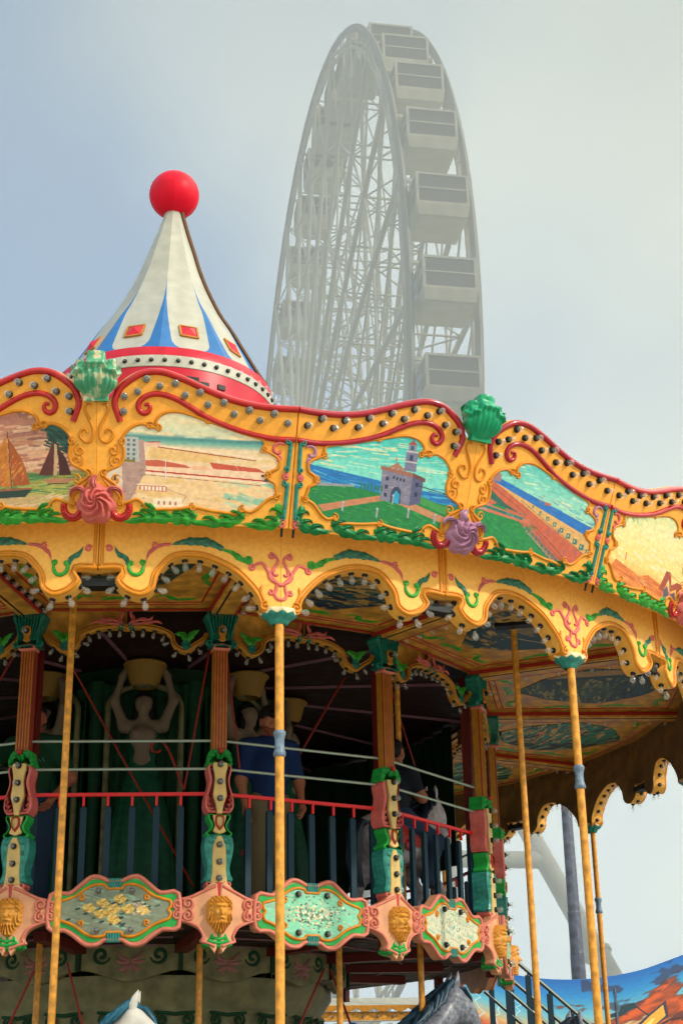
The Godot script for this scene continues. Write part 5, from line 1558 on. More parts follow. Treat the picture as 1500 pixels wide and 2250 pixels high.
func roof() -> void:
	var y := Transform3D(Basis.IDENTITY, Vector3(0, E, 0))
	var r := MB.new()
	r.lathe(PackedVector2Array([Vector2(5.2, 3.74), Vector2(3.0, 4.75), Vector2(1.15, 6.4)]), 28, y)
	put("canopy_roof", r.mesh(M.roof_white), carousel)
	var d := MB.new(); var w := MB.new(); var d2 := MB.new()
	d.lathe(PackedVector2Array([Vector2(1.13, 6.3), Vector2(1.125, 6.755)]), 64, y)
	w.lathe(PackedVector2Array([Vector2(1.128, 6.755), Vector2(1.135, 6.76), Vector2(1.12, 6.88), Vector2(1.11, 6.885)]), 64, y)
	d2.lathe(PackedVector2Array([Vector2(1.112, 6.885), Vector2(1.10, 6.98), Vector2(1.06, 7.0), Vector2(0.6, 7.02)]), 64, y)
	var drum := put("red_drum", d.mesh(M.roof_red), carousel)
	put("white_band", w.mesh(M.roof_white), drum)
	put("top_rim", d2.mesh(M.roof_red), drum)
	for i in 56:
		var a := TAU * i / 56.0
		put("light_bulb", bulb_big, drum, aim(Vector3(sin(a) * 1.125, 6.82 + E, cos(a) * 1.125), Vector3(sin(a), 0.1, cos(a))))
	var vt := MB.new()
	for q in [[0.22, 6.62, 0.16, 0.09], [0.31, 6.57, 0.16, 0.12], [0.06, 6.66, 0.09, 0.04], [0.5, 6.62, 0.08, 0.05]]:
		var bs := Basis(Vector3.UP, q[0])
		vt.box(bs * Vector3(0, q[1] + E, 1.12), Vector3(q[2], q[3], 0.04), bs)
	put("dark_vent", vt.mesh(M.black), drum)
	# ten-sided bell shaped cone: white tongues on blue
	var prof := PackedVector2Array([Vector2(1.07, 6.985), Vector2(0.985, 7.12), Vector2(0.90, 7.27), Vector2(0.80, 7.45), Vector2(0.69, 7.65), Vector2(0.56, 7.86), Vector2(0.415, 8.17), Vector2(0.32, 8.42), Vector2(0.25, 8.65), Vector2(0.17, 8.9), Vector2(0.10, 9.15), Vector2(0.085, 9.22)])
	prof = smooth(prof, 3)
	var A := TAU / 10.0
	var fp := func(u: float, i: int, ang: float, out: float) -> Vector3:   # point of a facet, u -1..1 across
		var q := prof[i]
		var hw := A * 0.5
		var ch := cos(hw)
		var p := Vector3(sin(hw) * q.x * u, q.y + E, ch * q.x + out)
		p.x += (q.y - 7.0) * 0.0
		return Basis(Vector3.UP, ang) * p + Vector3((q.y - 7.0) * 0.02, 0, 0)
	var n := prof.size()
	var cone := Node3D.new()
	cone.name = "cone_roof"
	carousel.add_child(cone, true)
	for k in 10:
		var ang := deg_to_rad(15.0 + 36.0 * k)
		var white := MB.new(); var blue := MB.new()
		var W := PackedVector3Array(); var B1 := PackedVector3Array(); var B2 := PackedVector3Array()
		for c in 9:
			for i in n:
				var q := prof[i]
				var t := (q.y - 6.985) / 2.2
				var wd := 1.0
				if t < 0.56: wd = 0.60 + 0.40 * pow(smoothstep(0.0, 0.56, t), 0.8)
				if t < 0.075: wd *= sqrt(maxf(0.0, 1.0 - pow((0.075 - t) / 0.068, 2.0)))
				W.append(fp.call(wd * (c / 4.0 - 1.0), i, ang, 0.0))
		white.grid(W, 9, n)
		for s: float in [-1.0, 1.0]:
			var Bv := PackedVector3Array()
			for c in 5:
				for i in n:
					var q := prof[i]
					var t := (q.y - 6.985) / 2.2
					var wd := 1.0
					if t < 0.56: wd = 0.60 + 0.40 * pow(smoothstep(0.0, 0.56, t), 0.8)
					if t < 0.075: wd *= sqrt(maxf(0.0, 1.0 - pow((0.075 - t) / 0.068, 2.0)))
					var u := lerpf(wd, 1.0, c / 4.0) if s > 0 else -lerpf(1.0, wd, c / 4.0)
					Bv.append(fp.call(u, i, ang, 0.0))
			blue.grid(Bv, 5, n)
		var pnl := put("white_panel", white.mesh(M.roof_white), cone)
		put("blue_wedge", blue.mesh(M.roof_blue), pnl)
		# red pyramid stud in a gold frame
		var i0 := 12
		var pa: Vector3 = fp.call(0.0, 5, ang, 0.0); var pb: Vector3 = fp.call(0.0, 8, ang, 0.0)
		var up_ := (pb - pa).normalized()
		var xr := Basis(Vector3.UP, ang) * Vector3.RIGHT
		var o := (pa + pb) * 0.5
		var nn := xr.cross(up_)
		var bs := Basis(xr, up_, nn)
		var sm := MB.new(); var fm := MB.new()
		var hw := 0.075
		for e in 4:
			var q0 := Vector3(hw * (1 if e in [0, 3] else -1), hw * (1 if e < 2 else -1), 0.012)
			var q1 := Vector3(hw * (1 if e in [3, 2] else -1), hw * (1 if e in [0, 3] else -1), 0.012)
			var cs := [Vector3(hw, -hw, 0.012), Vector3(hw, hw, 0.012), Vector3(-hw, hw, 0.012), Vector3(-hw, -hw, 0.012)]
			var a0: Vector3 = o + bs * cs[e]; var a1: Vector3 = o + bs * cs[(e + 1) % 4]; var tp := o + bs * Vector3(0, 0, 0.055)
			var v0 := sm.add(a0); var v1 := sm.add(a1); var v2 := sm.add(tp)
			sm.tri(v0, v1, v2)
			fm.bar(o + bs * (cs[e] * 1.14 - Vector3(0, 0, 0.006)), o + bs * (cs[(e + 1) % 4] * 1.14 - Vector3(0, 0, 0.006)), 0.018, 0.022, nn)
		put("red_stud", sm.mesh(M.stud_red), pnl)
		put("stud_frame", fm.mesh(M.gold_dark), pnl)
	# rusty cable duct down one edge
	var duct := PackedVector3Array()
	for i in range(n - 1, -1, -1): duct.append(fp.call(1.0, i, deg_to_rad(51.0 - 36.0 * 0.0), 0.012))
	var dm := MB.new()
	var rr := PackedFloat32Array()
	for i in n: rr.append(0.022)
	dm.tube(duct, rr, 6)
	put("rusty_duct", dm.mesh(M.rust), cone)
	var b := MB.new()
	var pr := PackedVector2Array()
	for i in 25:
		var a := PI * i / 24.0
		pr.append(Vector2(maxf(0.0005, 0.268 * sin(a)), 9.43 - 0.268 * cos(a)))
	b.lathe(pr, 40, Transform3D(Basis.IDENTITY, Vector3(0.048, E, 0)))
	put("red_ball", b.mesh(M.ball_red), carousel)
	var tip := MB.new()
	tip.rod(Vector3(0.055, 9.69 + E, 0), Vector3(0.055, 9.74 + E, 0), 0.010, 6)
	put("ball_tip", tip.mesh(M.black), carousel)

func stairs() -> void:
	var o := Node3D.new()
	o.name = "staircase"
	carousel.add_child(o, true)
	var a := Vector3(3.42, 1.73 + E, -1.2); var b := Vector3(4.75, 0.58 + E, -1.2)
	for z in [0.0, -0.75]:
		for q in [0.0, -0.36]:
			var m := MB.new()
			m.rod(a + Vector3(0, q, z), b + Vector3(0, q, z), 0.019, 10)
			put("stair_rail", m.mesh(M.stair_steel), o)
		var s := MB.new()
		s.bar(Vector3(3.0, 0.98 + E, -1.2 + z), Vector3(5.0, -0.75 + E, -1.2 + z), 0.05, 0.24)
		put("stringer", s.mesh(M.dark_red), o)
		for i in 7:
			var t := (i + 0.35) / 6.5
			var p := a.lerp(b, t)
			var m := MB.new()
			m.box(p + Vector3(0, -0.43, z), Vector3(0.05, 0.78, 0.035))
			m.rod(p + Vector3(0, -0.05, z), p + Vector3(0, 0.0, z), 0.009, 6)
			put("stair_baluster", m.mesh(M.baluster_blue), o)
	for i in 9:
		var m := MB.new()
		m.box(Vector3(3.1 + 0.22 * i, 0.95 - 0.19 * i + E, -1.575), Vector3(0.25, 0.035, 0.7))
		put("tread", m.mesh(M.deck_wood), o)
	# blue posts of the stair well
	for q in [[2.62, -0.6], [2.95, -0.85], [3.12, -1.9]]:
		var m := MB.new()
		m.box(Vector3(q[0], -0.1 + E, q[1]), Vector3(0.07, 2.4, 0.07))
		put("stair_post", m.mesh(M.baluster_blue), o)

func tie_rods() -> void:
	var R := [[-0.67, 3.45, 2.51, 0.33, 1.75, 2.38], [0.41, 3.51, 2.67, 0.24, 2.43, 2.59], [0.54, 3.46, 2.65, 0.68, 2.42, 2.51], [1.52, 3.46, 2.11, 0.67, 1.96, 2.51], [1.94, 3.53, 1.74, 2.5, 2.39, 0.72], [-1.08, 3.48, 2.48, -1.6, 2.5, 2.2], [-0.56, 1.20, 2.54, -0.2, 0.0, 2.56], [-0.79, 1.15, 2.48, -1.3, 0.0, 2.2], [1.34, 1.20, 1.99, 0.75, 0.0, 2.3], [1.39, 1.20, 1.96, 1.9, 0.0, 1.5]]
	for q in R:
		var m := MB.new()
		m.rod(Vector3(q[0], q[1] + E, q[2]), Vector3(q[3], q[4] + E, q[5]), 0.009, 7)
		put("tie_rod", m.mesh(M.rod_red), carousel)
	for H in [[0.24, 2.43, 2.59, 0.18, 2.58, 2.59, 0.12, 2.72, 2.6, 0.07, 2.79, 2.6, 0.03, 2.8, 2.6, -0.01, 2.76, 2.6, 0.0, 2.72, 2.6, 0.04, 2.71, 2.6, 0.06, 2.73, 2.6], [0.68, 2.42, 2.51, 0.7, 2.26, 2.5, 0.75, 2.29, 2.49, 0.79, 2.25, 2.48, 0.77, 2.21, 2.48, 0.74, 2.19, 2.49, 0.71, 2.22, 2.5]]:
		var pts := PackedVector3Array()
		for i in range(0, H.size(), 3): pts.append(Vector3(H[i], H[i + 1] + E, H[i + 2]))
		var sm := PackedVector3Array()
		for i in pts.size() - 1:
			for j in 4: sm.append(pts[i].cubic_interpolate(pts[i + 1], pts[maxi(i - 1, 0)], pts[mini(i + 2, pts.size() - 1)], j / 4.0))
		var m := MB.new()
		m.tube(sm, PackedFloat32Array([0.011]), 7)
		put("scroll_hook", m.mesh(M.rod_red), carousel)

# ---------------------------------------------------------------- big wheel
func build_wheel() -> void:
	var hub := Vector3(8.523, 27.961 + E, -54.743)
	var az := 1.5228
	var u := Vector3(cos(az), 0, sin(az)); var ax := Vector3(-sin(az), 0, cos(az))
	var w := thing("ferris_wheel", "tall white observation wheel with enclosed cabins, half lost in sea mist", "ferris wheel", Vector3(hub.x, 0, hub.z))
	var at := func(t: float, r: float, side: float) -> Vector3: return (u * cos(t) + Vector3.UP * sin(t)) * r + ax * side + Vector3(0, hub.y, 0)
	var R := 23.4
	var hw := 1.224
	for s: float in [1.0, -1.0]:
		var rim := MB.new(); var inner := MB.new(); var strip := MB.new()
		for q in [[R - 0.08, 0.15, 0], [R - 0.9, 0.09, 1], [R + 0.10, 0.03, 2]]:
			var pts := PackedVector3Array()
			for i in 157: pts.append(at.call(TAU * i / 156.0, q[0], s * hw))
			var tgt: MB = [rim, inner, strip][q[2]]
			tgt.tube(pts, PackedFloat32Array([q[1]]), 8, false)
		var o := put("rim", rim.mesh(M.wheel_grey), w)
		put("inner_ring", inner.mesh(M.wheel_white), o)
		put("light_strip", strip.mesh(M.wheel_white), o)
		var lac := MB.new()
		for i in 78:
			var a := TAU * i / 78.0
			lac.rod(at.call(a, R - 0.08, s * hw), at.call(a + TAU / 156.0, R - 0.9, s * hw), 0.04, 5)
			lac.rod(at.call(a + TAU / 156.0, R - 0.9, s * hw), at.call(a + TAU / 78.0, R - 0.08, s * hw), 0.04, 5)
		put("lacing", lac.mesh(M.wheel_white), o)
	for i in 26:
		var a := deg_to_rad(-2.0) + TAU * i / 26.0
		for s: float in [1.0, -1.0]:
			var m := MB.new()
			m.rod(at.call(a, R - 0.1, s * hw), at.call(a, 1.2, s * 1.9), 0.115, 8)
			put("spoke", m.mesh(M.wheel_white), w)
		var br := MB.new()
		for j in 7:
			var r0 := R * (0.28 + 0.1 * j); var r1 := r0 + R * 0.1
			var s0 := lerpf(1.9, hw, r0 / R); var s1 := lerpf(1.9, hw, r1 / R)
			var z := 1.0 if j % 2 == 0 else -1.0
			br.rod(at.call(a, r0, -z * s0), at.call(a, r1, z * s1), 0.04, 5)
			br.rod(at.call(a, r1, -s1), at.call(a, r1, s1), 0.045, 5)
			if j in [2, 4, 6]:
				for s: float in [1.0, -1.0]: br.rod(at.call(a, r1, s * s1), at.call(a + TAU / 26.0, r1, s * s1), 0.06, 5)
			if j in [1, 3, 5]:
				for s: float in [1.0, -1.0]: br.rod(at.call(a, r0, s * s0), at.call(a + TAU / 26.0, r1 + R * 0.1, s * lerpf(1.9, hw, (r1 + R * 0.1) / R)), 0.05, 5)
		put("bracing", br.mesh(M.wheel_white), w)
	var hb := MB.new()
	var hx := Transform3D(Basis(u, ax, u.cross(ax)), Vector3(0, hub.y, 0))
	hb.lathe(PackedVector2Array([Vector2(0.01, -2.6), Vector2(0.9, -2.6), Vector2(0.9, -2.1), Vector2(1.5, -1.9), Vector2(1.3, -1.5), Vector2(0.8, 0.0), Vector2(1.3, 1.5), Vector2(1.5, 1.9), Vector2(0.9, 2.1), Vector2(0.9, 2.6), Vector2(0.01, 2.6)]), 24, hx)
	put("hub", hb.mesh(M.wheel_white), w)
	# cabins: built once, hung upright in each place
	var cab := Node3D.new()
	cab.name = "cabin"
	var fr := MB.new()
	var fx := 0.92; var top := 0.0; var gl := -1.62; var bot := -2.25; var dz := 0.92
	var cb := Basis(ax * -1.0, Vector3.UP, (ax * -1.0).cross(Vector3.UP))
	fr.box(Vector3(0, -0.5, 0), Vector3(fx * 2.1, 0.09, dz * 2.1))
	fr.box(Vector3(0, -0.22, 0), Vector3(2.3, 0.12, 0.16))
	fr.box(Vector3(0, -0.36, 0), Vector3(0.2, 0.3, 0.2))
	for sx: float in [-1.0, 1.0]:
		for sz: float in [-1.0, 1.0]: fr.box(Vector3(sx * fx, -1.11, sz * dz), Vector3(0.10, 1.16, 0.10))
	for sz: float in [-1.0, 1.0]:
		fr.box(Vector3(0, -1.09, sz * (dz + 0.01)), Vector3(fx * 1.92, 0.055, 0.05))
		fr.box(Vector3(sz * (fx + 0.01), -1.09, 0), Vector3(0.05, 0.055, dz * 1.92))
		fr.box(Vector3(sz * (fx + 0.01), -1.11, 0), Vector3(0.05, 1.14, 0.06))
	put("cabin_frame", fr.mesh(M.wheel_white), cab)
	var tub := MB.new()
	var hull := PackedVector3Array()
	var rows := [[0.98, -1.67], [0.98, -1.78], [0.90, -2.2], [0.82, -2.26], [0.0, -2.26]]
	var ring := [Vector2(1, 1), Vector2(-1, 1), Vector2(-1, -1), Vector2(1, -1), Vector2(1, 1)]
	for i in 4:
		for j in rows.size() - 1:
			var a0: Array = rows[j]; var a1: Array = rows[j + 1]
			var p: Vector2 = ring[i]; var q: Vector2 = ring[i + 1]
			tub.flat_quad(Vector3(p.x * a1[0], a1[1], p.y * a1[0]), Vector3(q.x * a1[0], a1[1], q.y * a1[0]), Vector3(q.x * a0[0], a0[1], q.y * a0[0]), Vector3(p.x * a0[0], a0[1], p.y * a0[0]))
	put("cabin_floor", tub.mesh(M.cabin_cream), cab)
	var seat := MB.new()
	for sx: float in [-1.0, 1.0]:
		seat.cut(); seat.box(Vector3(sx * 0.62, -1.55, 0), Vector3(0.5, 0.10, 1.5)); seat.box(Vector3(sx * 0.84, -1.28, 0), Vector3(0.08, 0.6, 1.5))
	put_pieces("seat", seat, M.saddle_blue, cab)
	for e in 4:
		var bs := Basis(Vector3.UP, e * PI * 0.5)
		for hgt in [-0.82, -1.38]:
			var g := MB.new()
			g.box(bs * Vector3(0, hgt, 0.915), Vector3(1.74, 0.50, 0.02), bs)
			put("window", g.mesh(M.cabin_glass), cab)
	for i in 39:
		var a := deg_to_rad(-7.3 + 9.2308 * i)
		if rad_to_deg(fposmod(a + PI, TAU) - PI) < -38.0 and rad_to_deg(fposmod(a + PI, TAU) - PI) > -150.0: continue
		var o: Node3D = cab if i == 0 else cab.duplicate()
		o.name = numbered("cabin", w)
		w.add_child(o, true)
		o.transform = Transform3D(cb, at.call(a, R - 0.05, 0.0))
	# legs
	var fo := Vector3(19.8 - hub.x, 0.0, -40.5 - hub.z)
	var hp := Vector3(1.1, hub.y, 0.0)
	for q in [[fo, hp], [Vector3(fo.x, 0, -fo.z), hp], [Vector3(-fo.x, 0, fo.z), Vector3(-1.1, hub.y, 0)], [Vector3(-fo.x, 0, -fo.z), Vector3(-1.1, hub.y, 0)]]:
		var m := MB.new()
		m.rod(q[0], q[1], 0.40, 20)
		var dr: Vector3 = (q[1] - q[0]).normalized()
		var base := MB.new()
		base.rod(q[0], q[0] + dr * 9.2, 0.47, 20)
		base.rod(q[0] + dr * 9.2, q[0] + dr * 9.35, 0.58, 20)
		var lg := put("leg", m.mesh(M.tube_white), w)
		put("leg_sleeve", base.mesh(M.tube_white), lg)
	var p0: Vector3 = fo.lerp(hp, 0.40)
	var p1: Vector3 = Vector3(fo.x, 0, -fo.z).lerp(hp, 0.40)
	var ti := MB.new()
	ti.rod(p0, p0 + Vector3(-11.0, 0.15, 0.0), 0.34, 18)
	ti.rod(p0 + Vector3(-1.9, 0, 0), p0 + Vector3(-2.05, 0, 0), 0.46, 18)
	ti.rod(p0 + Vector3(-2.1, 0, 0), p0 + Vector3(-2.25, 0, 0), 0.46, 18)
	put("cross_tube", ti.mesh(M.tube_white), w)

# ---------------------------------------------------------------- other surroundings
func surroundings() -> void:
	var lp := thing("lamp_post", "plain grey lamp post standing before the wheel's white leg", "lamp post", Vector3(7.0, 0, -11.2))
	var m := MB.new()
	m.lathe(PackedVector2Array([Vector2(0.125, 0), Vector2(0.118, 4.35), Vector2(0.122, 4.36), Vector2(0.11, 4.38), Vector2(0.108, 5.0), Vector2(0.112, 5.01), Vector2(0.1, 5.03), Vector2(0.075, 8.6), Vector2(0.01, 8.62)]), 16)
	put("post", m.mesh(M.lamp_grey), lp)
	var hd := MB.new()
	hd.rod(Vector3(0, 8.5, 0), Vector3(0.7, 8.8, 0.1), 0.04, 8)
	hd.lathe(PackedVector2Array([Vector2(0.16, 0), Vector2(0.18, 0.05), Vector2(0.1, 0.12), Vector2(0.01, 0.13)]), 14, Transform3D(Basis.IDENTITY, Vector3(0.8, 8.75, 0.1)))
	put("lamp_head", hd.mesh(M.lamp_grey), lp)
	# painted fairground wall
	var wl := thing("painted_wall", "wavy topped fairground wall airbrushed with a stormy sky and a sailing ship", "wall", Vector3(6.2, 0, -9.0))
	var f := func(x: float, y: float, d: float) -> Vector3: return Vector3(x, y, d)
	var ol := PackedVector2Array([Vector2(-1.6, 0.0), Vector2(6.0, 0.0)])
	var tops := smooth(PackedVector2Array([Vector2(6.0, 4.3), Vector2(4.2, 4.6), Vector2(2.9, 4.45), Vector2(1.8, 4.08), Vector2(1.0, 3.84), Vector2(0.1, 3.74), Vector2(-0.8, 3.82), Vector2(-1.6, 4.1)]), 6)
	ol.append_array(tops)
	var wm := MB.new()
	plate(wm, ol, f, -0.12, 0.0, 0.01)
	put("wall_panel", wm.mesh(M.roof_blue), wl)
	# the airbrushed print follows the wave of the top
	var pm := MB.new()
	var cols := 60; var rows := 8
	for i in cols:
		var x := lerpf(-1.6, 2.9, i / (cols - 1.0))
		var ty := 4.6
		for j in tops.size() - 1:
			if (tops[j].x - x) * (tops[j + 1].x - x) <= 0.0: ty = lerpf(tops[j].y, tops[j + 1].y, (x - tops[j].x) / (tops[j + 1].x - tops[j].x))
		for j in rows:
			var t := 1.0 - j / (rows - 1.0)
			pm.add(Vector3(x, ty - 0.012 - 1.15 * t, 0.005), Vector2((x + 1.6) / 4.5, 0.01 + 0.98 * t))
	for i in cols - 1:
		for j in rows - 1:
			var q := i * rows + j
			pm.tri(q, q + rows, q + rows + 1); pm.tri(q, q + rows + 1, q + 1)
	put("mural", pm.mesh(M.mural_paint), wl)
	for q in [[0.72, 2.2], [1.88, 2.2], [2.0, 2.0]]:
		var b := MB.new()
		b.box(Vector3(q[0], 3.0, 0.012), Vector3(0.025, 1.2 if q[1] > 2.1 else 0.5, 0.02))
		put("joint_strip", b.mesh(M.lamp_grey), wl)
	# snack stall with scalloped awning
	var st := thing("snack_stall", "cream stall with scalloped awning, round bulbs and white wrought iron, seen under the deck", "stall", Vector3(3.6, 0, -13.5))
	var roof_ := MB.new()
	roof_.flat_quad(Vector3(-1.8, 3.72, 0.3), Vector3(1.8, 3.72, 0.3), Vector3(1.8, 4.0, -1.5), Vector3(-1.8, 4.0, -1.5))
	put("awning", roof_.mesh(M.roof_white), st)
	var scal := PackedVector2Array([Vector2(1.8, 3.73), Vector2(-1.8, 3.73)])
	for i in 49:
		var x := -1.8 + 3.6 * i / 48.0
		scal.append(Vector2(x, 3.68 - 0.06 * absf(sin(i * PI / 4.0))))
	var sm := MB.new()
	plate(sm, scal, f, 0.30, 0.33, 0.004)
	put("scalloped_edge", sm.mesh(M.gold_dark), st)
	var bd := MB.new()
	bd.box(Vector3(0, 3.56, 0.2), Vector3(3.6, 0.14, 0.06))
	put("fascia_board", bd.mesh(M.pole_gold), st)
	for i in 14: put("light_bulb", bulb_big, st, aim(Vector3(-1.7 + 0.26 * i, 3.55, 0.235), Vector3(0, 0, 1)))
	var ir := MB.new()
	for i in 8:
		var x := -1.6 + 0.46 * i
		for s: float in [-1.0, 1.0]:
			mould(ir, mirror(spiral(Vector2(0.12, 0.0), 0.11, 0.02, 2.6, -1.4), s), func(px: float, py: float, d: float) -> Vector3: return Vector3(x + px, 3.34 + py, 0.22 + d), 0.012, 0.02, 1.0, 1.0, 5)
		ir.rod(Vector3(x - 0.23, 3.48, 0.22), Vector3(x + 0.23, 3.48, 0.22), 0.012, 6)
	put("wrought_iron", ir.mesh(M.roof_white), st)
	var bk := MB.new()
	bk.box(Vector3(0, 1.6, -1.4), Vector3(3.6, 3.2, 0.1)); bk.box(Vector3(0, 0.55, 0.1), Vector3(3.6, 1.1, 0.1))
	put("stall_body", bk.mesh(M.core_cream), st)
	for x in [-1.75, 1.75]:
		var p := MB.new()
		p.rod(Vector3(x, 0, 0.22), Vector3(x, 3.7, 0.22), 0.05, 10)
		put("stall_post", p.mesh(M.pole_gold), st)

func mist() -> void:
	# a low bank rolling in behind the carousel, and thinner mist round it
	for q in [["sea_mist", Vector3(420, 38, 5), Vector3(0, 18, -18.0), 0.275, "bank of sea mist drifting in front of the big wheel"], ["thin_mist", Vector3(420, 110, 60), Vector3(0, 54, -58.5), 0.005, "thin sea mist round the big wheel"]]:
		var fv := FogVolume.new()
		fv.name = q[0]
		fv.shape = RenderingServer.FOG_VOLUME_SHAPE_BOX
		fv.size = q[1]
		fv.position = q[2]
		var fm := FogMaterial.new()
		fm.density = q[3]
		fm.albedo = Color(0.99, 1.0, 0.995)
		fv.material = fm
		fv.set_meta("kind", "stuff")
		fv.set_meta("label", q[4])
		add_child(fv)

# ---------------------------------------------------------------- bodies: tapered bones joined by a smooth union, meshed as surface nets
func sdf(mb: MB, bones: Array, cell: float, k: float) -> void:   # bone: [a, ra, b, rb]
	var lo := Vector3(1e9, 1e9, 1e9); var hi := -lo
	var m := 2.2 / k + cell * 2.0
	for b in bones:
		for q in [[b[0], b[1]], [b[2], b[3]]]:
			var r: float = q[1] + m
			lo = lo.min(q[0] - Vector3(r, r, r)); hi = hi.max(q[0] + Vector3(r, r, r))
	var n := Vector3i(((hi - lo) / cell).ceil()) + Vector3i.ONE
	var F := PackedFloat32Array()
	F.resize(n.x * n.y * n.z)
	for b in bones:
		var a: Vector3 = b[0]; var c: Vector3 = b[2]
		var ra: float = b[1]; var rb: float = b[3]
		var ab := c - a
		var l2 := maxf(ab.length_squared(), 1e-9)
		var rr := maxf(ra, rb) + m
		var p0 := Vector3i(((a.min(c) - Vector3(rr, rr, rr) - lo) / cell).floor()).clamp(Vector3i.ZERO, n - Vector3i.ONE)
		var p1 := Vector3i(((a.max(c) + Vector3(rr, rr, rr) - lo) / cell).ceil()).clamp(Vector3i.ZERO, n - Vector3i.ONE)
		for z in range(p0.z, p1.z + 1):
			for y in range(p0.y, p1.y + 1):
				var row := (z * n.y + y) * n.x
				for x in range(p0.x, p1.x + 1):
					var p := lo + Vector3(x, y, z) * cell
					var t := clampf((p - a).dot(ab) / l2, 0.0, 1.0)
					var d := p.distance_to(a + ab * t) - lerpf(ra, rb, t)
					if d < m: F[row + x] += exp(-k * d)
	# inside where F > 1
	var id := {}
	var nx := n.x; var nxy := n.x * n.y
	for z in n.z - 1:
		for y in n.y - 1:
			for x in n.x - 1:
				var o := z * nxy + y * nx + x
				var i0 := F[o] > 1.0
				if i0 == (F[o + 1] > 1.0) and i0 == (F[o + nx] > 1.0) and i0 == (F[o + nxy] > 1.0) and i0 == (F[o + nx + 1] > 1.0) and i0 == (F[o + nxy + 1] > 1.0) and i0 == (F[o + nxy + nx] > 1.0) and i0 == (F[o + nxy + nx + 1] > 1.0):
					continue
				var s := Vector3.ZERO; var cnt := 0
				for e in EDGES:
					var u: Vector3i = e[0]; var v: Vector3i = e[1]
					var fu := F[o + u.x + u.y * nx + u.z * nxy]; var fv := F[o + v.x + v.y * nx + v.z * nxy]
					if (fu > 1.0) != (fv > 1.0):
						var du := log(maxf(fu, 1e-4)); var dv := log(maxf(fv, 1e-4))
						s += Vector3(u).lerp(Vector3(v), du / (du - dv)); cnt += 1
				id[o] = mb.add(lo + (Vector3(x, y, z) + s / cnt) * cell)
	for o: int in id:
		var z := o / nxy; var y := (o / nx) % n.y; var x := o % nx
		var a := F[o] > 1.0
		if y > 0 and z > 0 and a != (F[o + 1] > 1.0): _quad(mb, id, [o, o - nx, o - nx - nxy, o - nxy], a)
		if x > 0 and z > 0 and a != (F[o + nx] > 1.0): _quad(mb, id, [o, o - nxy, o - nxy - 1, o - 1], a)
		if x > 0 and y > 0 and a != (F[o + nxy] > 1.0): _quad(mb, id, [o, o - 1, o - 1 - nx, o - nx], a)

func _quad(mb: MB, id: Dictionary, q: Array, flip: bool) -> void:
	for k in q:
		if not id.has(k): return
	var a: int = id[q[0]]; var b: int = id[q[1]]; var c: int = id[q[2]]; var d: int = id[q[3]]
	if flip:
		mb.tri(a, c, b); mb.tri(a, d, c)
	else:
		mb.tri(a, b, c); mb.tri(a, c, d)

const EDGES := [[Vector3i(0, 0, 0), Vector3i(1, 0, 0)], [Vector3i(0, 1, 0), Vector3i(1, 1, 0)], [Vector3i(0, 0, 1), Vector3i(1, 0, 1)], [Vector3i(0, 1, 1), Vector3i(1, 1, 1)], [Vector3i(0, 0, 0), Vector3i(0, 1, 0)], [Vector3i(1, 0, 0), Vector3i(1, 1, 0)], [Vector3i(0, 0, 1), Vector3i(0, 1, 1)], [Vector3i(1, 0, 1), Vector3i(1, 1, 1)], [Vector3i(0, 0, 0), Vector3i(0, 0, 1)], [Vector3i(1, 0, 0), Vector3i(1, 0, 1)], [Vector3i(0, 1, 0), Vector3i(0, 1, 1)], [Vector3i(1, 1, 0), Vector3i(1, 1, 1)]]

# a hand whose fingers run along dir; palm faces pn; thumb on the side th
func hand(mb: MB, w: Vector3, dir: Vector3, pn: Vector3, th: Vector3, curl: float) -> void:
	var b := []
	b.append([w, 0.026, w + dir * 0.05, 0.030])
	b.append([w + dir * 0.05 + th * 0.018, 0.020, w + dir * 0.085 + th * 0.028, 0.014])
	b.append([w + dir * 0.05 - th * 0.018, 0.020, w + dir * 0.08 - th * 0.028, 0.013])
	sdf(mb, b, 0.006, 120.0)
	for i in 4:
		var s := 0.030 - 0.020 * i
		var len_: float = [0.072, 0.08, 0.075, 0.058][i]
		var p := w + dir * (0.085 - 0.004 * absf(i - 1.2)) + th * s
		var a := curl * 0.5
		var f := []
		for j in 3:
			var d2 := (dir * cos(a) + pn * sin(a)).normalized()
			var q: Vector3 = p + d2 * len_ * [0.45, 0.32, 0.23][j]
			f.append([p, 0.0095 - 0.001 * j, q, 0.0088 - 0.001 * j])
			p = q
			a += curl
		sdf(mb, f, 0.004, 300.0)
	var tp := w + dir * 0.03 + th * 0.03
	var td := (dir * 0.6 + th * 0.7 + pn * 0.35).normalized()
	sdf(mb, [[tp - th * 0.008, 0.014, tp + td * 0.035, 0.0115], [tp + td * 0.035, 0.011, tp + td * 0.035 + (dir * 0.75 + pn * 0.6).normalized() * 0.032, 0.009]], 0.004, 260.0)

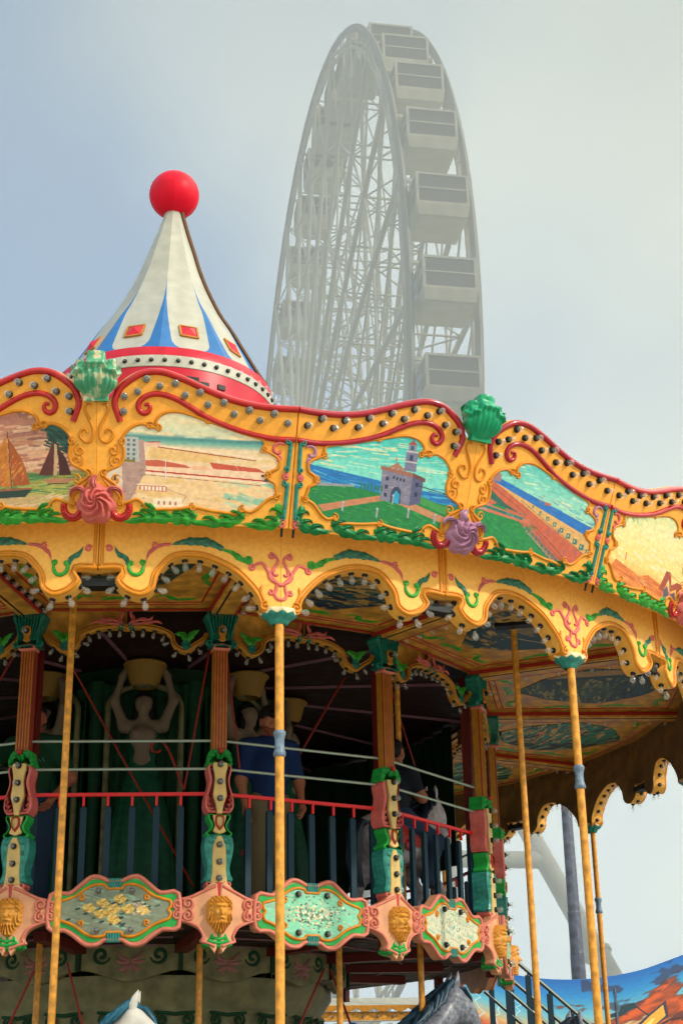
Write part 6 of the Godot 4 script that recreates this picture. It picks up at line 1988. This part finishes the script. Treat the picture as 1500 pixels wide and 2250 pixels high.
func person(called: String, label: String, J: Dictionary, look: Dictionary) -> Node3D:
	var o := thing(called, label, "person")
	var b := []
	var hd: Vector3 = J.head
	var fw: Vector3 = J.get("face", Vector3(0, 0, 1))
	var rt := Vector3.UP.cross(fw).normalized()
	b.append([J.pelvis, 0.125, J.chest, 0.135]); b.append([J.chest, 0.135, J.neck - Vector3(0, 0.05, 0), 0.09])
	b.append([J.neck - Vector3(0, 0.06, 0), 0.062, J.neck + Vector3(0, 0.06, 0), 0.055])
	for s in ["l", "r"]:
		b.append([J.neck - Vector3(0, 0.05, 0), 0.075, J["sh_" + s], 0.062])
		b.append([J["sh_" + s], 0.056, J["el_" + s], 0.042]); b.append([J["el_" + s], 0.042, J["wr_" + s], 0.027])
		b.append([J["hip_" + s], 0.095, J["kn_" + s], 0.062]); b.append([J["kn_" + s], 0.06, J["an_" + s], 0.04])
	var body := MB.new()
	sdf(body, b, 0.016, 45.0)
	var h := [[hd + Vector3(0, 0.035, 0) - fw * 0.012, 0.082, hd + Vector3(0, 0.02, 0) + fw * 0.01, 0.078], [hd + Vector3(0, -0.02, 0) + fw * 0.02, 0.062, hd + Vector3(0, -0.075, 0) + fw * 0.035, 0.042], [hd + fw * 0.078, 0.010, hd + fw * 0.100 - Vector3(0, 0.03, 0), 0.014], [hd + fw * 0.075 + rt * 0.035 + Vector3(0, 0.022, 0), 0.010, hd + fw * 0.078 - rt * 0.035 + Vector3(0, 0.022, 0), 0.010],
		[hd + fw * 0.078 - Vector3(0, 0.055, 0) + rt * 0.018, 0.010, hd + fw * 0.078 - Vector3(0, 0.055, 0) - rt * 0.018, 0.010], [hd - Vector3(0, 0.05, 0), 0.05, hd - Vector3(0, 0.14, 0) - fw * 0.02, 0.052]]
	for s: float in [-1.0, 1.0]:
		h.append([hd + rt * s * 0.078 + Vector3(0, 0.018, 0), 0.014, hd + rt * s * 0.08 - Vector3(0, 0.022, 0), 0.011])
		h.append([hd + rt * s * 0.045 - Vector3(0, 0.02, 0) + fw * 0.05, 0.022, hd + rt * s * 0.04 - Vector3(0, 0.03, 0) + fw * 0.05, 0.02])
	sdf(body, h, 0.008, 110.0)
	for s in ["l", "r"]:
		var sg := 1.0 if s == "l" else -1.0
		var dir: Vector3 = J.get("hd_" + s, (J["wr_" + s] - J["el_" + s]).normalized())
		var pn: Vector3 = J.get("pn_" + s, rt * -sg)
		pn = (pn - dir * pn.dot(dir)).normalized()
		hand(body, J["wr_" + s], dir, pn, dir.cross(pn).normalized() * (1.0 if s == "l" else -1.0), J.get("curl_" + s, 0.45))
	put("body", body.mesh(look.skin), o)
	var sh := MB.new()
	var sb := [[J.pelvis - Vector3(0, 0.04, 0), 0.145, J.chest, 0.153], [J.chest, 0.153, J.neck - Vector3(0, 0.055, 0), 0.10]]
	for s in ["l", "r"]:
		sb.append([J.neck - Vector3(0, 0.055, 0), 0.088, J["sh_" + s], 0.076])
		var e: Vector3 = J["sh_" + s].lerp(J["el_" + s], look.get("sleeve", 0.75))
		sb.append([J["sh_" + s], 0.072, e, 0.062])
		if look.get("sleeve", 0.75) >= 1.0: sb.append([J["el_" + s], 0.058, J["wr_" + s], 0.042])
	sdf(sh, sb, 0.016, 45.0)
	put("shirt", sh.mesh(look.shirt), o)
	var tr := MB.new()
	var tb := [[J.pelvis + Vector3(0, 0.02, 0), 0.135, J.pelvis - Vector3(0, 0.03, 0), 0.14]]
	for s in ["l", "r"]:
		tb.append([J["hip_" + s], 0.108, J["kn_" + s], 0.082]); tb.append([J["kn_" + s], 0.08, J["an_" + s], 0.066])
	sdf(tr, tb, 0.018, 45.0)
	put("trousers", tr.mesh(look.trousers), o)
	var so := MB.new()
	for s in ["l", "r"]:
		var an: Vector3 = J["an_" + s]
		var ft: Vector3 = J.get("foot_" + s, fw)
		sdf(so, [[an - Vector3(0, 0.03, 0), 0.048, an - Vector3(0, 0.045, 0) + ft * 0.15, 0.036]], 0.014, 70.0)
	put("shoes", so.mesh(M.hoof_dark), o)
	var ha := MB.new()
	var hb := [[hd + Vector3(0, 0.06, 0) - fw * 0.02, 0.085, hd + Vector3(0, 0.02, 0) - fw * 0.045, 0.082]]
	sdf(ha, hb, 0.01, 90.0)
	put("hair", ha.mesh(look.hair), o)
	if look.has("beard"):
		var be := MB.new()
		sdf(be, [[hd + fw * 0.06 - Vector3(0, 0.085, 0), 0.036, hd + fw * 0.05 - Vector3(0, 0.10, 0), 0.036], [hd + fw * 0.055 - Vector3(0, 0.07, 0) + rt * 0.04, 0.024, hd + fw * 0.02 - Vector3(0, 0.05, 0) + rt * 0.066, 0.018], [hd + fw * 0.055 - Vector3(0, 0.07, 0) - rt * 0.04, 0.024, hd + fw * 0.02 - Vector3(0, 0.05, 0) - rt * 0.066, 0.018]], 0.008, 90.0)
		put("beard", be.mesh(look.beard), o)
	if look.get("cap", false):
		var cp := MB.new()
		sdf(cp, [[hd + Vector3(0, 0.075, 0) - fw * 0.01, 0.088, hd + Vector3(0, 0.055, 0), 0.090], [hd + Vector3(0, 0.05, 0) + fw * 0.08, 0.03, hd + Vector3(0, 0.045, 0) + fw * 0.14, 0.026]], 0.01, 110.0)
		put("cap", cp.mesh(M.hair_black), o)
	for s: float in [-1.0, 1.0]:
		var ey := MB.new()
		var pr := PackedVector2Array()
		for i in 7: pr.append(Vector2(maxf(0.0002, 0.011 * sin(PI * i / 6.0)), -0.011 * cos(PI * i / 6.0)))
		ey.lathe(pr, 8, Transform3D(Basis.IDENTITY, hd + fw * 0.072 + rt * s * 0.032 + Vector3(0, 0.004, 0)))
		put("eye", ey.mesh(M.eye_black), o)
	return o

func stand() -> Dictionary:   # relaxed standing joints, facing +z
	return {"pelvis": Vector3(0, 0.97, 0), "chest": Vector3(0, 1.28, 0.0), "neck": Vector3(0, 1.49, -0.01), "head": Vector3(0, 1.64, 0.015),
		"sh_l": Vector3(0.185, 1.42, -0.01), "el_l": Vector3(0.24, 1.14, -0.02), "wr_l": Vector3(0.23, 0.90, 0.08),
		"sh_r": Vector3(-0.185, 1.42, -0.01), "el_r": Vector3(-0.24, 1.14, -0.02), "wr_r": Vector3(-0.23, 0.90, 0.08),
		"hip_l": Vector3(0.09, 0.93, 0), "kn_l": Vector3(0.10, 0.51, 0.015), "an_l": Vector3(0.11, 0.09, -0.01),
		"hip_r": Vector3(-0.09, 0.93, 0), "kn_r": Vector3(-0.10, 0.51, 0.015), "an_r": Vector3(-0.11, 0.09, -0.01)}

func statue_node() -> Node3D:
	var o := Node3D.new()
	var J := stand()
	var b := [[Vector3(0, 0.97, 0), 0.11, Vector3(0, 1.12, 0), 0.085], [Vector3(0, 1.12, 0), 0.085, Vector3(0, 1.32, 0.01), 0.115], [Vector3(0, 1.32, 0), 0.10, Vector3(0, 1.43, -0.01), 0.07], [Vector3(0, 1.42, 0), 0.048, Vector3(0, 1.54, 0), 0.045]]
	for s: float in [-1.0, 1.0]:
		b.append([Vector3(0, 1.43, -0.01), 0.06, Vector3(0.16 * s, 1.42, 0), 0.05]); b.append([Vector3(0.16 * s, 1.42, 0), 0.047, Vector3(0.25 * s, 1.64, 0.02), 0.036])
		b.append([Vector3(0.25 * s, 1.64, 0.02), 0.036, Vector3(0.19 * s, 1.86, 0.0), 0.026]); b.append([Vector3(0.19 * s, 1.86, 0), 0.026, Vector3(0.15 * s, 1.93, 0), 0.028])
		b.append([Vector3(0.05 * s, 1.33, 0.09), 0.05, Vector3(0.05 * s, 1.31, 0.09), 0.048])
	var hd := Vector3(0, 1.60, 0.03)
	b.append([hd + Vector3(0, 0.03, -0.01), 0.075, hd + Vector3(0, 0.01, 0.01), 0.07]); b.append([hd + Vector3(0, -0.03, 0.02), 0.055, hd + Vector3(0, -0.075, 0.04), 0.036]); b.append([hd + Vector3(0, 0.0, 0.075), 0.009, hd + Vector3(0, -0.03, 0.092), 0.012])
	var m := MB.new()
	sdf(m, b, 0.012, 70.0)
	put("figure", m.mesh(M.statue_skin), o)
	var d := MB.new()
	var P := PackedVector3Array()
	for i in 49:
		var a := TAU * i / 48.0
		for q in [[0.30, 0.0], [0.27, 0.3], [0.22, 0.65], [0.155, 0.95], [0.105, 1.12], [0.135, 1.30], [0.125, 1.38]]:
			var r: float = q[0] * (1.0 + 0.07 * cos(a * 12.0) * smoothstep(1.1, 0.4, q[1]))
			P.append(Vector3(sin(a) * r, q[1], cos(a) * r * 0.8))
	d.grid(P, 49, 7)
	put("dress", d.mesh(M.statue_dress), o)
	var ba := MB.new()
	ba.lathe(PackedVector2Array([Vector2(0.10, 1.76), Vector2(0.13, 1.80), Vector2(0.16, 1.92), Vector2(0.19, 1.95), Vector2(0.17, 1.97), Vector2(0.01, 1.98)]), 20, Transform3D(Basis.IDENTITY, Vector3(0, 0, 0.02)))
	put("basket", ba.mesh(M.basket_gold), o)
	var hr := MB.new()
	sdf(hr, [[hd + Vector3(0, 0.055, -0.02), 0.078, hd + Vector3(0, -0.02, -0.05), 0.07], [hd + Vector3(0.06, -0.03, -0.02), 0.03, hd + Vector3(0.07, -0.12, 0.0), 0.02], [hd + Vector3(-0.06, -0.03, -0.02), 0.03, hd + Vector3(-0.07, -0.12, 0.0), 0.02]], 0.012, 90.0)
	put("hair", hr.mesh(M.hair_black), o)
	return o

# ---------------------------------------------------------------- carousel horses
var horse_body: MB
func horse(label: String, k: float, r: float, base: float, sc: float, coat: Material, mane: Material, pole_top: float, pole_bot: float, turn := 0.0, pole_x := 0.1) -> Node3D:
	var o := thing("carousel_horse", label, "carousel horse", Vector3.ZERO, "horses of the carousel")
	var th := TH0 + k * DE
	var bt := Basis(Vector3.UP, th + turn)
	o.transform = Transform3D(bt * Basis.from_scale(Vector3.ONE * sc), Vector3(sin(th) * r, base + E, cos(th) * r) - bt * Vector3(pole_x * sc, 0, 0))
	if horse_body == null:
		var b := [[Vector3(-0.40, 0.94, 0), 0.20, Vector3(-0.05, 0.90, 0), 0.185], [Vector3(-0.05, 0.90, 0), 0.185, Vector3(0.34, 0.94, 0), 0.20], [Vector3(0.34, 0.95, 0), 0.19, Vector3(0.47, 1.0, 0), 0.14],
			[Vector3(0.40, 1.04, 0), 0.15, Vector3(0.58, 1.24, 0), 0.105], [Vector3(0.58, 1.24, 0), 0.105, Vector3(0.70, 1.40, 0), 0.08], [Vector3(0.70, 1.40, 0), 0.082, Vector3(0.83, 1.28, 0), 0.066], [Vector3(0.83, 1.28, 0), 0.062, Vector3(0.97, 1.10, 0), 0.042],
			[Vector3(0.735, 1.31, 0), 0.072, Vector3(0.86, 1.17, 0), 0.046], [Vector3(0.95, 1.115, 0), 0.05, Vector3(0.985, 1.075, 0), 0.046], [Vector3(0.93, 1.08, 0), 0.03, Vector3(0.955, 1.045, 0), 0.03]]
		for s: float in [-1.0, 1.0]:
			b.append([Vector3(0.36, 0.88, 0.09 * s), 0.115, Vector3(0.42, 0.68, 0.11 * s), 0.072]); b.append([Vector3(0.42, 0.68, 0.11 * s), 0.07, Vector3(0.60, 0.54, 0.115 * s), 0.048])
			b.append([Vector3(0.60, 0.54, 0.115 * s), 0.047, Vector3(0.50, 0.32, 0.115 * s), 0.032]); b.append([Vector3(0.50, 0.32, 0.115 * s), 0.034, Vector3(0.43, 0.24, 0.115 * s), 0.036])
			b.append([Vector3(-0.40, 0.90, 0.08 * s), 0.165, Vector3(-0.32, 0.66, 0.12 * s), 0.095]); b.append([Vector3(-0.32, 0.66, 0.12 * s), 0.09, Vector3(-0.56, 0.44, 0.12 * s), 0.05])
			b.append([Vector3(-0.56, 0.44, 0.12 * s), 0.048, Vector3(-0.50, 0.18, 0.12 * s), 0.034]); b.append([Vector3(-0.50, 0.18, 0.12 * s), 0.036, Vector3(-0.45, 0.10, 0.12 * s), 0.038])
			b.append([Vector3(0.79, 1.345, 0.05 * s), 0.026, Vector3(0.81, 1.325, 0.05 * s), 0.022]); b.append([Vector3(0.80, 1.25, 0.035 * s), 0.05, Vector3(0.76, 1.28, 0.035 * s), 0.055])
		horse_body = MB.new()
		sdf(horse_body, b, 0.016, 38.0)
	put("body", horse_body.mesh(coat), o)
	for s: float in [-1.0, 1.0]:
		var e := MB.new()
		e.tube(PackedVector3Array([Vector3(0.69, 1.44, 0.045 * s), Vector3(0.70, 1.50, 0.055 * s), Vector3(0.715, 1.55, 0.055 * s), Vector3(0.735, 1.60, 0.048 * s)]), PackedFloat32Array([0.03, 0.034, 0.024, 0.003]), 10)
		put("ear", e.mesh(coat), o)
		var ey := MB.new()
		var pr := PackedVector2Array()
		for i in 7: pr.append(Vector2(maxf(0.0002, 0.021 * sin(PI * i / 6.0)), -0.021 * cos(PI * i / 6.0)))
		ey.lathe(pr, 10, Transform3D(Basis.IDENTITY, Vector3(0.80, 1.315, 0.062 * s)))
		put("eye", ey.mesh(M.eye_black), o)
	var mn := MB.new()
	var rr := RandomNumberGenerator.new(); rr.seed = int(k * 100.0) + 50
	for i in 30:
		var t := i / 29.0
		var c := Vector3(0.74, 1.475, 0).lerp(Vector3(0.60, 1.37, 0), minf(1, t * 2.0)) if t < 0.5 else Vector3(0.60, 1.37, 0).lerp(Vector3(0.36, 1.16, 0), (t - 0.5) * 2.0)
		for s: float in [-1.0, 1.0]:
			var w := rr.randf_range(-0.02, 0.02)
			var l := rr.randf_range(0.8, 1.15)
			mn.tube(PackedVector3Array([c, c + Vector3(-0.04, 0.055, 0.035 * s) * l, c + Vector3(-0.12 + w, -0.01, 0.095 * s) * l, c + Vector3(-0.18, -0.09 + w, 0.125 * s) * l, c + Vector3(-0.25 - w, -0.13, 0.12 * s) * l]), PackedFloat32Array([0.022, 0.024, 0.022, 0.016, 0.003]), 6)
	for j in 5: mn.tube(PackedVector3Array([Vector3(0.70, 1.475, 0.02 * (j - 2)), Vector3(0.79, 1.47, 0.022 * (j - 2)), Vector3(0.85, 1.40, 0.02 * (j - 2)), Vector3(0.87, 1.34, 0.015 * (j - 2))]), PackedFloat32Array([0.016, 0.018, 0.012, 0.003]), 6)
	put("mane", mn.mesh(mane), o)
	var tl := MB.new()
	for j in 14:
		var w := rr.randf_range(-0.05, 0.05); var z := rr.randf_range(-0.06, 0.06)
		tl.tube(PackedVector3Array([Vector3(-0.58, 1.02, z * 0.3), Vector3(-0.70, 1.02, z * 0.6), Vector3(-0.80 + w, 0.88, z), Vector3(-0.82 + w, 0.66, z), Vector3(-0.74 + w, 0.42, z)]), PackedFloat32Array([0.024, 0.03, 0.03, 0.024, 0.004]), 6)
	put("tail", tl.mesh(mane), o)
	var sd := MB.new()
	sdf(sd, [[Vector3(-0.16, 1.10, 0), 0.045, Vector3(0.14, 1.09, 0), 0.045], [Vector3(-0.18, 1.10, 0.09), 0.035, Vector3(-0.20, 1.16, 0), 0.035], [Vector3(-0.18, 1.10, -0.09), 0.035, Vector3(-0.20, 1.16, 0), 0.035], [Vector3(0.17, 1.10, 0), 0.04, Vector3(0.18, 1.16, 0), 0.025], [Vector3(-0.05, 1.07, 0.12), 0.05, Vector3(-0.02, 0.98, 0.19), 0.03], [Vector3(-0.05, 1.07, -0.12), 0.05, Vector3(-0.02, 0.98, -0.19), 0.03]], 0.014, 60.0)
	put("saddle", sd.mesh(M.saddle_blue), o)
	var bl := MB.new(); var me := MB.new()
	var P := PackedVector3Array()
	for i in 33:
		var a := lerpf(-1.75, 1.75, i / 32.0)
		for x in [-0.26, -0.2, -0.05, 0.1, 0.18]:
			var r2 := 0.2 + 0.008 * absf(sin(a * 6.0)) + (0.004 if x > -0.25 and x < 0.17 else -0.004)
			P.append(Vector3(x, 0.905 + cos(a) * r2 * 1.02, sin(a) * r2 * 1.02))
	bl.grid(P, 33, 5)
	put("saddle_cloth", bl.mesh(M.red_line), o)
	for s: float in [-1.0, 1.0]:
		var d := MB.new()
		d.lathe(PackedVector2Array([Vector2(0.06, 0), Vector2(0.055, 0.018), Vector2(0.03, 0.02), Vector2(0.028, 0.03), Vector2(0.001, 0.032)]), 18, aim(Vector3(-0.14, 0.86, 0.21 * s), Vector3(0, 0, s)) * Transform3D(Basis(Vector3(1, 0, 0), Vector3(0, 0, 1), Vector3(0, -1, 0)), Vector3.ZERO))
		put("medallion", d.mesh(M.red_crimson), o)
	# bridle
	var br := MB.new()
	var ax := (Vector3(0.97, 1.10, 0) - Vector3(0.74, 1.36, 0)).normalized()
	var nx := ax.cross(Vector3(0, 0, 1))
	for q in [[0.93, 1.15, 0.056, 0.056], [0.775, 1.325, 0.092, 0.078], [0.86, 1.235, 0.075, 0.066]]:
		var pts := PackedVector3Array()
		for i in 21:
			var a := TAU * i / 20.0
			pts.append(Vector3(q[0], q[1], 0) + nx * cos(a) * q[2] + Vector3(0, 0, 1) * sin(a) * q[3])
		br.tube(pts, PackedFloat32Array([0.009]), 6, false)
	for s: float in [-1.0, 1.0]:
		br.tube(PackedVector3Array([Vector3(0.71, 1.45, 0.065 * s), Vector3(0.745, 1.34, 0.085 * s), Vector3(0.84, 1.22, 0.072 * s), Vector3(0.93, 1.13, 0.055 * s)]), PackedFloat32Array([0.009]), 6)
		br.tube(PackedVector3Array([Vector3(0.93, 1.12, 0.057 * s), Vector3(0.80, 1.06, 0.12 * s), Vector3(0.5, 1.04, 0.19 * s), Vector3(0.2, 1.10, 0.12 * s)]), PackedFloat32Array([0.008]), 6)
	put("bridle", br.mesh(M.bridle_blue), o)
	for s: float in [-1.0, 1.0]:
		var d := MB.new()
		d.lathe(PackedVector2Array([Vector2(0.024, 0), Vector2(0.02, 0.012), Vector2(0.001, 0.016)]), 12, aim(Vector3(0.735, 1.365, 0.086 * s), Vector3(0, 0, s)) * Transform3D(Basis(Vector3(1, 0, 0), Vector3(0, 0, 1), Vector3(0, -1, 0)), Vector3.ZERO))
		put("bridle_disc", d.mesh(M.silver), o)
	for q in [[0.42, 0.20, 0.115], [-0.44, 0.05, 0.12]]:
		for s: float in [-1.0, 1.0]:
			var hf := MB.new()
			hf.lathe(PackedVector2Array([Vector2(0.055, 0), Vector2(0.04, 0.08), Vector2(0.001, 0.09)]), 12, Transform3D(Basis.IDENTITY, Vector3(q[0], q[1], q[2] * s)))
			put("hoof", hf.mesh(M.hoof_dark), o)
	var pl := MB.new()
	pl.rod(Vector3(pole_x, (pole_bot - base) / sc, 0), Vector3(pole_x, (pole_top - base) / sc, 0), 0.024 / sc, 12)
	put("pole", pl.mesh(M.pole_gold), o)
	return o

func horses_and_people() -> void:
	horse("grey carousel horse on the upper deck carrying a rider behind the railing", 1.655, 2.6, 1.42, 0.85, M.coat_grey, M.mane_navy, 3.72, 1.5)
	var h := horse("dappled slate carousel horse with wavy blue mane and bridle under the deck", 1.56, 2.8, -0.40, 1.0, M.coat_dapple, M.mane_slate, 1.42, -1.4, -0.45, 0.42)
	horse("white carousel horse with a bright blue mane at the lower left", -0.665, 3.9, -0.48, 0.85, M.coat_white, M.mane_blue, 3.7, -1.4)
	horse("dark maned carousel horse seen only by its ears at the stair foot", 1.44, 3.9, -0.50, 0.85, M.coat_dapple, M.mane_navy, 3.7, -1.4)
	# other hanging poles below the deck
	for q in [[-1.11, 2.3], [0.04, 2.3], [1.0, 2.55]]:
		var p := MB.new()
		p.rod(ringpos(q[0], q[1], -1.4), ringpos(q[0], q[1], 1.42), 0.024, 12)
		put("horse_pole", p.mesh(M.pole_gold), carousel)
	# bracket of the pole at the ceiling
	var bk := MB.new()
	bk.box(ringpos(1.36, 4.02, 3.67), Vector3(0.10, 0.03, 0.34), Basis(Vector3.UP, 1.25))
	put("pole_bracket", bk.mesh(M.black), carousel)
	# man in a blue shirt
	var J := stand()
	J.wr_l = Vector3(0.25, 0.93, 0.12); J.el_l = Vector3(0.27, 1.15, -0.03)
	var a := person("person", "man in a blue polo shirt and cap standing behind the upper railing", J, {"skin": M.skin_tan, "shirt": M.shirt_blue, "trousers": M.khaki, "hair": M.hair_black, "beard": M.beard_auburn, "cap": true, "sleeve": 0.8})
	a.transform = Transform3D(Basis(Vector3.UP, 0.2) * Basis.from_scale(Vector3.ONE * 0.9), ringpos(0.43, 2.62, 1.5))
	# person at the left edge, one hand on the silver rail
	J = stand()
	J.el_l = Vector3(0.30, 1.15, -0.06); J.wr_l = Vector3(0.20, 0.95, 0.10)
	J.el_r = Vector3(-0.30, 1.20, 0.20); J.wr_r = Vector3(-0.30, 1.32, 0.36); J.hd_r = Vector3(0.1, 0.25, 0.95).normalized(); J.pn_r = Vector3(0, -1, 0.1); J.curl_r = 0.75
	var b := person("person", "person in a dark green T-shirt behind the left column, hand on the silver rail", J, {"skin": M.skin_warm, "shirt": M.shirt_green, "trousers": M.jeans, "hair": M.hair_black, "sleeve": 0.7})
	b.transform = Transform3D(Basis(Vector3.UP, -0.2) * Basis.from_scale(Vector3.ONE * 0.9), ringpos(-1.10, 2.62, 1.5))
	var pr := MB.new()
	for i in 4: pr.bar(Vector3(0.02 + 0.03 * i, 1.27 + 0.01 * (i % 2), 0.155), Vector3(0.04 + 0.03 * i, 1.25, 0.155), 0.008, 0.004)
	put("shirt_print", pr.mesh(M.print_teal), b)
	# rider on the upper horse, facing +x in the horse's own frame
	var R := {"pelvis": Vector3(-0.04, 1.14, 0), "chest": Vector3(-0.02, 1.42, 0), "neck": Vector3(0.0, 1.62, 0), "head": Vector3(0.03, 1.77, 0), "face": Vector3(1, 0, 0),
		"sh_r": Vector3(0.0, 1.55, 0.17), "el_r": Vector3(0.10, 1.32, 0.24), "wr_r": Vector3(0.16, 1.42, 0.06), "sh_l": Vector3(0.0, 1.55, -0.17), "el_l": Vector3(0.10, 1.32, -0.24), "wr_l": Vector3(0.16, 1.36, -0.06),
		"hip_r": Vector3(-0.02, 1.12, 0.10), "kn_r": Vector3(0.28, 0.92, 0.27), "an_r": Vector3(0.10, 0.55, 0.26), "hip_l": Vector3(-0.02, 1.12, -0.10), "kn_l": Vector3(0.28, 0.92, -0.27), "an_l": Vector3(0.10, 0.55, -0.26), "curl_l": 0.9, "curl_r": 0.9}
	var c := person("person", "rider in dark navy clothes astride the grey horse on the upper deck", R, {"skin": M.skin_tan, "shirt": M.jacket_navy, "trousers": M.jeans, "hair": M.hair_black, "sleeve": 0.6})
	c.transform = get_node("carousel_horse").transform * Transform3D(Basis.from_scale(Vector3.ONE * 1.0), Vector3(0, 0.02, 0))
